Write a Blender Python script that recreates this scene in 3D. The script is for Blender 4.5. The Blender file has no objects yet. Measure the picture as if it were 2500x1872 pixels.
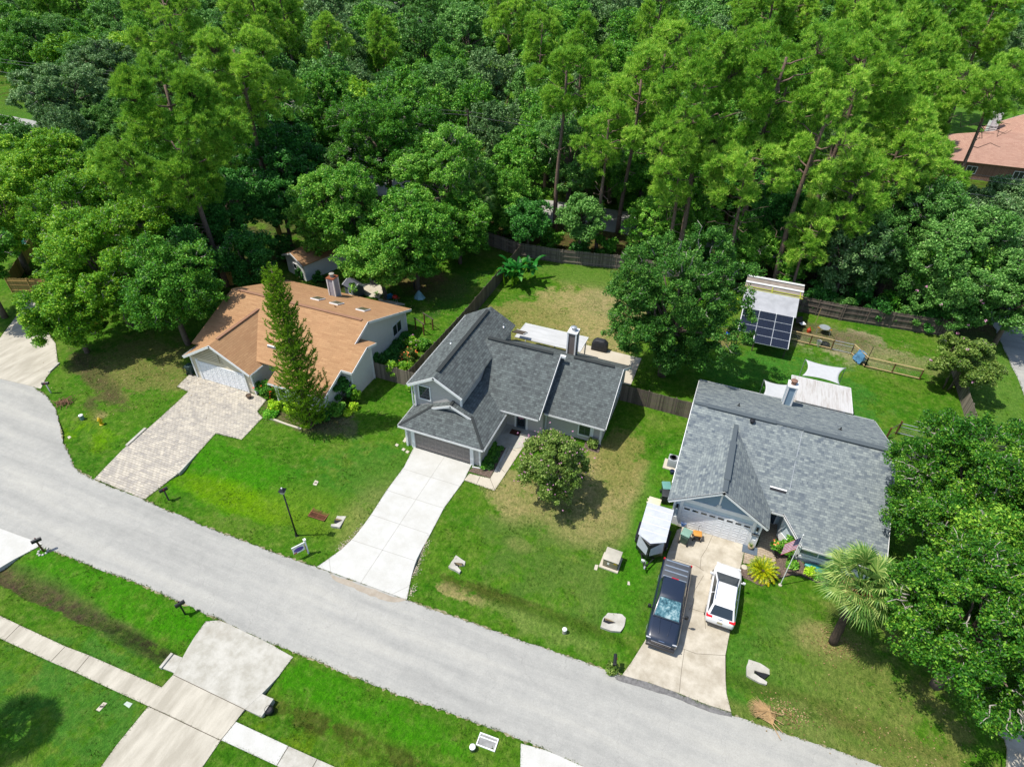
import bpy, bmesh, math, random
import numpy as np
from mathutils import Vector, Matrix
SC = bpy.context.scene
COL = SC.collection
R = math.radians
PI = math.pi
# ------------------------------------------------------------------ camera
CAM_F, CAM_P, CAM_R, CAM_Y, CAM_H = 1515.0, 38.43, -1.0, 21.1, 36.0
_cp, _sp, _cr, _sr, _cy, _sy = math.cos(R(CAM_P)), math.sin(R(CAM_P)), math.cos(R(CAM_R)), math.sin(R(CAM_R)), math.cos(R(CAM_Y)), math.sin(R(CAM_Y))
_M = np.array([[_cy, -_sy, 0], [_sy, _cy, 0], [0, 0, 1.0]])
_R0 = np.array([1, 0, 0.0]); _F0 = np.array([0, _cp, -_sp]); _U0 = np.array([0, _sp, _cp])
CR = _M @ (_cr * _R0 - _sr * _U0); CU = _M @ (_sr * _R0 + _cr * _U0); CF = _M @ _F0
CAMPOS = np.array([0, 0, CAM_H])
cd = bpy.data.cameras.new('camera'); cam = bpy.data.objects.new('camera', cd); COL.objects.link(cam)
cd.sensor_width = 36.0; cd.lens = 36.0 * CAM_F / 2500.0; cd.clip_end = 5000; cd.clip_start = 0.5
cam.matrix_world = Matrix(((CR[0], CU[0], -CF[0], 0), (CR[1], CU[1], -CF[1], 0), (CR[2], CU[2], -CF[2], CAM_H), (0, 0, 0, 1)))
SC.camera = cam
# ------------------------------------------------------------------ light
SUN_EL = 64.0
SUN_DIR = Vector((-0.877 * math.cos(R(SUN_EL)), -0.480 * math.cos(R(SUN_EL)), math.sin(R(SUN_EL))))
w = bpy.data.worlds.new('World'); SC.world = w; w.use_nodes = True
nt = w.node_tree; bg = nt.nodes['Background']
sky = nt.nodes.new('ShaderNodeTexSky'); sky.sky_type = 'NISHITA'; sky.sun_disc = False
sky.sun_elevation = R(SUN_EL); sky.sun_rotation = math.atan2(SUN_DIR.x, SUN_DIR.y)
nt.links.new(sky.outputs[0], bg.inputs[0]); bg.inputs[1].default_value = 0.15
sd = bpy.data.lights.new('sun', 'SUN'); sd.energy = 4.5; sd.angle = R(0.5); sd.color = (1.0, 0.955, 0.87)
so = bpy.data.objects.new('sun', sd); COL.objects.link(so)
so.rotation_euler = SUN_DIR.to_track_quat('Z', 'Y').to_euler()
SC.view_settings.view_transform = 'Standard'; SC.view_settings.look = 'None'
SC.view_settings.exposure = 0.36; SC.view_settings.gamma = 1.0
SC.render.engine = 'CYCLES'
SC.cycles.max_bounces = 7; SC.cycles.transparent_max_bounces = 8; SC.cycles.diffuse_bounces = 4
# ------------------------------------------------------------------ survey helpers
VIEWS = dict(b=(950, 700, 3.0108), c=(1550, 880, 2.906), A=(400, 600, 3.312), t=(1450, 1150, 2.76), s=(600, 1100, 3.16),
             L=(0, 850, 3.0108), D=(0, 1350, 2.765), y=(1650, 600, 2.602), r=(1800, 1350, 3.16), k=(750, 400, 2.602),
             o=(0, 0, .8848), p=(0, 0, 1.0), h=(1770, 660, 4.1736), m=(2100, 780, 4.7325), q=(820, 650, 8.279), z=(1540, 1340, 5.913),
             n=(960, 1020, 7.373), g=(900, 800, 8.278), u=(60, 900, 9.2), e=(1560, 1180, 10.35), x=(1820, 1260, 13.8), w=(0, 560, 8.28))
SWALES = [(21.9, 0.22, 0.9), (10.45, 0.30, 0.9)]
def gz(x, y):
    z = 0.0
    for yc, d, wd in SWALES: z -= d * math.exp(-((y - yc - 0.25 * math.sin(x * 0.13)) / wd) ** 2)
    return z
def at(v, x, y, z=0.0):
    o = VIEWS[v]; px, py = o[0] + x / o[2], o[1] + y / o[2]
    d = CF + CR * (px - 1250) / CAM_F + CU * (936 - py) / CAM_F
    t = (z - CAM_H) / d[2]; p = CAMPOS + d * t
    return Vector((float(p[0]), float(p[1]), float(p[2])))
def on_y(v, x, y, Y):
    o = VIEWS[v]; px, py = o[0] + x / o[2], o[1] + y / o[2]
    d = CF + CR * (px - 1250) / CAM_F + CU * (936 - py) / CAM_F
    p = CAMPOS + d * (Y / d[1]); return Vector((float(p[0]), float(p[1]), float(p[2])))
def gr(v, x, y):
    p = at(v, x, y)
    for _ in range(3): p = at(v, x, y, gz(p.x, p.y))
    return p
# ------------------------------------------------------------------ mesh builder
class MB:
    def __init__(s, off=(0, 0, 0)):
        s.v = []; s.f = []; s.uv = []; s.mi = []; s.off = Vector(off)
    def add(s, pts, faces, uvs=None, mi=0):
        n = len(s.v)
        s.v += [tuple(Vector(p) - s.off) for p in pts]
        for i, f in enumerate(faces):
            s.f.append([a + n for a in f]); s.uv.append(uvs[i] if uvs else None); s.mi.append(mi)
    def box(s, x0, x1, y0, y1, z0, z1, mi=0):
        s.add([(x0, y0, z0), (x1, y0, z0), (x1, y1, z0), (x0, y1, z0), (x0, y0, z1), (x1, y0, z1), (x1, y1, z1), (x0, y1, z1)],
              [(0, 3, 2, 1), (4, 5, 6, 7), (0, 1, 5, 4), (1, 2, 6, 5), (2, 3, 7, 6), (3, 0, 4, 7)], mi=mi)
    def obox(s, c, ux, uy, uz, mi=0):
        c = Vector(c); ux = Vector(ux); uy = Vector(uy); uz = Vector(uz)
        P = [c + a * ux + b * uy + d * uz for d in (-1, 1) for a, b in ((-1, -1), (1, -1), (1, 1), (-1, 1))]
        s.add(P, [(0, 3, 2, 1), (4, 5, 6, 7), (0, 1, 5, 4), (1, 2, 6, 5), (2, 3, 7, 6), (3, 0, 4, 7)], mi=mi)
    def bar(s, p, q, wd, h, mi=0):          # beam from p to q, p and q on its top centre line
        p = Vector(p); q = Vector(q); d = (q - p)
        if d.length < 1e-6: return
        dn = d.normalized(); side = dn.cross(Vector((0, 0, 1)))
        side = side.normalized() if side.length > 1e-4 else Vector((1, 0, 0))
        up = side.cross(dn).normalized()
        if up.z < 0: up = -up
        s.obox((p + q) / 2 - up * h / 2, d / 2, side * wd / 2, up * h / 2, mi=mi)
    def tube(s, pts, rad, n=8, cap=True, mi=0):
        pts = [Vector(p) for p in pts]; rad = rad if hasattr(rad, '__len__') else [rad] * len(pts)
        ref = None; P = []
        for i, p in enumerate(pts):
            t = (pts[min(i + 1, len(pts) - 1)] - pts[max(i - 1, 0)]).normalized()
            if ref is None: ref = Vector((1, 0, 0)) if abs(t.x) < 0.9 else Vector((0, 1, 0))
            a = (ref - t * ref.dot(t)).normalized(); b = t.cross(a); ref = a
            P += [p + (a * math.cos(2 * PI * k / n) + b * math.sin(2 * PI * k / n)) * rad[i] for k in range(n)]
        F = [(i * n + k, i * n + (k + 1) % n, (i + 1) * n + (k + 1) % n, (i + 1) * n + k) for i in range(len(pts) - 1) for k in range(n)]
        if cap: F += [tuple(range(n - 1, -1, -1)), tuple((len(pts) - 1) * n + k for k in range(n))]
        s.add(P, F, mi=mi)
    def lathe(s, c, prof, n=16, mi=0, sx=1, sy=1):
        c = Vector(c); P = []
        for r, z in prof: P += [c + Vector((r * sx * math.cos(2 * PI * k / n), r * sy * math.sin(2 * PI * k / n), z)) for k in range(n)]
        F = [(i * n + k, i * n + (k + 1) % n, (i + 1) * n + (k + 1) % n, (i + 1) * n + k) for i in range(len(prof) - 1) for k in range(n)]
        F += [tuple(range(n - 1, -1, -1)), tuple((len(prof) - 1) * n + k for k in range(n))]
        s.add(P, F, mi=mi)
    def prism(s, poly, z0, z1, mi=0):
        n = len(poly); a = sum(poly[i][0] * poly[(i + 1) % n][1] - poly[(i + 1) % n][0] * poly[i][1] for i in range(n))
        if a < 0: poly = poly[::-1]
        P = [(p[0], p[1], z0) for p in poly] + [(p[0], p[1], z1) for p in poly]
        s.add(P, [tuple(range(n - 1, -1, -1)), tuple(range(n, 2 * n))] + [(i, (i + 1) % n, n + (i + 1) % n, n + i) for i in range(n)], mi=mi)
    def slab(s, pts, t=0.1, mi=0):          # roof plane with thickness and metre UVs along the slope
        pts = [Vector(p) for p in pts]; n = len(pts)
        N = Vector((0, 0, 0))
        for i in range(n): N += pts[i].cross(pts[(i + 1) % n])
        N.normalize()
        if N.z < 0: pts = pts[::-1]; N = -N
        u = Vector((0, 0, 1)).cross(N); u = u.normalized() if u.length > 1e-4 else Vector((1, 0, 0)); v = N.cross(u)
        P = pts + [p - N * t for p in pts]
        uvt = [(p.dot(u), p.dot(v)) for p in pts]
        F = [tuple(range(n)), tuple(range(2 * n - 1, n - 1, -1))]; U = [uvt, uvt[::-1]]
        for i in range(n):
            j = (i + 1) % n; F.append((i, n + i, n + j, j)); U.append([uvt[i], uvt[i], uvt[j], uvt[j]])
        s.add(P, F, U, mi=mi)
    def wall(s, ring, topf, z0=0.0, step=0.3, closed=True, mi=0, botf=None):
        n = len(ring)
        for i in range(n if closed else n - 1):
            a = Vector(ring[i]); b = Vector(ring[(i + 1) % n]); L = (b - a).length; k = max(1, int(L / step))
            P = []
            for j in range(k + 1):
                p = a + (b - a) * j / k; P.append((p.x, p.y, botf(p.x, p.y) if botf else z0)); P.append((p.x, p.y, topf(p.x, p.y)))
            s.add(P, [(2 * j, 2 * j + 2, 2 * j + 3, 2 * j + 1) for j in range(k)], mi=mi)
    def build(s, name, m, parent=None, smooth=False, bevel=0, segs=2, kind=None):
        me = bpy.data.meshes.new(name); me.from_pydata(s.v, [], s.f)
        if any(u for u in s.uv):
            ul = me.uv_layers.new(name='UVMap'); k = 0
            for f, u in zip(s.f, s.uv):
                for j in range(len(f)):
                    if u: ul.data[k].uv = u[j]
                    k += 1
        for mm in (m if isinstance(m, (list, tuple)) else [m]): me.materials.append(mm)
        if isinstance(m, (list, tuple)): me.polygons.foreach_set('material_index', s.mi)
        if smooth: me.polygons.foreach_set('use_smooth', [True] * len(me.polygons))
        me.update()
        o = bpy.data.objects.new(name, me); COL.objects.link(o)
        if parent: o.parent = parent
        if bevel:
            bv = o.modifiers.new('bevel', 'BEVEL'); bv.width = bevel; bv.segments = segs; bv.limit_method = 'ANGLE'; bv.angle_limit = R(35)
            me.polygons.foreach_set('use_smooth', [True] * len(me.polygons)); bv.harden_normals = False
        if kind: o['kind'] = kind
        return o
def split_boxes(b, name, m, parent):
    out = []
    for i in range(len(b.v) // 8):
        c = MB(); c.v = b.v[i * 8:i * 8 + 8]; c.f = [[a - i * 8 for a in f] for f in b.f[i * 6:i * 6 + 6]]; c.uv = [None] * 6; c.mi = [0] * 6; out.append(c.build(name, m, parent))
    return out
def thing(name, label, cat, loc=(0, 0, 0), rz=0.0, group=None):
    o = bpy.data.objects.new(name, None); COL.objects.link(o); o.location = loc; o.rotation_euler = (0, 0, rz)
    o.empty_display_size = 0.3; o['label'] = label; o['category'] = cat
    if group: o['group'] = group
    return o
def tag(o, label, cat, group=None):
    o['label'] = label; o['category'] = cat
    if group: o['group'] = group
    return o
def copy_tree(o, parent=None):
    c = o.copy(); COL.objects.link(c); c.parent = parent
    for ch in [x for x in list(bpy.data.objects) if x.parent == o]: copy_tree(ch, c)
    return c
# ------------------------------------------------------------------ materials
def lin(c): c /= 255.0; return c / 12.92 if c <= 0.04045 else ((c + 0.055) / 1.055) ** 2.4
K_ALB = 0.58
def S(r, g, b, k=None): k = K_ALB if k is None else k; return (lin(r) * k, lin(g) * k, lin(b) * k, 1)
def newmat(name):
    m = bpy.data.materials.new(name); m.use_nodes = True; return m, m.node_tree.nodes, m.node_tree.links, m.node_tree.nodes['Principled BSDF']
def nn(N, t, **kw):
    n = N.new(t)
    for k, v in kw.items():
        if k.startswith('i_'): n.inputs[k[2:].replace('_', ' ')].default_value = v
        else: setattr(n, k, v)
    return n
def ramp(N, L, src, stops):
    r = N.new('ShaderNodeValToRGB'); cr = r.color_ramp
    while len(cr.elements) < len(stops): cr.elements.new(0.5)
    for e, (p, c) in zip(cr.elements, stops): e.position = p; e.color = c
    L.new(src, r.inputs[0]); return r.outputs[0]
def mixc(N, L, fac, a, b, mode='MIX'):
    m = N.new('ShaderNodeMix'); m.data_type = 'RGBA'; m.blend_type = mode; m.clamp_factor = True
    for s_, i in ((fac, 0), (a, 6), (b, 7)):
        if isinstance(s_, (int, float)): m.inputs[i].default_value = s_
        elif isinstance(s_, tuple): m.inputs[i].default_value = s_
        else: L.new(s_, m.inputs[i])
    return m.outputs[2]
def coords(N, kind='Object', scale=None, L=None):
    tc = N.new('ShaderNodeTexCoord')
    if scale is None: return tc.outputs[kind]
    mp = N.new('ShaderNodeMapping'); mp.inputs['Scale'].default_value = scale; L.new(tc.outputs[kind], mp.inputs[0]); return mp.outputs[0]
def noise(N, L, vec, sc, det=4, rough=0.6):
    n = N.new('ShaderNodeTexNoise'); n.inputs['Scale'].default_value = sc; n.inputs['Detail'].default_value = det; n.inputs['Roughness'].default_value = rough
    L.new(vec, n.inputs['Vector']); return n.outputs['Fac']
def bump(N, L, h, p, st=0.3, d=0.02):
    b = N.new('ShaderNodeBump'); b.inputs['Strength'].default_value = st; b.inputs['Distance'].default_value = d
    L.new(h, b.inputs['Height']); L.new(b.outputs[0], p.inputs['Normal'])
def mathn(N, L, op, a, b=None):
    m = N.new('ShaderNodeMath'); m.operation = op
    for i, s_ in enumerate((a, b)):
        if s_ is None: continue
        if isinstance(s_, (int, float)): m.inputs[i].default_value = s_
        else: L.new(s_, m.inputs[i])
    return m.outputs[0]
def simple(name, c, rough=0.6, metal=0.0, var=0.12, sc=3.0, spec=0.4, coat=0):
    m, N, L, P = newmat(name); v = coords(N); f = noise(N, L, v, sc, 5)
    d = tuple(x * (1 - var) for x in c[:3]) + (1,); l = tuple(min(1, x * (1 + var)) for x in c[:3]) + (1,)
    L.new(ramp(N, L, f, [(0.3, d), (0.7, l)]), P.inputs['Base Color'])
    P.inputs['Roughness'].default_value = rough; P.inputs['Metallic'].default_value = metal; P.inputs['Specular IOR Level'].default_value = spec
    P.inputs['Coat Weight'].default_value = coat; return m
def siding(name, c, lap=0.15, axis=2, dark=0.55):
    m, N, L, P = newmat(name); tc = coords(N); sep = N.new('ShaderNodeSeparateXYZ'); L.new(tc, sep.inputs[0])
    z = mathn(N, L, 'FRACT', mathn(N, L, 'DIVIDE', sep.outputs[axis], lap))
    f = noise(N, L, tc, 2.0, 4)
    base = ramp(N, L, f, [(0.3, tuple(x * .92 for x in c[:3]) + (1,)), (0.7, c)])
    line = mathn(N, L, 'LESS_THAN', z, 0.12)
    L.new(mixc(N, L, mathn(N, L, 'MULTIPLY', line, 1 - dark), base, tuple(x * .4 for x in c[:3]) + (1,)), P.inputs['Base Color'])
    bump(N, L, mathn(N, L, 'SUBTRACT', 1.0, z), P, 0.5, 0.02); P.inputs['Roughness'].default_value = 0.7; return m
def shingle(name, c1, c2, mort, wd=0.45, row=0.2, streak=0.25):
    m, N, L, P = newmat(name); uv = coords(N, 'UV')
    def br(w_, r_, off):
        b = N.new('ShaderNodeTexBrick'); b.inputs['Scale'].default_value = 1; b.inputs['Brick Width'].default_value = w_; b.inputs['Row Height'].default_value = r_
        b.inputs['Mortar Size'].default_value = 0.012; b.inputs['Mortar Smooth'].default_value = 0.6; b.offset = off; b.offset_frequency = 2
        b.inputs['Color1'].default_value = c1; b.inputs['Color2'].default_value = c2; b.inputs['Mortar'].default_value = mort; L.new(uv, b.inputs['Vector']); return b
    b1 = br(wd, row, 0.37); b2 = br(wd * 0.7, row, 0.61)
    c = mixc(N, L, 0.5, b1.outputs[0], b2.outputs[0])
    f = noise(N, L, uv, 0.5, 5); g = noise(N, L, uv, 60, 2)
    c = mixc(N, L, streak, c, ramp(N, L, f, [(0.3, tuple(x * .7 for x in c1[:3]) + (1,)), (0.7, tuple(min(1, x * 1.25) for x in c2[:3]) + (1,))]))
    c = mixc(N, L, 0.35, c, ramp(N, L, g, [(0.35, (.45, .45, .45, 1)), (0.65, (1.35, 1.35, 1.35, 1))]), 'MULTIPLY')
    L.new(c, P.inputs['Base Color']); P.inputs['Roughness'].default_value = 0.9; P.inputs['Specular IOR Level'].default_value = 0.2
    bump(N, L, b1.outputs[1], P, 0.4, -0.02); return m
def concrete(name, c, dirt, var=0.5, sc=0.6, stain=(120, 105, 80), streakdir=None):
    m, N, L, P = newmat(name); tc = coords(N); v = coords(N, 'Object', streakdir, L) if streakdir else tc
    f = noise(N, L, v, sc, 7, 0.65); g = noise(N, L, tc, 18, 4, 0.7); h = noise(N, L, tc, 0.35, 3)
    c0 = ramp(N, L, f, [(0.38, dirt), (0.62, c)])
    c1 = mixc(N, L, var, c, c0)
    hh = ramp(N, L, h, [(0.60, (0, 0, 0, 1)), (0.75, (1, 1, 1, 1))])
    c2 = mixc(N, L, mathn(N, L, 'MULTIPLY', hh, 0.25), c1, S(*stain))
    c3 = mixc(N, L, 0.18, c2, ramp(N, L, g, [(0.3, (.3, .3, .3, 1)), (0.7, (1, 1, 1, 1))]), 'MULTIPLY')
    L.new(c3, P.inputs['Base Color']); P.inputs['Roughness'].default_value = 0.85; P.inputs['Specular IOR Level'].default_value = 0.25
    bump(N, L, g, P, 0.15, 0.01); return m
def glassm(name, c, rough=0.05):
    m, N, L, P = newmat(name); P.inputs['Base Color'].default_value = c; P.inputs['Roughness'].default_value = rough
    P.inputs['Specular IOR Level'].default_value = 0.8; return m
M = {}
M['white'] = simple('white_paint', (0.70, 0.70, 0.69, 1), 0.45, var=0.04)
M['gutter'] = simple('gutter_white', (0.62, 0.63, 0.62, 1), 0.4, var=0.06)
M['black'] = simple('black_paint', (0.015, 0.015, 0.017, 1), 0.35, var=0.2)
M['rubber'] = simple('rubber', (0.02, 0.02, 0.02, 1), 0.8)
M['steel'] = simple('galvanised_steel', (0.55, 0.57, 0.58, 1), 0.35, metal=0.7)
M['chrome'] = simple('chrome', (0.7, 0.7, 0.72, 1), 0.12, metal=1.0, var=0.02)
M['glass'] = glassm('window_glass', (0.02, 0.028, 0.035, 1))
M['glass_green'] = glassm('window_glass_green', (0.10, 0.15, 0.14, 1), 0.15)
M['concrete'] = concrete('pale_concrete', (0.5, 0.48, 0.44, 1), (0.36, 0.34, 0.3, 1))
M['wood'] = simple('new_timber', S(206, 180, 130), 0.75, var=0.2, sc=6)
M['oldwood'] = simple('weathered_timber', S(98, 88, 76), 0.85, var=0.45, sc=5)
M['brown'] = simple('brown_timber', S(120, 85, 50), 0.8, var=0.3)
M['mulch'] = simple('mulch', S(124, 106, 94), 0.95, var=0.75, sc=14)
M['dirt'] = simple('bare_dirt', S(120, 100, 80), 0.95, var=0.4, sc=6)
M['terra'] = simple('terracotta', S(165, 95, 60), 0.8)
# ================================================================== GROUND
def ground_mat():
    m, N, L, P = newmat('lawn_and_soil'); tc = coords(N)
    n1 = noise(N, L, tc, 0.22, 6, 0.62); n2 = noise(N, L, tc, 1.6, 6, 0.7); n3 = noise(N, L, tc, 14, 4, 0.75); n4 = noise(N, L, tc, 0.07, 3)
    a = ramp(N, L, n1, [(0.28, S(34, 112, 8)), (0.43, S(78, 142, 18)), (0.56, S(108, 152, 38)), (0.70, S(150, 164, 82))])
    b = ramp(N, L, n2, [(0.3, S(40, 104, 10)), (0.46, S(84, 140, 24)), (0.60, S(130, 160, 66)), (0.74, S(186, 176, 112))])
    c = mixc(N, L, 0.5, a, b)
    at_ = N.new('ShaderNodeAttribute'); at_.attribute_name = 'soil'
    tint = mixc(N, L, ramp(N, L, noise(N, L, tc, 1.1, 7, .75), [(.40, (.0, .0, .0, 1)), (.66, (.55, .55, .55, 1))]), at_.outputs['Color'], b)
    nw = noise(N, L, tc, 0.55, 8, 0.72)
    fw = N.new('ShaderNodeMapRange'); fw.interpolation_type = 'SMOOTHSTEP'; fw.inputs[1].default_value = -0.20; fw.inputs[2].default_value = 0.24
    L.new(mathn(N, L, 'ADD', mathn(N, L, 'SUBTRACT', at_.outputs['Alpha'], 0.45), mathn(N, L, 'MULTIPLY', mathn(N, L, 'SUBTRACT', nw, 0.5), 3.4)), fw.inputs[0])
    fade = mathn(N, L, 'MULTIPLY', fw.outputs[0], mathn(N, L, 'MINIMUM', mathn(N, L, 'MULTIPLY', at_.outputs['Alpha'], 4.0), 1.0))
    c = mixc(N, L, fade, c, tint)
    n6 = noise(N, L, coords(N, 'Object', (1.0, .55, 1), L), 6.0, 4, 0.75)
    c = mixc(N, L, 0.52, c, ramp(N, L, n6, [(0.34, (.36, .46, .32, 1)), (0.5, (.92, .93, .9, 1)), (0.64, (1.55, 1.36, 1.5, 1))]), 'MULTIPLY')
    sp = ramp(N, L, n3, [(0.34, (.30, .38, .26, 1)), (0.52, (.95, .95, .92, 1)), (0.68, (1.6, 1.45, 1.45, 1))])
    c = mixc(N, L, 0.5, c, sp, 'MULTIPLY')
    n5 = noise(N, L, tc, 2.6, 4, 0.65)
    c = mixc(N, L, 0.45, c, ramp(N, L, n5, [(0.35, (.6, .66, .55, 1)), (0.6, (1.15, 1.12, 1.15, 1))]), 'MULTIPLY')
    L.new(c, P.inputs['Base Color']); P.inputs['Roughness'].default_value = 0.95; P.inputs['Specular IOR Level'].default_value = 0.1
    h = mathn(N, L, 'ADD', n3, mathn(N, L, 'MULTIPLY', n5, 1.5)); bump(N, L, h, P, 0.9, 0.10); return m
TANP = S(200, 182, 124)
TAN = S(204, 184, 128); OLV = S(140, 168, 40); BRN = S(104, 88, 66); VIV = S(74, 156, 4); LIM = S(130, 180, 0); SAND = S(220, 200, 170); DRY = S(166, 160, 92); LEAF = S(88, 92, 36)
ZONES = [(-31.5, 30.8, 5.0, 1.3, S(124, 112, 84), .85, .5, 4), (-28, 31.5, 1.8, 1.6, S(150, 140, 110), .6, .5), (-21, 27.5, 3, 2.4, S(120, 150, 60), .6, .5), (-37, 25.5, 2, 2, S(90, 150, 30), .5, .5), (-3, 24.5, 2.4, 1.6, S(140, 160, 80), .5, .5), (-9, 25.6, 1.0, .6, TANP, .8, .5), (-11.5, 20.6, 1.6, .5, TANP, .8, .5), (-16, 22, 1, 2.6, S(130, 140, 70), .5, .5), (3.5, 21.5, 1.2, 1.2, S(130, 150, 60), .4, .5), # cx, cy, rx, ry, colour, strength, softness, rotation
    (-34, 23, 9, 3.0, VIV, .75, .5), (-30, 21.5, 6.5, 1.1, LIM, .8, .5), (-22, 26, 6, 6, S(70, 142, 36), .5, .5), (-24, 22.6, 4, 2.2, OLV, .4, .5),
    (-19.5, 24, 2.4, 3.5, TAN, .30, .5, 10), (-5.5, 27, 7, 6, S(104, 142, 56), .65, .4), (-5, 33, 3.6, 4.2, TAN, .72, .5), (-10.8, 29.6, 2.2, 2.2, TAN, .7, .5), (-6.0, 29, 3.0, 2.0, TAN, .45, .5), (-4.5, 36.5, 1.8, 4, DRY, .8, .4),
    (-1.2, 30, 1.3, 9, VIV, .75, .4), (-6.5, 21.3, 8, .55, LEAF, .65, .4), (-5.5, 20.2, 4, .8, TAN, .35, .5), (-3, 20.3, 6, 1.2, VIV, .4, .5),
    (9, 23, 7, 5, S(86, 146, 44), .6, .4), (8, 19.7, 9, .6, DRY, .4, .5), (10.5, 21.5, 5.5, .7, LEAF, .5, .4), (9.6, 20.2, 2.2, 1.4, S(140, 160, 84), .6, .25), (11, 26.0, 1.5, 1.1, TAN, .6, .5), (17, 24, 8, 7, DRY, .4, .5),
    (-13, 55.5, 6.5, 8, TAN, .8, .45), (-11, 60, 4, 3, S(190, 176, 128), .6, .5), (-19, 51, 5, 6, DRY, .75, .4), (-14, 65, 9, 2.4, S(110, 150, 56), .8, .4),
    (8, 51, 8, 7, S(76, 146, 48), .8, .4), (14, 61.5, 6, 3.0, SAND, .55, .5), (18, 60, 5, 2.2, S(150, 160, 90), .6, .5), (10, 62.5, 6, 2, BRN, .65, .5), (1.4, 58, 1.5, 2.5, S(180, 150, 110), .5, .5),
    (25.5, 60, 3, 12, S(112, 156, 60), .7, .4), (-33, 50, 6, 6, S(48, 96, 30), .5, .5), (-32.5, 56, 5, 3, S(150, 112, 86), .6, .5), (-28, 57, 3, 5, S(70, 130, 44), .5, .5), (-41, 51, 4, 3, S(70, 62, 40), .6, .5),
    (-50, 31.5, 6, 4.4, S(150, 148, 84), .75, .5), (-52.5, 28.3, 6.5, 1.0, BRN, .75, .5, -22), (-48.5, 24.6, 2.5, .8, BRN, .45, .5, -30), (-47, 22.5, 4, 2, LIM, .35, .5), (-47.4, 24.4, .6, .5, TAN, .6, .5),
    (-35, 10.3, 7.5, .66, BRN, 1.0, .25), (-34, 10.3, 6.5, .5, S(96, 78, 66), 1.0, .25), (-27.6, 10.1, 3.9, .55, S(70, 54, 44), 1.0, .3), (-28.6, 10.1, 2.4, .4, S(60, 46, 38), 1.0, .3), (-38, 10.8, 5, .8, S(110, 90, 72), .8, .35), (-30, 12, 12, 1.2, VIV, .7, .5), (-12, 10.3, 8, .6, LEAF, .65, .4), (-14, 12, 8, 1, VIV, .6, .4),
    (-14, 8.9, 6, .8, S(120, 156, 20), .4, .5), (-28, 6.5, 7, 3, S(84, 146, 50), .6, .4),
    (-42, 76, 60, 8.5, BRN, .85, .2), (20, 76, 26, 8, BRN, .8, .3), (-60, 55, 14, 12, BRN, .55, .5), (-10, 72.4, 60, 3.4, S(112, 74, 52), .5, .3), (-60, 110, 150, 24, LEAF, .7, .3), (-130, 84, 18, 9, S(100, 160, 50), .9, .3), (38, 160, 30, 26, S(110, 160, 60), .9, .2),
]
def seg(lo, hi, d): return list(np.arange(lo, hi, d))
def build_ground():
    xs = [-2500, -1200, -600, -300, -180, -120] + seg(-90, 50, .5) + [52, 80, 140, 300, 700, 2500]
    ys = [-600, -200, -60, -20] + seg(-4, 4, 1) + seg(4, 28, .25) + seg(28, 70, .7) + seg(70, 92, 2) + seg(95, 200, 8) + [300, 600, 1200, 3000]
    V = [(x, y, gz(x, y)) for y in ys for x in xs]; W = len(xs)
    F = [(j * W + i, j * W + i + 1, (j + 1) * W + i + 1, (j + 1) * W + i) for j in range(len(ys) - 1) for i in range(W - 1)]
    b = MB(); b.v = V; b.f = F; b.uv = [None] * len(F); b.mi = [0] * len(F)
    o = b.build('ground', ground_mat(), smooth=True, kind='structure')
    A = np.array(V); X, Y = A[:, 0], A[:, 1]; ph = np.random.RandomState(3).uniform(0, 6.28, (6, 4))
    wx = sum(np.sin(X * (0.35 + .37 * k) + ph[k, 0]) * np.sin(Y * (.4 + .33 * k) + ph[k, 1]) / (1 + k * .6) for k in range(6)) * .45
    wy = sum(np.sin(X * (0.3 + .41 * k) + ph[k, 2]) * np.sin(Y * (.45 + .35 * k) + ph[k, 3]) / (1 + k * .6) for k in range(6)) * .3
    C = np.zeros((len(V), 3)); Wt = np.zeros(len(V))
    for z in ZONES:
        cx, cy, rx, ry, col, st = z[:6]; soft = z[6] if len(z) > 6 else .45; r = R(z[7]) if len(z) > 7 else 0
        amp = min(1.0, min(rx, ry) / 2.5); dx = X + wx * amp - cx; dy = Y + wy * amp - cy
        u = (dx * math.cos(r) + dy * math.sin(r)) / rx; v = (-dx * math.sin(r) + dy * math.cos(r)) / ry
        t = np.clip((1 + soft - np.hypot(u, v)) / (2 * soft), 0, 1); f = t * t * (3 - 2 * t) * st
        tot = np.maximum(Wt + f * (1 - Wt), 1e-6); k = (f / tot)[:, None]
        C = C * (1 - k) + np.array(col[:3])[None] * k; Wt = Wt + f * (1 - Wt)
    ca = o.data.color_attributes.new('soil', 'FLOAT_COLOR', 'POINT'); ca.data.foreach_set('color', np.hstack([C, Wt[:, None]]).astype(np.float32).ravel())
build_ground()
rng = random.Random(5)
def ragged(pts, amp=0.10, step=0.5, rnd=rng):
    out = []
    for i in range(len(pts)):
        a = Vector(pts[i][:2]); b = Vector(pts[(i + 1) % len(pts)][:2]); L = (b - a).length; k = max(1, int(L / step)); nrm = Vector((-(b - a).y, (b - a).x)) / max(L, 1e-6)
        for j in range(k):
            p = a + (b - a) * j / k
            if j: p += nrm * rnd.uniform(-amp, amp)
            out.append((p.x, p.y))
    return out
PAVED = []
def flat(name, poly, z, m, depth=0.12, kind='structure'):
    if name not in ('mulch_bed', 'road_edge', 'dust_patch', 'border_kerb'): PAVED.append((name, [(p[0], p[1]) for p in poly]))
    b = MB(); b.prism([(p[0], p[1]) for p in poly], z - depth, z); return b.build(name, m, kind=kind)
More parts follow.
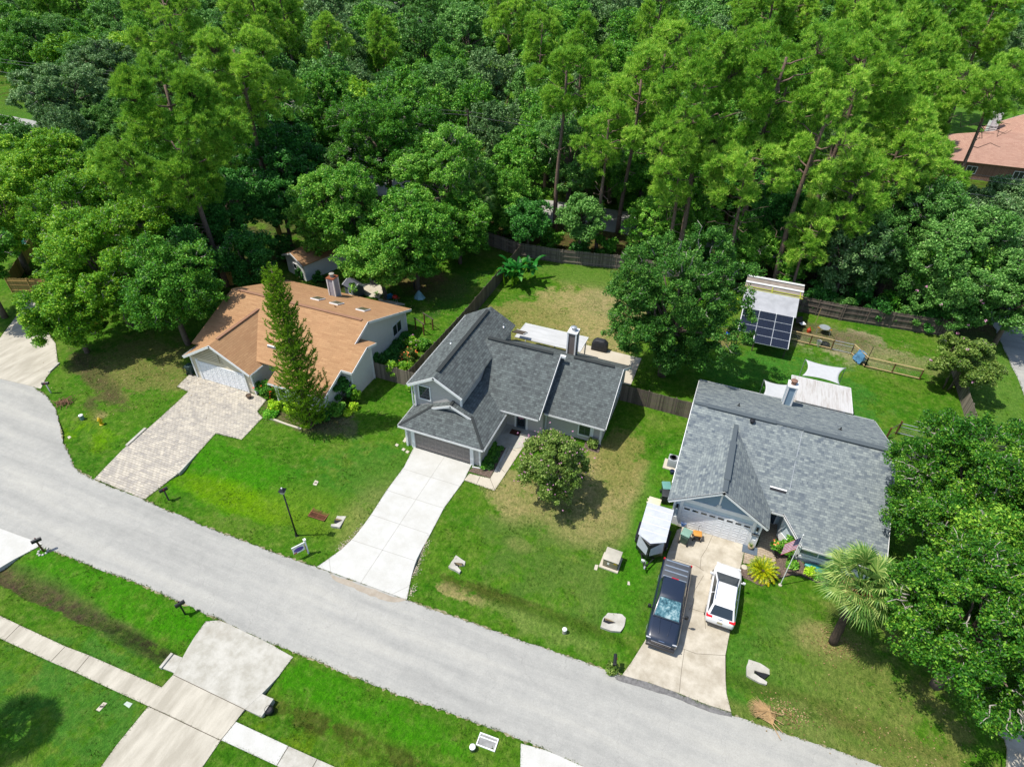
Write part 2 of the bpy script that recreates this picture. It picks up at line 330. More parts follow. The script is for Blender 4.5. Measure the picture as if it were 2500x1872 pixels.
# asphalt -------------------------------------------------------------
def asphalt():
    m, N, L, P = newmat('aged_asphalt'); tc = coords(N); v = coords(N, 'Object', (0.10, 1, 1), L)
    f = noise(N, L, v, 0.8, 6, 0.6); g = noise(N, L, tc, 40, 3, .8); h = noise(N, L, tc, 1.3, 6, .7)
    c = ramp(N, L, f, [(0.3, S(178, 178, 173)), (0.5, S(206, 205, 198)), (0.7, S(226, 223, 212))])
    c = mixc(N, L, 0.35, c, ramp(N, L, h, [(0.3, S(178, 177, 172)), (0.72, S(226, 223, 214))]))
    c = mixc(N, L, 0.4, c, ramp(N, L, g, [(0.35, (.5, .5, .5, 1)), (0.7, (1.2, 1.2, 1.2, 1))]), 'MULTIPLY')
    g2 = noise(N, L, tc, 9, 5, .8); c = mixc(N, L, 0.3, c, ramp(N, L, g2, [(0.35, (.72, .72, .72, 1)), (0.65, (1.12, 1.12, 1.1, 1))]), 'MULTIPLY')
    vo = N.new('ShaderNodeTexVoronoi'); vo.feature = 'DISTANCE_TO_EDGE'; vo.inputs['Scale'].default_value = 0.33
    nz = N.new('ShaderNodeTexNoise'); nz.inputs['Scale'].default_value = 1.2; nz.inputs['Detail'].default_value = 6; L.new(tc, nz.inputs['Vector'])
    ad = N.new('ShaderNodeVectorMath'); L.new(tc, ad.inputs[0]); L.new(nz.outputs['Color'], ad.inputs[1]); L.new(ad.outputs[0], vo.inputs['Vector'])
    cr = mathn(N, L, 'LESS_THAN', vo.outputs['Distance'], 0.0035)
    c = mixc(N, L, mathn(N, L, 'MULTIPLY', cr, mathn(N, L, 'MULTIPLY', h, 0.4)), c, S(140, 138, 134))
    L.new(c, P.inputs['Base Color']); P.inputs['Roughness'].default_value = 0.9; P.inputs['Specular IOR Level'].default_value = 0.2; bump(N, L, g, P, 0.3, 0.01); return m
M['asphalt'] = asphalt()
rng = random.Random(7)
road = [(-43.2, 18.95), (-41, 18.75), (-36, 18.7), (-31, 18.5), (-25.8, 18.55), (-14, 18.8), (-4, 19.1), (6, 19.3), (13.5, 19.6), (60, 20.4), (200, 22), (200, 15), (60, 14.4), (-1, 13.7), (-5, 13.7), (-12, 13.3), (-20.7, 13.1), (-31, 13.2), (-36.3, 13.0), (-41.2, 12.75),
        (-43.5, 12.5), (-48, 9), (-52, 4.5), (-58, 2.2), (-65, 4), (-70, 9), (-71, 16), (-67.5, 22), (-63, 24.6), (-60.3, 25.0), (-56.9, 25.1), (-54.3, 24.6), (-51.8, 23.6), (-49.6, 22.2), (-47.6, 20.9), (-45.6, 19.9), (-44.3, 19.2)]
flat('road_edge', ragged([(x, y + (.04 if y > 16 or x < -44 and y > 12 else -.04)) if x > -49 else (x * 1.0, y) for x, y in road], 0.12, 0.17), 0.006, concrete('sandy_edge', S(196, 184, 150), S(120, 120, 70), .9, 3), 0.4)
flat('road', ragged(ragged(road, 0.05, 1.6), 0.05, 0.22), 0.012, M['asphalt'], 0.5)
# dusty gravel edges
M['sandy'] = concrete('sandy_edge', S(196, 184, 164), S(150, 138, 118), 0.8, 3)
# paving -------------------------------------------------------------
def pavers(name, c1, c2, mort, w_=0.32, h_=0.2):
    m, N, L, P = newmat(name); tc = coords(N)
    def br(a, b_, off, rot):
        mp = N.new('ShaderNodeMapping'); mp.inputs['Rotation'].default_value = (0, 0, R(rot)); L.new(tc, mp.inputs[0])
        b = N.new('ShaderNodeTexBrick'); b.inputs['Scale'].default_value = 1; b.inputs['Brick Width'].default_value = a; b.inputs['Row Height'].default_value = b_; b.offset = off
        b.inputs['Mortar Size'].default_value = 0.014; b.inputs['Color1'].default_value = c1; b.inputs['Color2'].default_value = c2; b.inputs['Mortar'].default_value = mort; b.inputs['Bias'].default_value = 0; L.new(mp.outputs[0], b.inputs['Vector']); return b
    b1 = br(w_, h_, .5, 0); b2 = br(w_ * 1.9, h_ * 2, .3, 0)
    c = mixc(N, L, .35, b1.outputs[0], b2.outputs[0]); f = noise(N, L, tc, 1.1, 5); c = mixc(N, L, .5, c, ramp(N, L, f, [(.3, (.72, .70, .70, 1)), (.7, (1.12, 1.1, 1.08, 1))]), 'MULTIPLY')
    L.new(c, P.inputs['Base Color']); P.inputs['Roughness'].default_value = .85; bump(N, L, b1.outputs[1], P, .5, -.02); return m
M['paver'] = pavers('blended_pavers', S(244, 234, 214), S(190, 184, 176), S(150, 140, 120))
M['paver2'] = pavers('tan_pavers', S(226, 208, 182), S(190, 172, 150), S(150, 128, 104), .3, .2)
M['drvW'] = concrete('new_white_concrete', S(250, 249, 243, .55), S(230, 227, 216, .54), .6, .7, stain=(226, 220, 204))
M['drvC'] = concrete('buff_concrete', S(236, 226, 206, .60), S(196, 184, 162), .8, .9, stain=(168, 158, 136))
M['drvS'] = concrete('weathered_concrete', S(232, 224, 206, .60), S(196, 188, 170), .8, .8, stain=(150, 138, 110), streakdir=(1.4, .35, 1))
M['drvG'] = concrete('rough_grey_concrete', S(232, 228, 216), S(196, 191, 176), .8, 1.2, stain=(150, 135, 110))
M['walkW'] = concrete('light_walk_concrete', S(236, 226, 206, .60), S(220, 208, 186), .5, .6)
M['joint'] = simple('dark_joint', S(120, 112, 98), .95)  # own dark tone of the joint and crack strips
M['tar'] = simple('dark_asphalt_apron', S(136, 134, 132), .9, var=.35, sc=5)
P2 = lambda v, l: [tuple(at(v, x, y, 0.03)[:2]) for x, y in l]
def joints(parent, name, segs_, z, wd=.035, m=None):
    b = MB()
    for a, c in segs_:
        b.bar((a[0], a[1], z + .004), (c[0], c[1], z + .004), wd, .02)
    return b.build(name, m or M['joint'], parent)
# driveway of the tan-roofed house: pavers
dA = P2('L', [(695, 957), (900, 745), (1100, 578), (1385, 318), (1300, 282), (1400, 185), (1450, 205), (1500, 222), (1890, 343), (1957, 380), (1890, 465), (1930, 510), (1775, 670), (1585, 625), (1440, 785), (1300, 925), (1200, 1005), (1060, 1112), (1000, 1085), (850, 1022)])
o = flat('driveway', ragged(dA, .02, .6), .035, M['paver'], .6)
# central white driveway
dB = P2('s', [(548, 895), (600, 862), (655, 822), (735, 765), (820, 685), (865, 632), (905, 580), (970, 490), (1090, 302), (1222, 125)]) + [(-20.65, 31.35), (-15.15, 31.35)] + P2('s', [(1740, 112), (1680, 235), (1530, 440), (1420, 650), (1355, 765), (1320, 835), (1300, 890), (1280, 962), (1262, 1050), (1243, 1148)])
db = flat('driveway', dB, .05, M['drvW'], .6)
J = lambda l: [(at('s', a, b, .05), at('s', c, d, .05)) for a, b, c, d in l]
joints(db, 'expansion_joint', J([(1530, 50, 885, 1020), (1218, 140, 1640, 268), (1090, 305, 1535, 445), (968, 492, 1410, 640), (820, 688, 1300, 845), (643, 830, 655, 938), (1253, 1045, 1125, 1108)]), .05, .028, simple('pale_joint', S(190, 186, 176), .9))
flat('dust_patch', ragged(P2('s', [(650, 945), (760, 985), (900, 1040), (1060, 1095), (1180, 1130), (1240, 1150), (1180, 1165), (1060, 1150), (900, 1090), (760, 1030), (670, 985)]), .08, .3), .016, concrete('road_dust', S(210, 198, 180), S(190, 176, 156), .7, 2), .02)
# right driveway
dC = P2('t', [(560, 395), (590, 380)]) + [(.85, 31.55), (5.75, 31.7), (6.4, 31.6), (6.4, 30.7)] + P2('t', [(1015, 530), (985, 655), (950, 870), (915, 1085), (885, 1240), (886, 1400), (893, 1500), (925, 1622), (760, 1570), (560, 1490), (380, 1425), (190, 1372), (250, 1290), (345, 1140), (400, 950), (470, 640), (495, 560)])
dc = flat('driveway', dC, .04, M['drvC'], .6)
J = lambda l: [(at('t', a, b, .04), at('t', c, d, .04)) for a, b, c, d in l]
joints(dc, 'crack', J([(800, 430, 760, 520), (760, 520, 722, 580), (722, 580, 715, 660), (560, 590, 690, 635), (690, 635, 740, 670), (740, 700, 680, 800), (680, 800, 672, 890), (672, 890, 640, 935), (655, 925, 745, 952), (745, 952, 752, 1060), (600, 1195, 690, 1228), (690, 1228, 885, 1240), (610, 1200, 590, 1340), (590, 1340, 575, 1490)]), .04, .022)
flat('driveway_apron', ragged(P2('t', [(140, 1385), (195, 1368), (380, 1428), (560, 1493), (760, 1573), (925, 1625), (930, 1655), (780, 1620), (560, 1530), (350, 1465), (150, 1402)]), .03, .3), .03, M['tar'])
# bottom-left: apron, footpath crossing and drive
dG = flat('driveway', ragged(P2('D', [(1390, 460), (1480, 452), (1560, 485), (1700, 553), (1840, 620), (1978, 700), (1880, 830), (1770, 945), (1652, 1052), (1500, 985), (1340, 905), (1170, 818), (1240, 690), (1310, 570)]), .02, .5), .04, M['drvG'], .6)
flat('sidewalk', P2('D', [(0, 422), (132, 485), (440, 628), (604, 690), (1092, 905), (1170, 820), (1652, 1053), (1590, 1135), (1490, 1262), (1140, 1090), (1000, 1030), (755, 918), (515, 805), (350, 735), (30, 588), (-300, 430), (-270, 290)]), .045, M['drvS'], .6)
flat('driveway', P2('D', [(1000, 1035), (1145, 1094), (1488, 1265), (1360, 1450), (1180, 1700), (480, 1700), (680, 1445), (790, 1290)]), .043, M['drvS'], .6)
flat('sidewalk', P2('D', [(1593, 1137), (1945, 1300), (1866, 1432), (1494, 1260)]), .046, M['drvW'], .3)
flat('sidewalk', P2('D', [(1949, 1302), (2212, 1420), (2500, 1550), (2600, 1760), (1870, 1434)]), .041, M['drvG'], .3)
jj = MB()
for a in [(132, 485, 30, 588), (440, 628, 342, 730), (604, 690, 510, 803), (1590, 1137, 1490, 1260), (1947, 1300, 1868, 1432), (2140, 1388, 2105, 1450), (1170, 820, 1652, 1053), (1000, 1030, 1490, 1262)]:
    p = at('D', a[0], a[1], .05); q = at('D', a[2], a[3], .05); jj.bar((p.x, p.y, .052), (q.x, q.y, .052), .035, .012)
jj.build('sidewalk_joint', M['joint'], kind='structure')
flat('driveway', P2('o', [(1125, 1605), (1180, 1620), (1262, 1656), (1330, 1720), (1120, 1760), (1124, 1656)]), .043, M['drvW'], .5)
flat('driveway', P2('o', [(-20, 1136), (0, 1141), (40, 1156), (92, 1174), (78, 1183), (30, 1208), (0, 1226), (-60, 1262), (-140, 1230)]), .043, M['drvW'], .5)
flat('driveway', P2('o', [(-60, 780), (0, 818), (60, 832), (88, 840), (100, 815), (125, 785), (120, 742), (95, 705), (150, 640), (60, 650), (0, 730), (-40, 790)]), .043, M['drvS'], .5)
flat('driveway', P2('r', [(2040, 1215), (2120, 1180), (2400, 1180), (2500, 1330), (2500, 1700), (2092, 1700), (2082, 1500), (2060, 1430), (1988, 1372), (2052, 1382)]), .043, M['drvC'], .5)
# walk, planting beds
flat('path', [(-15.2, 30.95), (-15.05, 29.9), (-12.7, 29.62), (-11.35, 35.9), (-12.1, 36.3), (-12.5, 35.2), (-13.45, 30.55), (-15.2, 30.95)][:7] if False else P2('b', [(590, 1372), (550, 1420), (775, 1497), (985, 1178), (905, 1145), (742, 1408)]), .04, M['walkW'], .3)
b = MB(); pts = [at('A', x, y, .03) for x, y in [(820, 1388), (900, 1408), (1000, 1445), (1110, 1480)]]
for i in range(3): b.bar(pts[i] + Vector((0, 0, .05)), pts[i + 1] + Vector((0, 0, .05)), .16, .12)
tag(b.build('stone_edging', M['walkW']), 'pale stone edging in front of the bed by the norfolk pine', 'edging')
jj = MB()
for a in [(672, 1385, 640, 1455), (742, 1408, 778, 1497), (800, 1315, 850, 1362), (883, 1185, 935, 1205)]:
    p = at('b', a[0], a[1], .045); q = at('b', a[2], a[3], .045); jj.bar((p.x, p.y, .046), (q.x, q.y, .046), .03, .01)
jj.build('path_joint', M['joint'], kind='structure')
flat('porch_floor', [(-14.75, 34.1), (-14.75, 37.0), (-11.3, 37.0), (-11.3, 35.9), (-11.6, 35.2), (-13.2, 34.2)], .07, M['drvG'], .2)
flat('mulch_bed', P2('b', [(582, 1355), (625, 1322), (685, 1330), (775, 1152), (862, 1180), (742, 1405)]), .05, M['mulch'], .2)
flat('border_kerb', P2('b', [(862, 1180), (885, 1170), (790, 1365), (770, 1362)]), .09, M['drvG'], .2)
flat('mulch_bed', ragged(P2('b', [(1440, 1140), (1500, 1135), (1560, 1165), (1535, 1220), (1480, 1205), (1430, 1180)]), .05, .3), .04, M['mulch'])
flat('path', P2('c', [(765, 1435), (780, 1345), (870, 1312), (905, 1190), (970, 1090), (1040, 1100), (1020, 1215), (985, 1330), (1000, 1405), (985, 1495), (960, 1490), (880, 1450)]), .045, M['paver2'], .2)
flat('mulch_bed', ragged(P2('c', [(1000, 1400), (985, 1345), (1015, 1260), (1120, 1330), (1140, 1400), (1200, 1440), (1500, 1540), (1560, 1640), (1340, 1590), (1240, 1545), (1180, 1520), (1110, 1518), (1060, 1530), (990, 1555), (985, 1495)]), .04, .3), .04, M['mulch'])
flat('mulch_bed', ragged(P2('c', [(755, 1445), (960, 1498), (985, 1560), (900, 1600), (820, 1560), (770, 1540), (745, 1500)]), .04, .3), .038, M['mulch'])
flat('patio', [(-12.0, 46.3), (-6.0, 46.3), (-6.0, 50.9), (-12.0, 51.0)], .06, M['walkW'], .2)
flat('patio', [(7.2, 46.1), (12.6, 46.1), (12.6, 50.4), (7.2, 50.4)], .06, M['walkW'], .2)
flat('patio', ragged(P2('q', [(500, 350), (700, 330), (950, 390), (970, 470), (870, 640), (700, 620), (560, 560)]), .1, .5), .035, M['walkW'], .2)
flat('patio', ragged(P2('q', [(860, 640), (1140, 700), (1400, 760), (1380, 790), (1100, 760), (860, 690)]), .05, .5), .035, M['walkW'], .2)
# streets behind the gardens
flat('road', ragged([(-160, 76), (-90, 75), (-58, 76.5), (-41, 77.0), (-21, 78.0), (6, 79), (27, 80), (27.6, 76), (28, 66), (28.4, 50), (29, 20.5), (35, 20.8), (35, 70), (36, 80), (70, 82), (200, 86), (200, 93), (70, 89), (10, 86.5), (-18.7, 85.6), (-41, 84.4), (-60, 83), (-100, 82), (-160, 83)], .1, 1), .012, M['asphalt'], .3)
flat('road', [(-190, 250), (-120, 252), (-60, 262), (30, 262), (200, 262), (200, 270), (-60, 271), (-190, 262)], .012, M['asphalt'], .3)
# ================================================================== HOUSES
M['roofA'] = shingle('brown_shingle', S(226, 180, 132, .58), S(190, 144, 104, .58), S(160, 118, 88, .55), .9, .2, .35)
M['roofB'] = shingle('charcoal_shingle', S(138, 148, 146, .55), S(88, 92, 94, .55), S(62, 66, 66), .34, .2, .12)
M['roofC'] = shingle('slate_shingle', S(182, 191, 187, .57), S(112, 123, 134, .56), S(104, 114, 120), .36, .19, .06)
M['roofE'] = shingle('salmon_shingle', S(222, 178, 156), S(200, 154, 134), S(160, 124, 108), .6, .25, .2)
M['roofG'] = shingle('grey_brown_shingle', S(176, 164, 152), S(140, 130, 120), S(100, 92, 84), .6, .25, .2)
M['wallA'] = siding('light_stucco_siding', (.66, .65, .62, 1), 1.2, 0, .85)
M['wallAf'] = siding('cream_siding', (.58, .51, .37, 1), .2, 2, .75)
M['wallB'] = siding('greige_lap_siding', (.46, .43, .40, 1), .16, 2, .7)
M['wallC'] = siding('pale_blue_siding', (.48, .56, .60, 1), .9, 0, .9)
M['gableC'] = siding('slate_blue_siding', (.19, .28, .36, 1), .2, 2, .85)
M['doorgrey'] = siding('taupe_garage_door', (.23, .20, .18, 1), .53, 2, .7)
M['doorwhite'] = siding('white_garage_door', (.74, .74, .74, 1), .53, 2, .8)
M['ridge'] = shingle('ridge_cap_charcoal', S(120, 122, 124), S(96, 98, 100), S(60, 60, 62), .3, .2, .1)
M['glazing'] = simple('grey_glazing_bar', S(120, 124, 128), .5)
M['soffit'] = simple('soffit', S(150, 148, 146), .8)
def garage_door(parent, off, x0, x1, y, h, m, windows=False, z0=0.03):
    b = MB(off); b.box(x0, x1, y - .03, y + .02, z0, h)
    rows = 4; cols = 8 if x1 - x0 > 4 else 4
    d = b.build('garage_door', m, parent)
    t = MB(off); cw = (x1 - x0) / cols; rh = (h - z0) / rows
    for i in range(cols):
        for j in range(rows):
            a0, a1 = x0 + i * cw + .09, x0 + (i + 1) * cw - .09; c0, c1 = z0 + j * rh + .09, z0 + (j + 1) * rh - .09
            for (p0, p1, q0, q1) in ((a0, a1, c0, c0 + .02), (a0, a1, c1 - .02, c1), (a0, a0 + .02, c0 + .02, c1 - .02), (a1 - .02, a1, c0 + .02, c1 - .02)): t.box(p0, p1, y - .045, y - .031, q0, q1)
    t.build('door_moulding', m, d)
    if windows:
        for i in range(cols):
            g = MB(off); a0 = x0 + (i + .5) * cw; g.lathe((a0, y - .04, h - .24), [(0.001, -.012), (.2, -.012), (.2, .012), (.001, .012)], 14, sy=.05); g2 = MB(off); g2.obox((a0, y - .04, h - .24), (.2, 0, 0), (0, .008, 0), (0, 0, .075)); g2.build('door_window', M['glass'], d)
    return d
def window(parent, off, c, ux, w_, h_, nrm, mull=1, m=None, fr=.07, grid=(0, 0), frm=None):
    # c = centre of the window on the wall face, ux = unit vector along the wall, nrm = outward normal
    c = Vector(c); ux = Vector(ux).normalized(); nrm = Vector(nrm).normalized(); uz = Vector((0, 0, 1))
    b = MB(off)
    for s_ in (-1, 1):
        b.obox(c + ux * s_ * (w_ / 2 - fr / 2) + nrm * .03, ux * fr / 2, nrm * .035, uz * h_ / 2)
        b.obox(c + uz * s_ * (h_ / 2 - fr / 2) + nrm * .03, ux * (w_ / 2 - fr), nrm * .033, uz * fr / 2)
    for i in range(mull): b.obox(c + ux * ((i + 1) / (mull + 1) - .5) * w_ + nrm * .03, ux * fr * .35, nrm * .03, uz * (h_ / 2 - fr))
    f = b.build('window', frm or M['white'], parent)
    g = MB(off); g.obox(c + nrm * .012, ux * (w_ / 2 - fr), nrm * .01, uz * (h_ / 2 - fr)); g.build('pane', m or M['glass'], f)
    if grid[0]:
        k = MB(off)
        for i in range(1, grid[0]): k.obox(c + ux * (i / grid[0] - .5) * (w_ - 2 * fr) + nrm * .026, ux * .012, nrm * .004, uz * (h_ / 2 - fr))
        for i in range(1, grid[1]): k.obox(c + uz * (i / grid[1] - .5) * (h_ - 2 * fr) + nrm * .026, ux * (w_ / 2 - fr), nrm * .003, uz * .012)
        k.build('glazing_bar', M['glazing'], f)
    return f
def trim(parent, off, name, bars, m, wd=.12, h=.2):
    b = MB(off)
    for p, q in bars: b.bar(p, q, wd, h)
    return split_boxes(b, name, m, parent)
def chimney(parent, off, x, y, z0, z1, w_, mwall, mtop, capm, d=None):
    d = d or w_
    b = MB(off); b.box(x - w_ / 2, x + w_ / 2, y - d / 2, y + d / 2, z0, z1); c = b.build('chimney', mwall, parent)
    b = MB(off)
    for sx in (-1, 1):
        for sy in (-1, 1): b.box(x + sx * w_ / 2 - .06, x + sx * w_ / 2 + .06, y + sy * d / 2 - .06, y + sy * d / 2 + .06, z0, z1 + .003)
    split_boxes(b, 'corner_board', M['white'], c)
    b = MB(off); b.box(x - w_ / 2 - .08, x + w_ / 2 + .08, y - d / 2 - .08, y + d / 2 + .08, z1 + .004, z1 + .1); b.build('chimney_top', mtop, c)
    b = MB(off); b.lathe((x, y, z1 + .1), [(.2, 0), (.2, .18), (.14, .2), (.14, .28), (.27, .3), (.27, .36), (.1, .42)], 18); b.build('flue_cap', capm, c, smooth=False)
    return c
def vent_pipe(parent, off, x, y, z, m, r=.05, h=.35):
    b = MB(off); b.tube([(x, y, z - .1), (x, y, z + h)], [r, r], 8); b.lathe((x, y, z - .02), [(.16, 0), (.1, .05), (.05, .1)], 10); return b.build('vent_pipe', m, parent)
def ridge_vent(parent, off, p, q, m, wd=.34, h=.05, lift=.05):
    b = MB(off); p = Vector(p) + Vector((0, 0, lift)); q = Vector(q) + Vector((0, 0, lift)); b.bar(p, q, wd, h); return b.build('ridge_vent', m, parent)
def gutter(parent, off, p, q, outward, m=None):
    p = Vector(p); q = Vector(q); n = Vector(outward).normalized(); b = MB(off)
    b.bar(p + n * .085 + Vector((0, 0, -.02)), q + n * .085 + Vector((0, 0, -.02)), .012, .11); b.bar(p + n * .045 + Vector((0, 0, -.10)), q + n * .045 + Vector((0, 0, -.10)), .09, .012); b.bar(p + n * .006 + Vector((0, 0, -.004)), q + n * .006 + Vector((0, 0, -.004)), .012, .16)
    return b.build('gutter', m or M['gutter'], parent)
def downspout(parent, off, pts, m=None):
    b = MB(off)
    for i in range(len(pts) - 1):
        p, q = Vector(pts[i]), Vector(pts[i + 1]); d = (q - p); b.obox((p + q) / 2, d / 2 + d.normalized() * .03, (Vector((.04, 0, 0)) if abs(d.normalized().x) < .8 else Vector((0, 0, .035))), Vector((0, .035, 0)))
    return b.build('downspout', m or M['gutter'], parent)
# ------------------------------------------------------------------ house with the slate shingle roof (right)
OC = Vector((6.7, 38.5, 0))
hc = thing('house', 'single storey pale blue house with a light slate grey shingle roof and a double garage', 'house', OC)
mC = lambda x, y: 5.5 - .415 * abs(y - 39.1)
gC = lambda x, y: 5.1 - .66 * abs(x - 3.22)
tC = lambda x, y: max(mC(x, y), gC(x, y) if (x < 6.8 and y < 38) else 0) - .13
b = MB(OC)
b.slab([(-.15, 32.75, mC(0, 32.75)), (7.5, 32.75, mC(0, 32.75)), (8.9, 31.05, mC(0, 31.05)), (13.95, 31.05, mC(0, 31.05)), (13.95, 39.1, 5.5), (-.15, 39.1, 5.5)], .12)
b.slab([(-.15, 46.2, mC(0, 46.2)), (13.95, 46.2, mC(0, 46.2)), (13.95, 39.1, 5.5), (-.15, 39.1, 5.5)], .12)
ge = gC(-.18, 0)
b.slab([(-.18, 31.05, ge), (3.22, 31.05, 5.1), (3.22, 38.2, 5.1), (-.18, 38.2, ge)], .12)
b.slab([(6.62, 31.05, ge), (3.22, 31.05, 5.1), (3.22, 38.2, 5.1), (6.62, 32.9, ge), ], .12)
b.slab([(6.62, 32.9, ge), (3.22, 38.2, 5.1), (6.62, 38.2, ge)], .12)
rC = b.build('roof', M['roofC'], hc)
ringC = [(.3, 31.65), (6.3, 31.65), (6.3, 34.4), (7.7, 34.4), (7.7, 33.3), (9.0, 31.7), (13.6, 31.7), (13.6, 45.7), (.3, 45.7)]
b = MB(OC); b.wall(ringC, tC); b.build('wall', M['wallC'], hc)
b = MB(OC); b.wall([(.34, 31.62), (6.26, 31.62)], lambda x, y: gC(x, y) - .13, z0=2.95, closed=False); b.build('gable_siding', M['gableC'], hc)
for nm, bars in (('fascia', [((-.18, 31.03, ge), (3.22, 31.03, 5.1)), ((3.22, 31.03, 5.1), (6.62, 31.03, ge))]), ('fascia', [((7.47, 32.73, mC(0, 32.7) + .05), (8.87, 31.03, mC(0, 31.0) + .05))]), ('fascia', [((-.17, 32.75, mC(0, 32.75) - .02), (-.17, 39.1, 5.48)), ((-.17, 39.1, 5.48), (-.17, 46.2, mC(0, 46.2) - .02))]), ('fascia', [((13.97, 31.05, mC(0, 31.05) - .02), (13.97, 39.1, 5.48)), ((13.97, 39.1, 5.48), (13.97, 46.2, mC(0, 46.2) - .02))])):
    trim(hc, OC, nm, bars, M['white'], .05, .22)
trim(rC, OC, 'drip_edge', [((-.2, 31.0, ge + .015), (3.22, 31.0, 5.115)), ((3.22, 31.0, 5.115), (6.64, 31.0, ge + .015)), ((7.42, 32.75, mC(0, 32.7) + .07), (8.84, 31.0, mC(0, 31.0) + .07))], M['black'], .03, .03)
gutter(hc, OC, (8.9, 31.03, mC(0, 31.05)), (13.9, 31.03, mC(0, 31.05)), (0, -1, 0)); gutter(hc, OC, (6.66, 32.73, mC(0, 32.75)), (7.45, 32.73, mC(0, 32.75)), (0, -1, 0)); gutter(hc, OC, (-.1, 46.22, mC(0, 46.2)), (13.9, 46.22, mC(0, 46.2)), (0, 1, 0))
ridge_vent(rC, OC, (.9, 39.08, 5.5), (5.9, 39.08, 5.5), M['roofC'], .42, .05, .075); ridge_vent(rC, OC, (7.8, 39.08, 5.5), (13.2, 39.08, 5.5), M['roofC'], .42, .05, .075); ridge_vent(rC, OC, (3.22, 32.2, 5.1), (3.22, 36.2, 5.1), M['roofC'], .42, .05, .08)
trim(rC, OC, 'ridge_cap', [((-.1, 39.1, 5.54), (13.9, 39.1, 5.54)), ((3.22, 31.1, 5.14), (3.22, 38.2, 5.14))], M['roofC'], .3, .03)
garage_door(hc, OC, .95, 5.65, 31.62, 2.18, M['doorwhite'], True)
b = MB(OC); b.box(.34, 6.26, 31.58, 31.645, 2.6, 2.95); b.box(3.16, 3.28, 31.6, 31.645, 2.95, 4.85); b.box(.72, .94, 31.58, 31.645, 0, 2.597); b.box(5.66, 5.88, 31.58, 31.645, 0, 2.597); b.box(.3, .42, 31.58, 31.645, 0, 2.597); b.box(6.18, 6.3, 31.58, 31.645, 0, 2.597); b.box(.425, .715, 31.6, 31.645, .0, .8); b.box(5.885, 6.175, 31.6, 31.645, 0, .8)
split_boxes(b, 'trim_board', M['white'], hc)
b = MB(OC)
for a in range(4):
    t = a * PI / 4; b.obox((3.22, 31.575, 3.05), (.2 * math.cos(t), 0, .2 * math.sin(t)), (0, .015 - a * .002, 0), (-.03 * math.sin(t), 0, .03 * math.cos(t)))
b.build('gable_ornament', M['white'], hc)
for x in (.57, 6.03):
    b = MB(OC); b.box(x - .07, x + .07, 31.5, 31.6, 1.75, 2.15); l = b.build('wall_lamp', M['black'], hc); b = MB(OC); b.box(x - .05, x + .05, 31.485, 31.498, 1.7, 1.85); b.build('lamp_glass', simple('lamp_glass', (.9, .9, .8, 1), .2), l)
b = MB(OC); b.box(5.8, 6.26, 31.545, 31.575, 1.25, 1.47); pl = b.build('house_number_plate', M['black'], hc)
def text(s_, size, loc, rot, m, parent, off, name='lettering', ext=.004, align='CENTER', sx=1):
    cu = bpy.data.curves.new('t', 'FONT'); cu.body = s_; cu.size = size; cu.extrude = ext; cu.align_x = align; cu.align_y = 'CENTER'
    to = bpy.data.objects.new('t', cu); COL.objects.link(to); dg = bpy.context.evaluated_depsgraph_get(); me = bpy.data.meshes.new_from_object(to.evaluated_get(dg)); bpy.data.objects.remove(to)
    o = bpy.data.objects.new(name, me); COL.objects.link(o); me.materials.append(m); o.parent = parent; o.location = Vector(loc) - Vector(off); o.rotation_euler = rot; o.scale = (sx, 1, 1); return o
text('12328', .17, (6.03, 31.54, 1.36), (PI / 2, 0, 0), M['white'], pl, OC)
# diagonal entry wall: white lower panel, round emblem
da = Vector((7.7, 33.3, 0)); dbv = Vector((9.0, 31.7, 0)); du = (dbv - da).normalized(); dn = Vector((du.y, -du.x, 0)); dn = dn if dn.y < 0 else -dn
b = MB(OC)
b.obox(da + du * .08 + dn * .02 + Vector((0, 0, 1.45)), du * .09, dn * .025, (0, 0, 1.45)); b.obox(dbv - du * .09 + dn * .02 + Vector((0, 0, 1.12)), du * .09, dn * .025, (0, 0, 1.12)); b.obox((da + dbv) / 2 + dn * .02 + Vector((0, 0, .35)), du * .85, dn * .022, (0, 0, .35))
split_boxes(b, 'trim_board', M['white'], hc)
b = MB(OC); cc = (da + dbv) / 2 + dn * .03 + Vector((0, 0, 1.75)); b.add([cc + dn * z + (du * math.cos(2 * PI * k / 20) + Vector((0, 0, 1)) * math.sin(2 * PI * k / 20)) * (.28 - .1 * abs(z - .02) * 10) for z in (0, .04) for k in range(20)], [tuple(range(20)), tuple(range(39, 19, -1))] + [(k, (k + 1) % 20, 20 + (k + 1) % 20, 20 + k) for k in range(20)]); b.build('wall_plaque', M['white'], hc)
b = MB(OC); b.box(6.55, 7.4, 34.34, 34.42, .05, 2.15); fd = b.build('front_door', simple('navy_door', S(60, 78, 96), .5), hc); b = MB(OC); b.box(6.44, 6.55, 34.33, 34.42, .05, 2.25); b.box(7.4, 7.5, 34.33, 34.42, .05, 2.25); b.build('door_frame', M['white'], fd)
window(hc, OC, (10.2, 31.7, 1.35), (1, 0, 0), 2.5, 1.15, (0, -1, 0), 1, M['glass_green'], .09)
window(hc, OC, (12.7, 31.7, 1.35), (1, 0, 0), 1.2, 1.15, (0, -1, 0), 0, M['glass_green'], .09)
b = MB(OC); b.box(8.95, 13.6, 31.6, 31.72, .45, .68); b.build('window_sill', M['white'], hc)
b = MB(OC); b.box(8.9, 9.05, 31.6, 31.75, 0, 2.25); b.box(13.5, 13.65, 31.62, 31.75, 0, 2.25); split_boxes(b, 'corner_board', M['white'], hc)
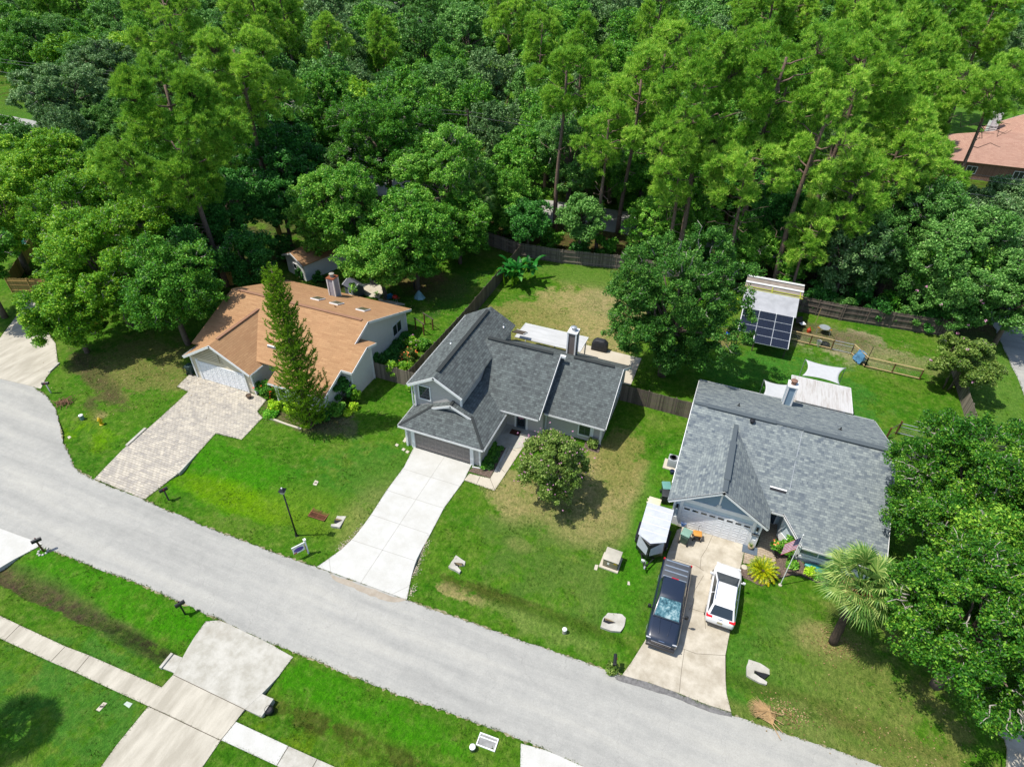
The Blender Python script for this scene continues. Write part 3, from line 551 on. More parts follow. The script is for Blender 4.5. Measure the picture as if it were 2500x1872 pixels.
window(hc, OC, (.3, 42.5, 1.5), (0, 1, 0), 1.4, 1.2, (-1, 0, 0), 1); window(hc, OC, (3.5, 45.7, 1.4), (1, 0, 0), 1.8, 1.2, (0, 1, 0), 1)
# narrow roof opening over the porch
n_ = Vector((0, -.415, 1)).normalized(); p0 = Vector((6.3, 34.25, mC(0, 34.25))); p1 = Vector((7.35, 34.25, mC(0, 34.25))); up_ = Vector((0, 1, .415)).normalized()
b = MB(OC); b.obox((p0 + p1) / 2 + n_ * .02 + up_ * .12, (.56, 0, 0), up_ * .05, n_ * .06); rs = b.build('roof_slot_frame', M['white'], rC); b = MB(OC); b.obox((p0 + p1) / 2 + n_ * .004, (.54, 0, 0), up_ * .09, n_ * .012); b.build('slot_opening', M['black'], rs)
vent_pipe(rC, OC, 3.2, 41.0, mC(0, 41), M['black'], .05, .25); vent_pipe(rC, OC, 10.6, 41.2, mC(0, 41.2), M['black'], .05, .25)
b = MB(OC); b.lathe((4.25, 38.6, mC(0, 38.6) + .0), [(.12, 0), (.12, .18), (.2, .2), (.2, .28), (.05, .33)], 12); b.build('roof_vent', M['black'], rC)
chimney(rC, OC, 7.0, 45.05, 2.6, 5.0, .62, M['gableC'], M['white'], simple('rusty_steel', S(170, 130, 110), .6, metal=.3), .8)
trim(rC, OC, 'valley_flashing', [((7.55, 34.5, mC(0, 34.5) + .02), (7.62, 36.6, mC(0, 36.6) + .02)), ((7.65, 36.9, mC(0, 36.9) + .02), (7.75, 38.9, mC(0, 38.9) + .02))], M['steel'], .025, .012)
# ------------------------------------------------------------------ two-storey house with the charcoal roof (centre)
OB = Vector((-14, 38.5, 0))
hb = thing('house', 'two storey greige house with charcoal shingle roofs, brown garage door and white driveway', 'house', OB)
SB = .626
mB = lambda x, y: 5.85 - SB * abs(y - 40.5)
rB = lambda x, y: 5.35 - SB * abs(y - 41.35)
uB = lambda x, y: 6.4 - .571 * abs(x + 19.35)
b = MB(OB)
b.slab([(-21.8, 33.15, 5.0), (-19.35, 33.15, 6.4), (-19.35, 44.5, 6.4), (-21.8, 44.5, 5.0)], .12); b.slab([(-16.9, 33.15, 5.0), (-19.35, 33.15, 6.4), (-19.35, 44.5, 6.4), (-16.9, 44.5, 5.0)], .12)
b.slab([(-17.15, 35.55, mB(0, 35.55)), (-11.35, 35.55, mB(0, 35.55)), (-11.35, 40.5, 5.85), (-17.15, 40.5, 5.85)], .12); b.slab([(-17.15, 45.45, mB(0, 45.45)), (-11.35, 45.45, mB(0, 45.45)), (-11.35, 40.5, 5.85), (-17.15, 40.5, 5.85)], .12)
b.slab([(-18.3, 39.6, 5.29), (-18.0, 40.5, 5.85), (-17.15, 40.5, 5.85), (-17.15, 39.2, 5.04)], .12)
b.slab([(-11.62, 36.8, rB(0, 36.8)), (-6.15, 36.8, rB(0, 36.8)), (-6.15, 41.35, 5.35), (-11.62, 41.35, 5.35)], .12); b.slab([(-11.62, 45.9, rB(0, 45.9)), (-6.15, 45.9, rB(0, 45.9)), (-6.15, 41.35, 5.35), (-11.62, 41.35, 5.35)], .12)
rfB = b.build('roof', M['roofB'], hb)
b = MB(OB)
b.slab([(-21.6, 30.9, 2.5), (-14.2, 30.9, 2.5), (-16.2, 33.2, 3.4), (-19.6, 33.2, 3.4)], .12)
b.slab([(-14.2, 30.9, 2.5), (-14.2, 37.2, 2.5), (-17.9, 37.2, 4.165), (-17.9, 32.95, 4.165), (-16.2, 32.95, 3.4), (-16.2, 33.2, 3.4)], .12)
b.slab([(-21.6, 30.9, 2.5), (-21.6, 34.1, 2.5), (-17.9, 34.1, 4.165), (-17.9, 32.95, 4.165), (-19.6, 32.95, 3.4), (-19.6, 33.2, 3.4)], .12)
rgB = b.build('garage_roof', M['roofB'], hb)
trim(rgB, OB, 'ridge_cap', [((-21.55, 30.95, 2.53), (-19.6, 33.2, 3.43)), ((-14.25, 30.95, 2.53), (-16.2, 33.2, 3.43)), ((-17.9, 33, 4.2), (-17.9, 33.6, 4.2))], M['roofB'], .22, .02)
b = MB(OB); b.wall([(-19.5, 33.22), (-16.3, 33.22)], lambda x, y: 4.165 - .45 * abs(x + 17.9) - .12, z0=3.38, closed=False); b.build('gablet_wall', M['wallB'], hb)
trim(hb, OB, 'fascia', [((-19.6, 32.93, 3.4), (-17.9, 32.93, 4.165)), ((-17.9, 32.93, 4.165), (-16.1, 32.93, 3.36))], M['white'], .04, .2)
trim(hb, OB, 'fascia', [((-21.8, 33.12, 5.0), (-19.35, 33.12, 6.4)), ((-19.35, 33.12, 6.4), (-16.9, 33.12, 5.0))], M['white'], .05, .22)
trim(hb, OB, 'fascia', [((-11.33, 35.55, mB(0, 35.55) - .02), (-11.33, 40.5, 5.83))], M['white'], .04, .22)
trim(hb, OB, 'fascia', [((-6.13, 36.8, rB(0, 36.8) - .02), (-6.13, 41.35, 5.33)), ((-6.13, 41.35, 5.33), (-6.13, 45.9, rB(0, 45.9) - .02))], M['white'], .04, .2)
b = MB(OB); b.obox((-11.15, 40.6, 5.7), (.24, 0, 0), (0, .12, 0), (0, 0, .1)); b.build('ridge_end_cap', M['white'], rfB)
gutter(hb, OB, (-21.6, 30.88, 2.5), (-14.2, 30.88, 2.5), (0, -1, 0)); gutter(hb, OB, (-14.18, 30.9, 2.5), (-14.18, 35.6, 2.5), (1, 0, 0)); gutter(hb, OB, (-21.82, 33.2, 5.0), (-21.82, 44.4, 5.0), (-1, 0, 0)); gutter(hb, OB, (-16.7, 35.53, mB(0, 35.55)), (-11.4, 35.53, mB(0, 35.55)), (0, -1, 0)); gutter(hb, OB, (-11.3, 36.78, rB(0, 36.8)), (-6.2, 36.78, rB(0, 36.8)), (0, -1, 0)); gutter(hb, OB, (-21.62, 30.95, 2.5), (-21.62, 34.0, 2.5), (-1, 0, 0))
ridge_vent(rfB, OB, (-19.35, 33.9, 6.4), (-19.35, 43.8, 6.4), M['roofB'], .34, .05, .09); ridge_vent(rfB, OB, (-17.9, 40.5, 5.85), (-12.0, 40.5, 5.85), M['roofB'], .34, .05, .08); ridge_vent(rfB, OB, (-10.4, 41.35, 5.35), (-6.9, 41.35, 5.35), M['roofB'], .32, .05, .07)
b = MB(OB)
b.wall([(-21.4, 33.55), (-17.2, 33.55), (-17.2, 44.1), (-21.4, 44.1)], lambda x, y: uB(x, y) - .12)
b.wall([(-17.2, 36.9), (-11.42, 36.9), (-11.42, 45.1), (-17.2, 45.1)], lambda x, y: mB(x, y) - .12)
b.wall([(-11.42, 37.6), (-6.55, 37.6), (-6.55, 45.5), (-11.42, 45.5)], lambda x, y: rB(x, y) - .12)
b.wall([(-21.3, 31.45), (-14.65, 31.45), (-14.65, 36.9), (-21.3, 36.9)], lambda x, y: 2.42)
b.build('wall', M['wallB'], hb)
gd = garage_door(hb, OB, -20.45, -15.55, 31.42, 2.15, M['doorgrey'])
b = MB(OB)
for x in (-20.62, -15.38): b.box(x - .15, x + .15, 31.3, 31.448, 0, 2.42)
for x in (-21.24, -14.71): b.box(x - .07, x + .09, 31.33, 31.447, 0, 2.42)
b.box(-20.46, -15.54, 31.36, 31.446, 2.15, 2.42); b.box(-21.46, -21.3, 33.46, 33.62, 2.5, 4.95); b.box(-17.3, -17.14, 33.46, 33.62, 3.7, 4.95)
for x in (-11.4, -6.6, -7.3): b.box(x - .09, x + .09, 37.5, 37.66, 0, 2.75)
split_boxes(b, 'corner_board', M['white'], hb)
window(hb, OB, (-20.48, 33.55, 4.22), (1, 0, 0), 1.15, 1.5, (0, -1, 0), 0, fr=.1, grid=(3, 4))
window(hb, OB, (-7.98, 37.6, 1.2), (1, 0, 0), 1.15, 1.5, (0, -1, 0), 0, fr=.1, grid=(2, 3)); window(hb, OB, (-6.55, 43.3, 1.6), (0, 1, 0), 1.2, 1.1, (1, 0, 0), 1); window(hb, OB, (-17.2, 41.8, 4.0), (0, 1, 0), .01, .01, (1, 0, 0), 0) if False else None
window(hb, OB, (-19.3, 44.1, 3.9), (1, 0, 0), 1.2, 1.2, (0, 1, 0), 0)
b = MB(OB); b.box(-13.75, -12.9, 36.83, 36.92, .08, 2.2); fd = b.build('front_door', simple('teal_grey_door', S(96, 110, 118), .4), hb)
b = MB(OB); b.box(-13.91, -13.75, 36.8, 36.93, .08, 2.35); b.box(-12.9, -12.74, 36.8, 36.93, .08, 2.35); b.box(-13.75, -12.9, 36.8, 36.93, 2.2, 2.35); b.build('door_frame', M['white'], fd)
b = MB(OB); b.box(-13.65, -13.0, 36.815, 36.828, .3, 2.1); b.build('door_glass', M['glass'], fd)
b = MB(OB)
wr = random.Random(3)
for k in range(70):
    t = wr.uniform(0, 2 * PI); r_ = wr.uniform(.16, .26); b.obox((-13.32 + r_ * math.cos(t), 36.78, 1.45 + r_ * math.sin(t)), (wr.uniform(.02, .05), 0, 0), (0, .02, wr.uniform(-.02, .02)), (0, .01, .035))
tag(b.build('wreath', simple('pink_wreath', S(214, 150, 170), .8, var=.4, sc=20)), 'round pink wreath hanging on the front door of the charcoal roofed house', 'wreath').location = OB
b = MB(); b.box(-14.0, -13.15, 35.85, 36.45, .075, .10); tag(b.build('doormat', simple('doormat', S(100, 56, 40), .95)), 'rust brown doormat on the shaded porch before the front door', 'doormat')
b = MB(OB); b.obox((-14.62, 35.7, 1.8), (.03, 0, 0), (0, .06, 0), (0, 0, .12)); b.build('wall_lamp', M['black'], hb)
chimney(rfB, OB, -11.25, 43.75, 3.6, 6.25, .72, simple('brown_chimney_siding', S(140, 128, 122), .8), M['white'], M['steel'], .8)
for (x, y) in ((-20.6, 38.8), (-17.6, 43.3)): vent_pipe(rfB, OB, x, y, uB(x, y), M['steel'], .04, .3)
downspout(hb, OB, [(-14.6, 31.2, 2.4), (-14.6, 31.2, .1), (-15.25, 31.1, .1)]); downspout(hb, OB, [(-21.5, 33.3, 4.9), (-21.5, 33.3, 2.7)])
# ------------------------------------------------------------------ tan roof house (left)
OA = Vector((-37, 39, 0))
ha = thing('house', 'single storey cream house with a big tan brown shingle roof behind the tall slender conifer', 'house', OA)
SA = .385
mA = lambda x, y: 5.3 - SA * abs(y - 39.4)
gA = lambda x, y: 4.75 - .58 * abs(x + 40.45)
def tA(x, y):
    if x > -29.7: return (mA(x, y) if y <= 37.0 else 4.37 - .32 * (y - 37.0)) - .13
    return max(mA(x, y), gA(x, y) if (x < -36.6 and y < 38) else 0) - .13
b = MB(OA); e = gA(-44.2, 0)
b.slab([(-44.6, 33.1, mA(0, 33.1)), (-34.95, 33.1, mA(0, 33.1)), (-34.95, 31.55, mA(0, 31.55)), (-29.15, 31.55, mA(0, 31.55)), (-29.15, 34.4, mA(0, 34.4)), (-28.05, 34.4, mA(0, 34.4)), (-28.05, 37.0, mA(0, 37)), (-29.3, 37.0, mA(0, 37)), (-29.3, 39.4, 5.3), (-44.6, 39.4, 5.3)], .12)
b.slab([(-44.6, 46.95, mA(0, 46.95)), (-29.3, 46.95, mA(0, 46.95)), (-29.3, 39.4, 5.3), (-44.6, 39.4, 5.3)], .12)
b.slab([(-28.05, 37.0, mA(0, 37)), (-28.05, 38.5, mA(0, 37) - .48), (-29.7, 38.5, mA(0, 37) - .48), (-29.7, 37.0, mA(0, 37))], .12)
b.slab([(-44.2, 31.5, e), (-40.45, 31.5, 4.75), (-40.45, 38.2, 4.75), (-44.2, 38.2, e)], .12); b.slab([(-36.7, 31.5, e), (-40.45, 31.5, 4.75), (-40.45, 38.2, 4.75), (-36.7, 33.3, e)], .12)
rA = b.build('roof', M['roofA'], ha)
b = MB(OA); b.wall([(-37.05, 31.95), (-37.05, 34.3), (-34.6, 34.3), (-34.6, 32.05), (-29.6, 32.05), (-29.6, 34.85), (-28.55, 34.85), (-28.55, 38.05), (-29.75, 38.05), (-29.75, 46.3), (-44.1, 46.3), (-44.1, 32.6), (-43.7, 31.95)], tA, closed=False); b.build('wall', M['wallA'], ha)
b = MB(OA); b.wall([(-43.75, 31.93), (-37.03, 31.93)], tA, closed=False); b.build('garage_front_wall', M['wallAf'], ha)
garage_door(ha, OA, -43.0, -37.95, 31.9, 2.1, M['doorwhite'])
b = MB(OA); b.box(-43.25, -43.0, 31.83, 31.928, 0, 2.3); b.box(-37.95, -37.75, 31.83, 31.928, 0, 2.3); b.box(-43.85, -43.72, 31.85, 31.99, 0, 2.5); b.box(-37.1, -36.98, 31.85, 31.99, 0, 2.5)
for x, y, h in ((-29.55, 32.0, 2.3), (-34.65, 32.0, 2.3), (-28.5, 34.8, 3.3), (-28.5, 38.1, 3.7), (-29.7, 46.35, 2.5)): b.box(x - .06, x + .06, y - .06, y + .06, 0, h)
split_boxes(b, 'corner_board', M['white'], ha)
b = MB(OA)
for k in range(9):   # diagonal boards in the garage gable
    z = 2.55 + k * .2; hw = (4.62 - z) / .58
    if hw > .3: b.obox((-40.45 - hw * .35, 31.9, z + .02), (hw * .5, 0, .06), (0, .012, 0), (0, 0, .012))
b.obox((-40.3, 31.9, 3.5), (.02, 0, 0), (0, .014, 0), (0, 0, .8)); b.build('gable_board', simple('cream_trim', S(190, 174, 138), .7), ha)
trim(ha, OA, 'fascia', [((-44.2, 31.47, e), (-40.45, 31.47, 4.75)), ((-40.45, 31.47, 4.75), (-36.7, 31.47, e))], M['white'], .05, .22)
z_ = lambda y: mA(0, y) - .01
trim(ha, OA, 'fascia', [((-29.13, 31.55, z_(31.55)), (-29.13, 34.4, z_(34.4))), ((-29.13, 34.38, z_(34.4)), (-28.05, 34.38, z_(34.4))), ((-28.03, 34.4, z_(34.4)), (-28.03, 37, z_(37))), ((-28.03, 37, z_(37)), (-28.03, 38.5, z_(37) - .48)), ((-29.28, 37.0, z_(37)), (-29.28, 39.4, 5.29)), ((-29.28, 39.4, 5.29), (-29.28, 46.95, z_(46.95)))], M['white'], .05, .24)
gutter(ha, OA, (-34.9, 31.53, mA(0, 31.55)), (-29.2, 31.53, mA(0, 31.55)), (0, -1, 0)); gutter(ha, OA, (-36.7, 31.5, e), (-36.7, 33.2, e), (1, 0, 0)); gutter(ha, OA, (-44.22, 31.5, e), (-44.22, 38, e), (-1, 0, 0))
ridge_vent(rA, OA, (-43.8, 39.4, 5.3), (-29.9, 39.4, 5.3), simple('brown_ridge', S(176, 132, 104), .9), .28, .07, .08); ridge_vent(rA, OA, (-40.45, 32.5, 4.75), (-40.45, 38.0, 4.75), simple('brown_ridge', S(176, 132, 104), .9), .28, .06, .07)
chimney(rA, OA, -37.2, 45.3, 2.6, 5.1, .72, siding('chimney_siding', S(196, 196, 206), .16), M['terra'], simple('stone_cap', S(190, 184, 170), .8), .8)
for x, y in ((-37.2, 42.6), (-35.0, 42.6), (-32.0, 42.6)):
    nA = Vector((0, SA, 1)).normalized(); uu = Vector((0, 1, -SA)).normalized(); c = Vector((x, y, mA(0, y))) + nA * .05
    b = MB(OA); b.obox(c, (.5, 0, 0), uu * .55, nA * .06); sk = b.build('skylight', M['white'], rA); b = MB(OA); b.obox(c + nA * .065, (.42, 0, 0), uu * .47, nA * .02); b.build('skylight_dome', glassm('smoked_dome', S(120, 116, 90), .25), sk)
vent_pipe(rA, OA, -34.2, 41.3, mA(0, 41.3), M['roofA'], .04, .25); b = MB(OA); b.lathe((-38.3, 38.6, mA(0, 38.6)), [(.1, 0), (.1, .25), (.17, .3), (.17, .4), (.03, .45)], 12); b.build('roof_vent', M['white'], rA)
n_ = Vector((0, -SA, 1)).normalized(); up_ = Vector((0, 1, SA)).normalized(); c = Vector((-36.6, 34.7, mA(0, 34.7)))
b = MB(OA); b.obox(c + n_ * .03 + up_ * .1, (.55, 0, 0), up_ * .05, n_ * .06); rs = b.build('roof_slot_frame', M['white'], rA); b = MB(OA); b.obox(c + n_ * .004 - up_ * .03, (.5, 0, 0), up_ * .07, n_ * .012); b.build('slot_opening', M['black'], rs)
window(ha, OA, (-34.0, 32.05, 1.2), (1, 0, 0), .9, 1.1, (0, -1, 0), 0, fr=.09); window(ha, OA, (-31.4, 32.05, 1.2), (1, 0, 0), 1.6, 1.1, (0, -1, 0), 1)
window(ha, OA, (-29.05, 34.85, 1.6), (1, 0, 0), .5, 1.2, (0, -1, 0), 0); window(ha, OA, (-29.75, 44.6, 1.35), (0, 1, 0), 1.7, 1.3, (1, 0, 0), 1, frm=M['gutter'])
b = MB(OA); b.box(-36.2, -35.3, 34.22, 34.32, .05, 2.1); b.build('front_door', simple('brown_door', S(80, 56, 44), .6), ha)
# ------------------------------------------------------------------ patio roofs and shade sails
def stain_metal(name):
    m, N, L, P = newmat(name); v = coords(N, 'Object', (1.2, .12, 1), L); f = noise(N, L, v, 3, 7, .75); tc = coords(N); sep = N.new('ShaderNodeSeparateXYZ'); L.new(tc, sep.inputs[0])
    r_ = mathn(N, L, 'FRACT', mathn(N, L, 'MULTIPLY', sep.outputs[0], 3.3)); c = ramp(N, L, f, [(.34, S(200, 190, 182)), (.5, S(232, 229, 226, .58)), (.75, S(244, 243, 242, .58))])
    c = mixc(N, L, mathn(N, L, 'MULTIPLY', mathn(N, L, 'LESS_THAN', r_, .06), .5), c, S(190, 188, 186)); L.new(c, P.inputs['Base Color']); P.inputs['Roughness'].default_value = .5; bump(N, L, r_, P, .2, .02); return m
M['metalroof'] = stain_metal('streaked_white_metal')
M['memb'] = concrete('white_membrane', S(246, 247, 247, .56), S(222, 223, 222, .56), .8, .8, streakdir=(.5, 2.0, 1), stain=(220, 214, 204))
def cover(label, x0, x1, y0, y1, z, m):
    o = Vector(((x0 + x1) / 2, (y0 + y1) / 2, 0)); t = thing('patio_cover', label, 'patio cover', o)
    b = MB(o); b.slab([(x0, y0, z + .12), (x1, y0, z + .12), (x1, y1, z - .1), (x0, y1, z - .1)], .06); b.build('roof_panel', m, t)
    b = MB(o); b.bar((x0, y1, z - .07), (x1, y1, z - .07), .05, .14); b.bar((x1, y0, z + .14), (x1, y1, z - .07), .04, .12); b.bar((x0, y0, z + .14), (x0, y1, z - .07), .04, .12); b.build('edge_beam', M['gutter'], t)
    for x in (x0 + .15, (x0 + x1) / 2, x1 - .15): b = MB(o); b.box(x - .05, x + .05, y1 - .3, y1 - .2, 0, z - .12); b.build('post', M['white'], t)
    return t
cover('flat white membrane patio roof behind the charcoal roofed house', -17.5, -11.05, 45.9, 48.8, 2.6, M['memb'])
cover('flat white ribbed metal patio roof with grey streaks behind the slate roofed house', 7.4, 12.25, 46.25, 50.15, 2.6, M['metalroof'])
b = MB(); pts = [at('b', *p, 3.5) for p in [(905, 320), (1000, 332), (985, 352), (865, 378)]]; c = sum(pts, Vector()) / 4
b = MB(OB); b.slab([(-17.4, 44.9, 3.95), (-16.3, 44.9, 3.95), (-16.3, 46.1, 3.45), (-17.4, 46.1, 3.45)], .08); sc = b.build('awning', M['oldwood'], hb); trim(sc, OB, 'fascia', [((-17.4, 46.12, 3.47), (-16.3, 46.12, 3.47)), ((-16.28, 44.9, 3.97), (-16.28, 46.1, 3.47))], M['white'], .04, .14)
def sail(label, corners, m, sag=.28):
    cs = [Vector(c) for c in corners]; N_ = 14; o = sum(cs, Vector()) / 4; b = MB(o); P = []
    for j in range(N_ + 1):
        for i in range(N_ + 1):
            u, v = i / N_, j / N_; uu = .5 + (u - .5) * (1 - sag * 4 * v * (1 - v) * .9); vv = .5 + (v - .5) * (1 - sag * 4 * u * (1 - u) * .9)
            p = (cs[0] * (1 - uu) + cs[1] * uu) * (1 - vv) + (cs[3] * (1 - uu) + cs[2] * uu) * vv; p.z += -.25 * 16 * u * (1 - u) * v * (1 - v) * .3; P.append(p)
    b.add(P, [(j * (N_ + 1) + i, j * (N_ + 1) + i + 1, (j + 1) * (N_ + 1) + i + 1, (j + 1) * (N_ + 1) + i) for j in range(N_) for i in range(N_)])
    s_ = tag(b.build('shade_sail', m, smooth=True), label, 'shade sail', 'shade sails beside the ribbed patio roof'); s_.location = o
    so_ = s_.modifiers.new('thick', 'SOLIDIFY'); so_.thickness = .01; return s_
M['sail'] = simple('grey_sailcloth', S(226, 228, 230, .56), .8, var=.05)
sail('larger pale grey shade sail stretched out over the lawn beyond the ribbed patio roof', [at('c', 1187, 106, 2.6), at('c', 1452, 168, 2.6), at('c', 1495, 52, 2.7), at('c', 1212, -8, 3.0)], M['sail'], .22)
sail('smaller pale grey shade sail half hidden by the slate roof and its chimney', [at('c', 905, 250, 2.4), at('c', 1110, 290, 2.4), at('c', 1085, 172, 2.6), at('c', 918, 138, 2.7)], M['sail'], .2)
# posts holding the sails
for i, (v, x, y, z, l) in enumerate([('c', 1497, 50, 2.8, 'thin steel pole at the right tip of the larger shade sail'), ('c', 1211, -10, 3.1, 'thin steel pole at the far tip of the larger shade sail'), ('c', 917, 136, 2.8, 'thin steel pole at the left tip of the smaller shade sail')]):
    p = at(v, x, y, z); b = MB((p.x, p.y, 0)); b.tube([(p.x, p.y, 0), (p.x, p.y, z)], .035, 8); tag(b.build('sail_pole', M['steel']), l, 'pole', 'poles holding the shade sails').location = (p.x, p.y, 0)
# ------------------------------------------------------------------ shed and far houses
def gable_house(name, label, cat, o, w_, d_, ze, zr, rz, mw, mr, ov=.4, axis='x', extra=None, rot_w=True):
    t = thing(name, label, cat, o, rz); b = MB()
    hx, hy = w_ / 2 + ov, d_ / 2 + ov; s_ = (zr - ze) / (d_ / 2 + ov) if axis == 'x' else (zr - ze) / (w_ / 2 + ov)
    if axis == 'x':
        b.slab([(-hx, -hy, ze), (hx, -hy, ze), (hx, 0, zr), (-hx, 0, zr)], .12); b.slab([(-hx, hy, ze), (hx, hy, ze), (hx, 0, zr), (-hx, 0, zr)], .12)
        top = lambda x, y: zr - s_ * abs(y) - .12; rake = [((x, -hy, ze), (x, 0, zr)) for x in (-hx - .02, hx + .02)] + [((x, 0, zr), (x, hy, ze)) for x in (-hx - .02, hx + .02)]
    else:
        b.slab([(-hx, -hy, ze), (0, -hy, zr), (0, hy, zr), (-hx, hy, ze)], .12); b.slab([(hx, -hy, ze), (0, -hy, zr), (0, hy, zr), (hx, hy, ze)], .12)
        top = lambda x, y: zr - s_ * abs(x) - .12; rake = [((-hx, y, ze), (0, y, zr)) for y in (-hy - .02, hy + .02)] + [((0, y, zr), (hx, y, ze)) for y in (-hy - .02, hy + .02)]
    b.build('roof', mr, t); b = MB(); b.wall([(-w_ / 2, -d_ / 2), (w_ / 2, -d_ / 2), (w_ / 2, d_ / 2), (-w_ / 2, d_ / 2)], top); b.build('wall', mw, t)
    trim(t, (0, 0, 0), 'fascia', rake, M['white'], .04, .18); return t
sh = gable_house('garden_shed', 'pale garden shed with a tan roof in the shade behind the tan roofed house', 'shed', (-46.2, 54.3, 0), 3.7, 6.0, 2.2, 3.1, R(-20), M['wallA'], M['roofA'], .3, 'y')
window(sh, (0, 0, 0), (.0, -3.0, 1.3), (1, 0, 0), .8, .8, (0, -1, 0), 0)
h4 = gable_house('house', 'low house with a grey brown roof almost hidden under the trees on the left', 'house', (-64.5, 48.0, 0), 13, 11, 2.4, 4.8, R(-16), M['wallA'], M['roofG'], .5, 'x')
for x in (-4, 1, 5): window(h4, (0, 0, 0), (x, -6.0, 1.4), (1, 0, 0), 1.4, 1.2, (0, -1, 0), 1)
def hip_house(label, o, w_, d_, ze, zr, rz, mw, mr, grp=None):
    t = thing('house', label, 'house', o, rz, grp); b = MB(); hx, hy = w_ / 2 + .5, d_ / 2 + .5; r_ = hx - hy
    b.slab([(-hx, -hy, ze), (hx, -hy, ze), (r_, 0, zr), (-r_, 0, zr)], .12); b.slab([(-hx, hy, ze), (hx, hy, ze), (r_, 0, zr), (-r_, 0, zr)], .12); b.slab([(hx, -hy, ze), (hx, hy, ze), (r_, 0, zr)], .12); b.slab([(-hx, -hy, ze), (-hx, hy, ze), (-r_, 0, zr)], .12)
    b.build('roof', mr, t); b = MB(); b.wall([(-w_ / 2, -d_ / 2), (w_ / 2, -d_ / 2), (w_ / 2, d_ / 2), (-w_ / 2, d_ / 2)], lambda x, y: ze); b.build('wall', mw, t)
    for x in (-w_ / 3, 0, w_ / 3): window(t, (0, 0, 0), (x, -d_ / 2, 1.5), (1, 0, 0), 1.5, 1.2, (0, -1, 0), 1)
    window(t, (0, 0, 0), (w_ / 2, 1, 1.5), (0, 1, 0), 1.5, 1.2, (1, 0, 0), 1)
    return t
M['brick'] = pavers('brown_brick', S(170, 120, 96), S(140, 96, 76), S(190, 180, 170), .22, .08)
hip = hip_house('salmon hip roofed brick house far back at the right edge of the picture', (39, 128, 0), 20, 13, 2.8, 6.2, R(2), M['brick'], M['roofE'])
hip2 = gable_house('house', 'salmon roofed wing with a white chimney beside the far brick house', 'house', (44, 138, 0), 12, 12, 2.8, 6.0, R(3), M['brick'], M['roofE'], .5, 'y')
chimney(hip2, (0, 0, 0), -6, 3, 0, 7.2, 1.2, M['white'], M['white'], M['steel'])
hip_house('pinkish hip roof glimpsed between the pine crowns right of centre', (4, 150, 0), 16, 12, 2.8, 6.0, R(4), M['brick'], M['roofE'])
hip_house('pale walled house glimpsed at the top left beyond the oaks', (-160, 214, 0), 22, 14, 2.8, 6.0, R(-10), M['wallA'], M['roofG'])
hip_house('pale roofed house at the top edge right of centre', (-62, 290, 0), 22, 14, 2.8, 5.6, R(3), M['white'], M['memb'])
# ================================================================== PLANTS
def leafmat(name, dark, mid, light, trans=0.25, rough=0.5, objvar=0.12, spec=0.22, nsc=0.35):
    m, N, L, P = newmat(name); tc = coords(N); g = N.new('ShaderNodeNewGeometry'); oi = N.new('ShaderNodeObjectInfo')
    f = noise(N, L, tc, nsc, 4, .6)
    t = mathn(N, L, 'ADD', mathn(N, L, 'MULTIPLY', g.outputs['Random Per Island'], .55), mathn(N, L, 'MULTIPLY', f, .75)); t = mathn(N, L, 'SUBTRACT', t, .15)
    t = mathn(N, L, 'ADD', t, mathn(N, L, 'MULTIPLY', mathn(N, L, 'SUBTRACT', oi.outputs['Random'], .5), objvar * 2))
    c = ramp(N, L, t, [(.15, dark), (.5, mid), (.85, light)])
    L.new(c, P.inputs['Base Color']); P.inputs['Roughness'].default_value = rough; P.inputs['Specular IOR Level'].default_value = spec
    tr = N.new('ShaderNodeBsdfTranslucent'); L.new(mixc(N, L, .35, c, (light[0] * 1.1, light[1] * 1.2, light[2] * .6, 1)), tr.inputs['Color'])
    mx = N.new('ShaderNodeMixShader'); mx.inputs[0].default_value = trans; L.new(P.outputs[0], mx.inputs[1]); L.new(tr.outputs[0], mx.inputs[2])
    L.new(mx.outputs[0], N['Material Output'].inputs['Surface']); return m
KL_OLD = K_ALB; K_ALB = 1.4
LF = {}
LF['gum'] = leafmat('bright_broadleaf', S(30, 78, 8), S(78, 130, 24), S(150, 180, 52), .26)
LF['near'] = leafmat('near_broadleaf', S(18, 62, 10), S(54, 104, 22), S(132, 166, 54), .22)
LF['maple'] = leafmat('mid_broadleaf', S(24, 72, 12), S(68, 124, 30), S(134, 174, 68), .24)
LF['yard'] = leafmat('yard_oak_leaf', S(22, 62, 14), S(54, 100, 30), S(104, 144, 62), .2)
LF['oak'] = leafmat('oak_leaf', S(30, 68, 20), S(66, 112, 42), S(118, 158, 80), .2)
LF['oakgrey'] = leafmat('live_oak_leaf', S(36, 68, 32), S(80, 114, 62), S(132, 158, 104), .18)
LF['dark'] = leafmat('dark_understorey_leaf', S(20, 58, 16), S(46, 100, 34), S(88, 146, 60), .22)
LF['pine'] = leafmat('pine_needles', S(40, 92, 18), S(100, 152, 44), S(178, 200, 86), .3, .55, .10)
LF['lime'] = leafmat('lime_leaf', S(70, 120, 16), S(140, 180, 30), S(204, 214, 70), .3)
LF['norfolk'] = leafmat('araucaria_needles', S(40, 78, 12), S(98, 138, 28), S(164, 188, 52), .28)
LF['palm'] = leafmat('palm_frond', S(30, 66, 22), S(76, 112, 46), S(150, 164, 92), .2, .4, nsc=1.2)
LF['palmdead'] = leafmat('dead_frond', S(130, 98, 60), S(180, 140, 90), S(214, 180, 126), .15)
LF['banana'] = leafmat('banana_leaf', S(14, 66, 18), S(36, 104, 32), S(104, 150, 70), .25, .4)
LF['sago'] = leafmat('sago_frond', S(60, 90, 8), S(126, 138, 10), S(214, 190, 20), .15, .4)
LF['myrtle'] = leafmat('myrtle_leaf', S(40, 66, 18), S(80, 106, 38), S(132, 148, 76), .22)
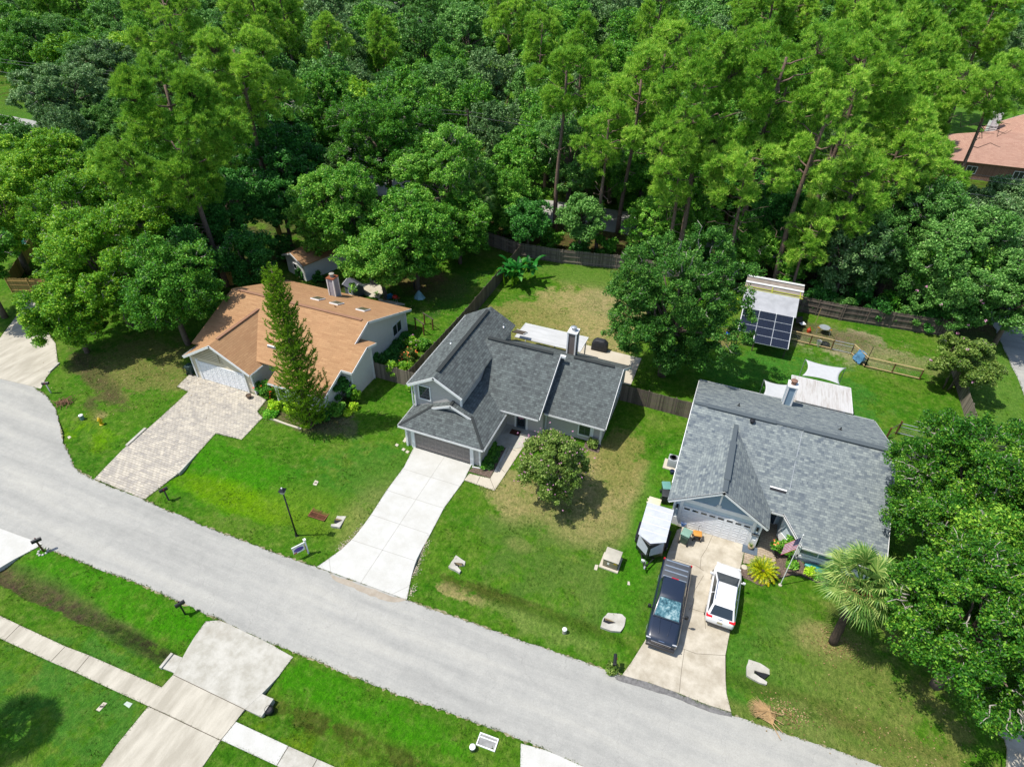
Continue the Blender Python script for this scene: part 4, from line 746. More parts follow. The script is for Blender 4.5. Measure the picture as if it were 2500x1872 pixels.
LF['pink'] = leafmat('pink_blossom', S(170, 110, 150), S(206, 146, 182), S(232, 186, 210), .2)
LF['orange'] = leafmat('orange_blossom', S(230, 120, 60), S(244, 150, 90), S(250, 190, 130), .2)
LF['red'] = leafmat('red_blossom', S(210, 60, 40), S(236, 90, 60), S(244, 130, 90), .2)
LF['grass'] = leafmat('long_grass', S(50, 120, 20), S(100, 160, 40), S(170, 190, 90), .25)
K_ALB = KL_OLD
M['bark'] = simple('grey_brown_bark', S(128, 112, 98), .9, var=.4, sc=5)
M['barkpale'] = simple('pale_grey_twig', S(204, 196, 184), .85, var=.2, sc=4)
M['barkpine'] = simple('pine_bark', S(142, 118, 104), .9, var=.4, sc=6)
M['barkdark'] = simple('dark_bark', S(84, 70, 58), .95, var=.4, sc=6)
def quadmesh(name, C, U, Vv, m, parent=None, tri=False):
    """one small face per row: centre C, half axes U, Vv (numpy Nx3)"""
    n = len(C)
    if tri: P = np.stack([C - U, C + U, C + Vv], 1).reshape(-1, 3); k = 3
    else: P = np.stack([C - U * .55 - Vv, C + U * .55 - Vv * .9, C + U, C + Vv, C - U], 1).reshape(-1, 3) if False else np.stack([C - Vv, C + U, C + Vv, C - U], 1).reshape(-1, 3); k = 4
    me = bpy.data.meshes.new(name); me.vertices.add(n * k); me.vertices.foreach_set('co', P.astype(np.float32).ravel())
    me.loops.add(n * k); me.loops.foreach_set('vertex_index', np.arange(n * k, dtype=np.int32)); me.polygons.add(n)
    me.polygons.foreach_set('loop_start', np.arange(0, n * k, k, dtype=np.int32)); me.polygons.foreach_set('loop_total', np.full(n, k, dtype=np.int32))
    me.update(calc_edges=True); me.materials.append(m)
    o = bpy.data.objects.new(name, me); COL.objects.link(o)
    if parent: o.parent = parent
    return o
def unit(v): return v / np.maximum(np.linalg.norm(v, axis=-1, keepdims=True), 1e-9)
def leaves(rs, cen, rad, per, size, flat_=.75, up=.7, asp=.55):
    """clumps of leaves: cen Nx3, rad N"""
    n = len(cen); d = rs.normal(size=(n, per, 3)); d = unit(d) * (rs.rand(n, per, 1) ** .45); d[..., 2] = d[..., 2] * flat_
    C = (cen[:, None] + d * rad[:, None, None]).reshape(-1, 3)
    nr = unit(rs.normal(size=C.shape) * .75 + np.array([0, 0, up]) + d.reshape(-1, 3) * .5)
    t = unit(np.cross(nr, rs.normal(size=C.shape))); b_ = np.cross(nr, t); sz = size * rs.uniform(.6, 1.35, (len(C), 1))
    return C, t * sz * asp, b_ * sz
def crown_points(rs, R_, H_, nlobe, ncl, lobe=.42, bottom=.25, upp=.62):
    """clump centres on the outside of an uneven crown of many lobes, centred on the origin"""
    L_ = []; nlobe = int(nlobe * 1.5); A = np.array([R_, R_, H_]); ph = rs.uniform(0, 6.28, 4)
    for i in range(nlobe):
        a = i * 2.399 + rs.normal() * .35; e = 1 - 2 * (i + .5) / nlobe; e = max(-.8, min(.95, e + rs.normal() * .12)); out_ = 1 + .16 * math.sin(a * 2 + ph[0]) + .12 * math.sin(a * 3 + ph[1])
        r = math.sqrt(max(0, 1 - e * e)) * rs.uniform(.5, .82) * out_
        L_.append((r * math.cos(a) * R_, r * math.sin(a) * R_, e * H_ * rs.uniform(.6, .8), lobe * rs.uniform(.5, 1.05)))
    L_ = np.array(L_); out = []; tries = 0
    while len(out) < ncl and tries < ncl * 60:
        tries += 1; l = L_[rs.randint(len(L_))]; d = unit(rs.normal(size=3)); d[2] = abs(d[2]) if rs.rand() < upp else d[2]
        p = l[:3] + d * A * l[3] * (.7 + .4 * rs.rand() ** 2)
        if p[2] < -H_ * (1 - bottom): continue
        g = math.sin(p[0] * 1.3 + ph[2]) * math.sin(p[1] * 1.2 + ph[3]) * math.sin(p[2] * 1.5 + ph[0])
        if g > .42 and rs.rand() < .8: continue
        q = np.linalg.norm((L_[:, :3] - p) / A, axis=1)
        if np.any(q < L_[:, 3] * .6) and rs.rand() < .85: continue
        out.append(p)
    return np.array(out), L_
def branch(mb, p, q, r0, r1, rs, n=5, k=4, wob=.12, sagz=.0, mi=0):
    p = np.array(p, float); q = np.array(q, float); L_ = np.linalg.norm(q - p); pts = []
    for i in range(k + 1):
        t = i / k; w_ = p * (1 - t) + q * t + rs.normal(size=3) * wob * L_ * (0 if i in (0, k) else .5) * .5; w_[2] += sagz * L_ * math.sin(t * PI) ; pts.append(tuple(w_))
    mb.tube(pts, [r0 + (r1 - r0) * i / k for i in range(k + 1)], n, mi=mi); return pts
def broadleaf(name, label, cat, seed, H, Rr, leaf='maple', lsize=.17, ncl=260, per=95, clr=.75, loc=(0, 0, 0), group=None, trunk_h=.32, lobes=13, twigs=.25, bark='bark', lean=(0, 0), flowers=None, multi=1, hh=None, bottom=.25, up=.7, upp=.62):
    rs = np.random.RandomState(seed); t = thing(name, label, cat, loc, 0, group); ncl = int(ncl * 1.75); per = int(per * .60 * 1.5); clr *= .72; lsize *= .80
    Hc = hh or (H * (1 - trunk_h) / 2); cz = H - Hc; cen, L_ = crown_points(rs, Rr * .92, Hc * .95, lobes, ncl, bottom=bottom, upp=upp)
    off = np.array([lean[0], lean[1], cz]); cen = cen + off
    rad = clr * rs.uniform(.65, 1.25, len(cen)); C, U, V_ = leaves(rs, cen, rad, per, lsize, up=up)
    quadmesh('crown', C, U, V_, LF[leaf], t)
    mb = MB(); base_r = .035 * H * (.7 if multi > 1 else .8)
    for k in range(multi):
        a = k * 2 * PI / multi + rs.rand(); bx = (.35 * math.cos(a), .35 * math.sin(a), 0) if multi > 1 else (0, 0, -.1)
        top = (off[0] * .6 + (Rr * .25 * math.cos(a) if multi > 1 else 0), off[1] * .6 + (Rr * .25 * math.sin(a) if multi > 1 else 0), cz - Hc * (.35 if multi == 1 else .1))
        branch(mb, bx, top, base_r / (multi ** .6), base_r * .6 / (multi ** .6), rs, 9, 5, .06)
        sel = L_ if multi == 1 else L_[k::multi]
        for l in sel:
            e = np.array(l[:3]) * .8 + off; pts = branch(mb, top, e, base_r * .4 / (multi ** .6), base_r * .12, rs, 6, 4, .18)
    if twigs:
        tb = mb; idx = rs.choice(len(cen), int(len(cen) * twigs), replace=False)
        for i in idx:
            l = L_[np.argmin([np.linalg.norm(cen[i] - off - x[:3]) for x in L_])]; s0 = np.array(l[:3]) * .85 + off; e = cen[i] + (cen[i] - s0) * .12 + np.array([0, 0, rad[i] * .30])
            s1 = s0 + (e - s0) * .45; branch(tb, s1, e, .045 * H / 12, .014, rs, 4, 4, .3, mi=1)
            if rs.rand() < .6: m_ = s1 + (e - s1) * .5; branch(tb, m_, m_ + unit(rs.normal(size=3) + np.array([0, 0, .6])) * rad[i] * 1.0, .025, .01, rs, 4, 2, .2, mi=1)
    mb.build('trunk', [M[bark], M['barkpale']], t, smooth=True)
    if flowers:
        fm, nf, fs = flowers; nsel = cen[(cen[:, 2] > cz - Hc * .4)]; idx = rs.randint(len(nsel), size=nf); d = unit(nsel[idx] - off); fc = nsel[idx] + d * clr * .75 + np.array([0, 0, clr * .35]); fc = fc + rs.normal(size=fc.shape) * .3
        C, U, V_ = leaves(rs, fc, np.full(nf, fs), 14, fs * .45); quadmesh('blossom', C, U, V_, LF[fm], t)
    return t
def tufts(rs, cen, dirs, n, ln, wd, spread=.8):
    k = len(cen); d = unit(dirs[:, None] * 1.0 + rs.normal(size=(k, n, 3)) * spread).reshape(-1, 3); C = np.repeat(cen, n, 0) + d * .03
    s = unit(np.cross(d, rs.normal(size=d.shape))); L_ = ln * rs.uniform(.7, 1.2, (len(d), 1)); return C + d * L_ * .0, s * wd, d * L_
def pine(name, label, seed, H, Rr, loc=(0, 0, 0), group=None, crown=.45, nbr=34, leafm='pine', dense=1.0, lean=0, ntuft=20, dead=4, nl=.34, nw=.03):
    rs = np.random.RandomState(seed); t = thing(name, label, 'pine tree', loc, 0, group); mb = MB(); lx, ly = rs.normal(size=2) * .02 * H + np.array([lean, 0])
    tr = lambda z: np.array([lx * (z / H) ** 2 + .25 * math.sin(z * .25 + seed), ly * (z / H) ** 2, z]); zs = np.linspace(-.1, H * .86, 12)
    mb.tube([tr(z) for z in zs], [.30 * (H / 24) * (1 - z / H * .8) + .03 for z in zs], 9)
    Hc = H * crown / 2; cz = H - Hc; off = tr(cz); cen, L_ = crown_points(rs, Rr * .93, Hc, 9, int(Rr * Rr * 19 * dense * (crown / .5)), lobe=.36, bottom=.15)
    zf = (cen[:, 2] / Hc + 1) / 2; prof = .55 + .45 * np.sin(np.clip(zf, 0, 1) * PI * .78 + .15); cen[:, :2] = cen[:, :2] * prof[:, None]
    dr = unit(cen / np.array([Rr, Rr, Hc]) * .7 + np.array([0, 0, .75])); cen = cen + off
    for l in L_:
        e = np.array([l[0], l[1], l[2]]) * .85 + off; z0 = max(H * (1 - crown) * .98, min(H * .9, e[2] - np.linalg.norm(e[:2] - off[:2]) * .35)); branch(mb, tr(z0), e, .10 * H / 24, .035, rs, 6, 5, .22)
    for i in rs.choice(len(cen), int(len(cen) * .3), replace=False):
        k = np.argmin(np.linalg.norm(L_[:, :3] + off - cen[i], axis=1)); branch(mb, L_[k, :3] * .85 + off, cen[i], .035, .012, rs, 4, 3, .25)
    K = max(6, ntuft // 2); tc = (cen[:, None] + rs.normal(size=(len(cen), K, 3)) * np.array([.15, .15, .10])).reshape(-1, 3); td = unit(np.repeat(dr, K, 0) + rs.normal(size=(len(cen) * K, 3)) * .45)
    C, U, V_ = tufts(rs, tc, td, 9, nl * 1.15, nw, .55); quadmesh('crown', C, U, V_, LF[leafm], t, tri=True)
    for i in range(dead):
        z = H * (1 - crown) - rs.rand() * H * .14; a = rs.rand() * 6.28; p = tr(z); q = p + np.array([math.cos(a), math.sin(a), .15]) * Rr * rs.uniform(.35, .8); pts = branch(mb, p, q, .05, .02, rs, 5, 4, .35)
    mb.build('trunk', M['barkpine'], t, smooth=True); return t
CNT = {}
def put(src, x, y, s=1.0, rz=0.0, label=None, sz=None, z=0.0):
    if src.name not in CNT: CNT[src.name] = 1; c = src
    else: c = copy_tree(src)
    c.location = (x, y, z); c.rotation_euler = (0, 0, rz); c.scale = (s, s, sz or s)
    if label: c['label'] = label
    return c
# ---------------- far woods: prototypes, then copies
GW = 'trees crowding the far woods'
FP = {}
FL = {'oak': 'dark green oak crown crowded among others in the distant woods', 'grey': 'grey green live oak crown crowded among others in the distant woods', 'mid': 'fresh green broadleaf crown crowded among others in the distant woods', 'pine': 'tall pine with a feathery top standing in the distant woods', 'bright': 'yellow green broadleaf crown in the distant woods'}
def far_protos():
    for k, (kind, s_) in enumerate([('oak', 1), ('oak', 2), ('grey', 3), ('grey', 4), ('mid', 5), ('mid', 6), ('bright', 7)]):
        lf = {'oak': 'oak', 'grey': 'oakgrey', 'mid': 'maple', 'bright': 'gum'}[kind]
        FP.setdefault(kind, []).append(broadleaf('tree', FL[kind], 'tree', 100 + s_, 13.5, 6.4, lf, .22, 260, 62, .95, (0, 0, 0), 'far ' + FL[kind].split(' in the')[0].split(' crown')[0] + ' trees', .12, 15, .12, bottom=.05))
    for s_ in (1, 2, 3): FP.setdefault('pine', []).append(pine('pine_tree', FL['pine'], 200 + s_, 22, 5.4, (0, 0, 0), 'far pine trees', .6, 38, dense=1.0, ntuft=18, dead=2, nl=.42, nw=.045))
far_protos()
def infront(x, y, z=10):
    d = np.array([x, y, z]) - CAMPOS; f = d @ CF
    if f < 1: return None
    return 1250 + CAM_F * (d @ CR) / f, 936 - CAM_F * (d @ CU) / f
fr = random.Random(11); placed = []
def clear(x, y, rmin):
    return all((x - a) ** 2 + (y - b_) ** 2 > rmin * rmin for a, b_ in placed)
GLADES = [(-138, 86, 10), (27, 89, 9), (30, 98, 11), (34, 108, 12), (24, 112, 9), (37, 122, 15), (40, 142, 13), (24, 98, 5), (4, 147, 5), (-133, 80, 13), (33, 105, 9), (42, 170, 14), (-160, 206, 9), (-62, 284, 9), (-50, 104, 4), (14, 128, 8)]
KD = {'oak': 'dark green oak', 'grey': 'grey green live oak', 'mid': 'fresh green broadleaf tree', 'pine': 'feathery topped pine', 'bright': 'yellow green tree'}
def zonelab(o, kind, where, px):
    b_ = ('at the left edge', 'left of the middle', 'in the middle', 'right of the middle', 'towards the right edge')[min(4, max(0, int(px / 500)))]
    o['label'] = KD[kind] + ' ' + where + b_; o['group'] = KD[kind] + 's ' + where + b_
nfar = 0
def rough_xy(n_, y0, y1):
    for _ in range(n_):
        y = fr.uniform(y0, y1); x = fr.uniform(-1.45 * y - 20, .42 * y + 24); q = infront(x, y)
        if q is None or q[0] < -150 or q[0] > 2650 or q[1] < -130: continue
        if any((x - a) ** 2 + (y - b_) ** 2 < r_ * r_ for a, b_, r_ in GLADES) or (258 < y < 273): continue
        yield x, y
for ring, (y0, y1, sp, n_) in enumerate([(89, 132, 8.6, 3000), (132, 215, 12.0, 3000)]):
    for x, y in rough_xy(n_, y0, y1):
        if nfar >= 235 or not clear(x, y, sp * fr.uniform(.85, 1.15)): continue
        placed.append((x, y)); u = fr.random(); side = x > -25 + (y - 90) * .1
        kind = ('pine' if u < (.42 if side else .16) else 'oak' if u < .50 else 'grey' if u < .70 else 'mid' if u < .94 else 'bright')
        src = fr.choice(FP[kind]); s_ = fr.uniform(.85, 1.15) * (1, 1.3)[ring] * (1 if kind != 'pine' else .95); c_ = put(src, x, y, s_, fr.uniform(0, 6.28), None, s_ * fr.uniform(.9, 1.15) * (1, .82)[ring]); zonelab(c_, kind, ('just beyond the back street, ', 'deep in the far woods, ')[ring], q[0]); nfar += 1
# the farthest woods: one uncountable mass of leaves
Cs, Us, Vs = [], [], []; rs_ = np.random.RandomState(8); far_placed = []
for x, y in rough_xy(3500, 205, 420):
    if any((x - a) ** 2 + (y - b_) ** 2 < 13.5 ** 2 for a, b_ in far_placed + (placed if y < 230 else [])): continue
    far_placed.append((x, y)); R_ = fr.uniform(7.5, 11); H_ = fr.uniform(5.5, 8); cen, _l = crown_points(rs_, R_, H_, 10, 110, bottom=.2); cen = cen + np.array([x, y, H_ + fr.uniform(0, 5)])
    C, U, V_ = leaves(rs_, cen, rs_.uniform(1.2, 2.2, len(cen)), 22, .55, up=.8); Cs.append(C); Us.append(U); Vs.append(V_)
dw = quadmesh('distant_woods', np.concatenate(Cs), np.concatenate(Us), np.concatenate(Vs), LF['oak']); dw['kind'] = 'stuff'; dw['label'] = 'dark green woods filling the top of the view'
print('distant', len(far_placed))
# fill between the garden fences and the back street, and along its far side
fillp = []
def near_listed(x, y, r_): return any((x - a) ** 2 + (y - b_) ** 2 < r_ * r_ for a, b_ in fillp)
FILL = [(70, 76.5, -112, 27, 4.6, 90), (86.5, 90, -140, 27, 5.0, 70), (55, 69, -110, -66, 5.5, 50), (60, 75, 24, 27.5, 5, 6), (62, 72, 36, 46, 5.5, 10), (44, 60, 36, 48, 5.5, 12)]
nfill = 0
for y0, y1, x0, x1, sp, n_ in FILL:
    for _ in range(n_ * 8):
        y = fr.uniform(y0, y1); x = fr.uniform(x0, x1); q = infront(x, y, 4)
        if nfill > 62 or q is None or q[0] < -60 or q[0] > 2560 or near_listed(x, y, sp) or (-50 < x < -38 and y > 70) or (-27 < x < -12 and y < 80) or x < -118: continue
        fillp.append((x, y)); kd_ = fr.choice(['oak', 'mid', 'mid', 'grey']); src = fr.choice(FP[kd_]); s_ = fr.uniform(.48, .78); c_ = put(src, x, y, s_, fr.uniform(0, 6.28), None, s_ * fr.uniform(.9, 1.25)); zonelab(c_, kd_, ('low by' if y < 80 else 'low across') + ' the back street, ', q[0]); nfill += 1
print('fill', nfill)
for l_ in FP.values():
    for o in l_:
        if o.name not in CNT:
            for ch in list(o.children): bpy.data.objects.remove(ch)
            bpy.data.objects.remove(o)
print('far trees', nfar)

# ---------------- trees one can tell apart
def P_(px, py, z):
    p = at('p', px, py, z); return (p.x, p.y, 0)
def BL(px, py, zc, label, seed, H, Rr, leaf, **k):
    return broadleaf(k.pop('name', 'tree'), label, k.pop('cat', 'tree'), seed, H, Rr, leaf, loc=P_(px, py, zc), **k)
# left garden
BL(120, 410, 8, 'yellow green tree with a spreading crown at the left edge above the new timber fence', 1, 13, 6.2, 'gum', ncl=330, per=110, lsize=.16)
BL(300, 470, 8, 'yellow green tree between the big left pine and the left edge', 2, 13, 6.3, 'gum', ncl=330, per=110, lsize=.16)
BL(262, 660, 6.5, 'large bright green tree shading the front lawn left of the cream garage', 3, 13, 6.6, 'gum', ncl=520, per=110, lsize=.13, twigs=.35, trunk_h=.12, bottom=.1)
BL(165, 765, 4.5, 'bright green tree over the red car and the far left driveway', 30, 8.5, 3.9, 'gum', ncl=280, per=110, lsize=.13, twigs=.3, trunk_h=.1, bottom=.1)
BL(404, 690, 7, 'bright green tree with a pale trunk standing in the shaded lawn by the cream garage', 4, 11, 5.2, 'maple', ncl=380, per=110, lsize=.13, twigs=.3, trunk_h=.15)
BL(-60, 650, 6, 'dark tree cut by the left edge beside the new timber fence', 5, 12, 4.6, 'maple', ncl=220, per=100)
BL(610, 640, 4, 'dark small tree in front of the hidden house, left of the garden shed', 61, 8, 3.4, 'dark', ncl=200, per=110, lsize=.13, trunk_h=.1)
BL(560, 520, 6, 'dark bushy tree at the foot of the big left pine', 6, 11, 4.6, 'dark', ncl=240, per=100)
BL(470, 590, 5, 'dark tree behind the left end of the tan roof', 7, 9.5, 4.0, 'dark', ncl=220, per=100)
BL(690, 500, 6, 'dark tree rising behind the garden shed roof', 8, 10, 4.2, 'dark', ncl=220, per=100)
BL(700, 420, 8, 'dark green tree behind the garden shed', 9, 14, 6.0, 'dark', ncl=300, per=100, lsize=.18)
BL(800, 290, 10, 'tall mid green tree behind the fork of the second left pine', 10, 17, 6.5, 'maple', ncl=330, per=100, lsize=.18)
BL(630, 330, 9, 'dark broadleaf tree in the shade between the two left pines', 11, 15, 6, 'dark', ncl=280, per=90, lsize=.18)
BL(170, 250, 8, 'broad grey green live oak at the upper left by the power lines', 12, 14, 8.0, 'oakgrey', ncl=420, per=110, lsize=.17)
BL(255, 170, 9, 'second grey green live oak right behind the one by the power lines', 13, 14, 7.0, 'oakgrey', ncl=340, per=100, lsize=.18)
BL(40, 425, 5, 'low fresh green tree by the bright lawn at the left edge', 14, 8, 4.6, 'gum', ncl=240, per=100, lsize=.18)
pine('pine_tree', 'tallest pine on the left with its bare trunk rising behind the tan roof', 21, 24.8, 7.4, (-53.4, 46.4, 0), None, .70, 66, dense=1.25, ntuft=30)
pine('pine_tree', 'second tall pine on the left, standing behind the tallest one', 22, 25.5, 7.0, (-56.5, 60.0, 0), None, .55, 56, dense=1.25, ntuft=30)
pine('pine_tree', 'pine with a long bare dark trunk at the top left edge of the woods', 23, 27, 6.4, (-85, 78, 0), None, .5, 44, ntuft=24)
BL(380, 560, 7, 'yellow green tree hanging over the hidden grey brown roof', 70, 12.5, 6.0, 'gum', ncl=360, per=110, lsize=.13, trunk_h=.12)
BL(190, 540, 8, 'tall yellow green tree above the large one on the shaded front lawn', 71, 13.5, 5.6, 'gum', ncl=340, per=110, lsize=.13, trunk_h=.12)
BL(0, 530, 7, 'yellow green tree at the left edge above the bright lawn strip', 72, 13, 6.0, 'gum', ncl=340, per=110, lsize=.14, trunk_h=.12)
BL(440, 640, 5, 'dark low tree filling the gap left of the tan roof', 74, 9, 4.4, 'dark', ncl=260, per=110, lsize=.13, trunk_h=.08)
BL(2130, 640, 4, 'dark low tree spilling over the old fence behind the wire pen', 75, 8, 3.6, 'oak', ncl=240, per=110, lsize=.12, trunk_h=.1)
BL(2250, 690, 4, 'dark tree overhanging the old fence at the corner by the crape myrtles', 76, 9, 4.0, 'oak', ncl=260, per=110, lsize=.12, trunk_h=.1)
# centre
BL(1120, 560, 4.5, 'bright tree low over the fence beside the fan palm', 57, 9, 4.4, 'maple', ncl=260, per=120, lsize=.13, trunk_h=.12)
BL(800, 520, 6.5, 'bright tree hanging over the right side of the garden shed', 58, 12, 4.6, 'maple', ncl=300, per=120, lsize=.13, trunk_h=.15)
BL(930, 650, 4.2, 'low bright tree above the aqua tarp and fire pit', 59, 8.5, 4.0, 'maple', ncl=260, per=120, lsize=.13, trunk_h=.2)
BL(940, 340, 10, 'largest bright green broadleaf in the middle, its crown hiding the back road', 31, 17, 8.6, 'maple', trunk_h=.15, ncl=640, per=130, lsize=.13, twigs=.35)
BL(1090, 440, 9, 'bright green broadleaf above the fan palm with pale twigs in its crown', 32, 15, 7.0, 'maple', trunk_h=.15, ncl=460, per=130, lsize=.13, twigs=.4)
BL(850, 520, 7, 'bright green tree over the playhouse and fire pit', 33, 12.5, 6.2, 'maple', trunk_h=.1, ncl=400, per=110, lsize=.16, twigs=.35)
BL(1010, 590, 6, 'low hanging bright green tree over the shaded garden left of the fan palm', 34, 11.5, 5.4, 'maple', trunk_h=.15, ncl=340, per=110, lsize=.16, twigs=.3)
BL(1395, 400, 8, 'dark oak under the middle pine, between the back road and the garden', 35, 14, 6.6, 'oak', ncl=360, per=130, lsize=.13)
BL(1270, 400, 8, 'olive green tree left of the dark oak under the middle pine', 36, 13, 5.0, 'maple', ncl=260, per=100, lsize=.17)
BL(1420, 560, 4, 'dark small tree against the back fence right of the banana clump', 37, 8, 3.4, 'oak', ncl=180, per=100, lsize=.16)
BL(1290, 560, 3.5, 'rounded dark shrub tree behind the corner of the back fence', 38, 7, 3.2, 'dark', ncl=160, per=100, lsize=.16)
BL(1230, 520, 4, 'bright small tree just behind the back fence beside the fan palm', 39, 8, 3.0, 'maple', ncl=150, per=100, lsize=.16)
def PN(px, py, Y, label, seed, Rr, crown=.5, **k):
    p = on_y('p', px, py, Y); return pine('pine_tree', label, seed, p.z, Rr, (p.x, Y, 0), None, crown, k.pop('nbr', 48), ntuft=24, **k)
PN(1385, 95, 75, 'lone pine in the middle with a forked bare trunk below its crown', 41, 5.6, .42)
PN(1570, 120, 78, 'broad pine leftmost of the pine row on the right', 42, 6.0)
PN(1640, 45, 86, 'tall pine standing behind the leftmost of the right hand pine row', 43, 6.0)
PN(1760, 65, 70, 'pale topped pine second from the left in the front pine row', 44, 6.4, .6)
PN(1945, 28, 72, 'big round topped pine at the centre of the right hand pine row', 45, 6.6)
PN(2060, 130, 69, 'smaller pine to the right of the big round topped one', 46, 4.8, .6)
PN(2165, 0, 80, 'tallest pine on the right, reaching the top of the picture', 47, 7.0, .5)
PN(2250, 215, 76, 'dense pine in front of the salmon roofed house', 48, 5.8, .6)
PN(2475, 130, 92, 'pine with long bare limbs before the salmon hip roof at the right edge', 49, 6.4, .32, dead=9)
PN(1690, 270, 69, 'low pine whose crown meets the top of the backyard oak', 50, 4.6, .6)
PN(1850, 330, 68, 'pine with a long diagonal trunk just behind the solar shed', 51, 5.0, .45, dead=7)
PN(2120, 380, 70, 'short pine right of the solar shed behind the old fence', 52, 4.6, .55)
PN(2010, 480, 67.5, 'smallest pine, hanging over the old fence right of the solar shed', 53, 3.0, .7, nbr=26)
PN(1500, 230, 71, 'slim pine right of the lone middle pine', 54, 4.4, .5)
PN(2290, 330, 80, 'pine partly hidden between the dense pine and the right edge one', 55, 5.0, .55)
for i, (px, py, z, H, R_, lf, l) in enumerate([
    (1570, 470, 5, 10, 4.6, 'maple', 'bright leafy tree behind the back fence left of the backyard oak'), (1680, 480, 6, 11, 4.8, 'maple', 'leafy tree rising right behind the backyard oak'),
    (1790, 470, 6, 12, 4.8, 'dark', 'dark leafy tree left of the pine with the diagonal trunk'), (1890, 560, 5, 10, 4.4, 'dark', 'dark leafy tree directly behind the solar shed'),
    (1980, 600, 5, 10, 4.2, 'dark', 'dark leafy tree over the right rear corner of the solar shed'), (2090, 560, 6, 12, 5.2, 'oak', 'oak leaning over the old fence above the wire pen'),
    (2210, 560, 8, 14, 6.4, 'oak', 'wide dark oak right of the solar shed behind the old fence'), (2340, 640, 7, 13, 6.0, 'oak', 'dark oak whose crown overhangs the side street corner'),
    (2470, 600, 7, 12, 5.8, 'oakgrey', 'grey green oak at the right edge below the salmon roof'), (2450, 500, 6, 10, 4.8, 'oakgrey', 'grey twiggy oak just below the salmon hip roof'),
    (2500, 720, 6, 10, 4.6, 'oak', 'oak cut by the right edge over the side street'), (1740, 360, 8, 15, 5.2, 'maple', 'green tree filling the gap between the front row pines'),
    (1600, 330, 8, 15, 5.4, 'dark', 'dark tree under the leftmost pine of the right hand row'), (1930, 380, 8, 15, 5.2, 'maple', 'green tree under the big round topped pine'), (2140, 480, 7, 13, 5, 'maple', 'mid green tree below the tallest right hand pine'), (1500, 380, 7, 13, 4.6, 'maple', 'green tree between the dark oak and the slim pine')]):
    BL(px, py, z, l, 60 + i, H, R_, lf, ncl=int(R_ * R_ * 14), per=125, lsize=.14, trunk_h=.12)
# backyard oak and trees beside the right house
BL(1646, 768, 6.8, 'dense oak in the backyard between the charcoal and the slate roofed houses', 81, 15.2, 6.5, 'yard', ncl=620, per=130, lsize=.115, twigs=.12, trunk_h=.0, clr=.7, bottom=.04, upp=.3, lobes=16)
BL(2330, 750, 3.3, 'dark crape myrtle with pale pink flowers where the rail fence ends', 82, 6.6, 3.4, 'oak', ncl=190, per=120, lsize=.13, clr=.6, multi=4, flowers=('pink', 34, .16), name='crape_myrtle', cat='crape myrtle', trunk_h=.15)
BL(2345, 890, 2.8, 'yellowish crape myrtle with a few pink flowers beside the timber side fence', 83, 5.6, 3.2, 'myrtle', ncl=180, per=120, lsize=.13, clr=.55, multi=4, flowers=('pink', 22, .15), name='crape_myrtle', cat='crape myrtle', trunk_h=.15)
BL(2420, 1170, 8, 'light green tree overhanging the right end of the slate roof', 84, 12, 6.2, 'near', ncl=620, per=150, lsize=.095, twigs=.5, clr=.62, trunk_h=.15)
BL(2440, 1500, 7.5, 'light green tree with pale twigs filling the lower right corner', 85, 11.5, 5.7, 'near', ncl=540, per=150, lsize=.095, twigs=.5, clr=.62, trunk_h=.12)
BL(2560, 1330, 8, 'light green tree cut by the right edge between the two near ones', 86, 13, 6.0, 'near', ncl=380, per=130, lsize=.11, twigs=.3, trunk_h=.15)
cm = gr('b', 1185, 1520)
broadleaf('crape_myrtle', 'rounded crape myrtle full of pink blossom in front of the charcoal roofed house', 'crape myrtle', 87, 6.0, 2.85, 'myrtle', loc=(cm.x, cm.y, 0), ncl=330, per=70, lsize=.10, clr=.46, lobes=20, multi=5, flowers=('pink', 230, .062), trunk_h=.08, twigs=.05, bottom=.1)
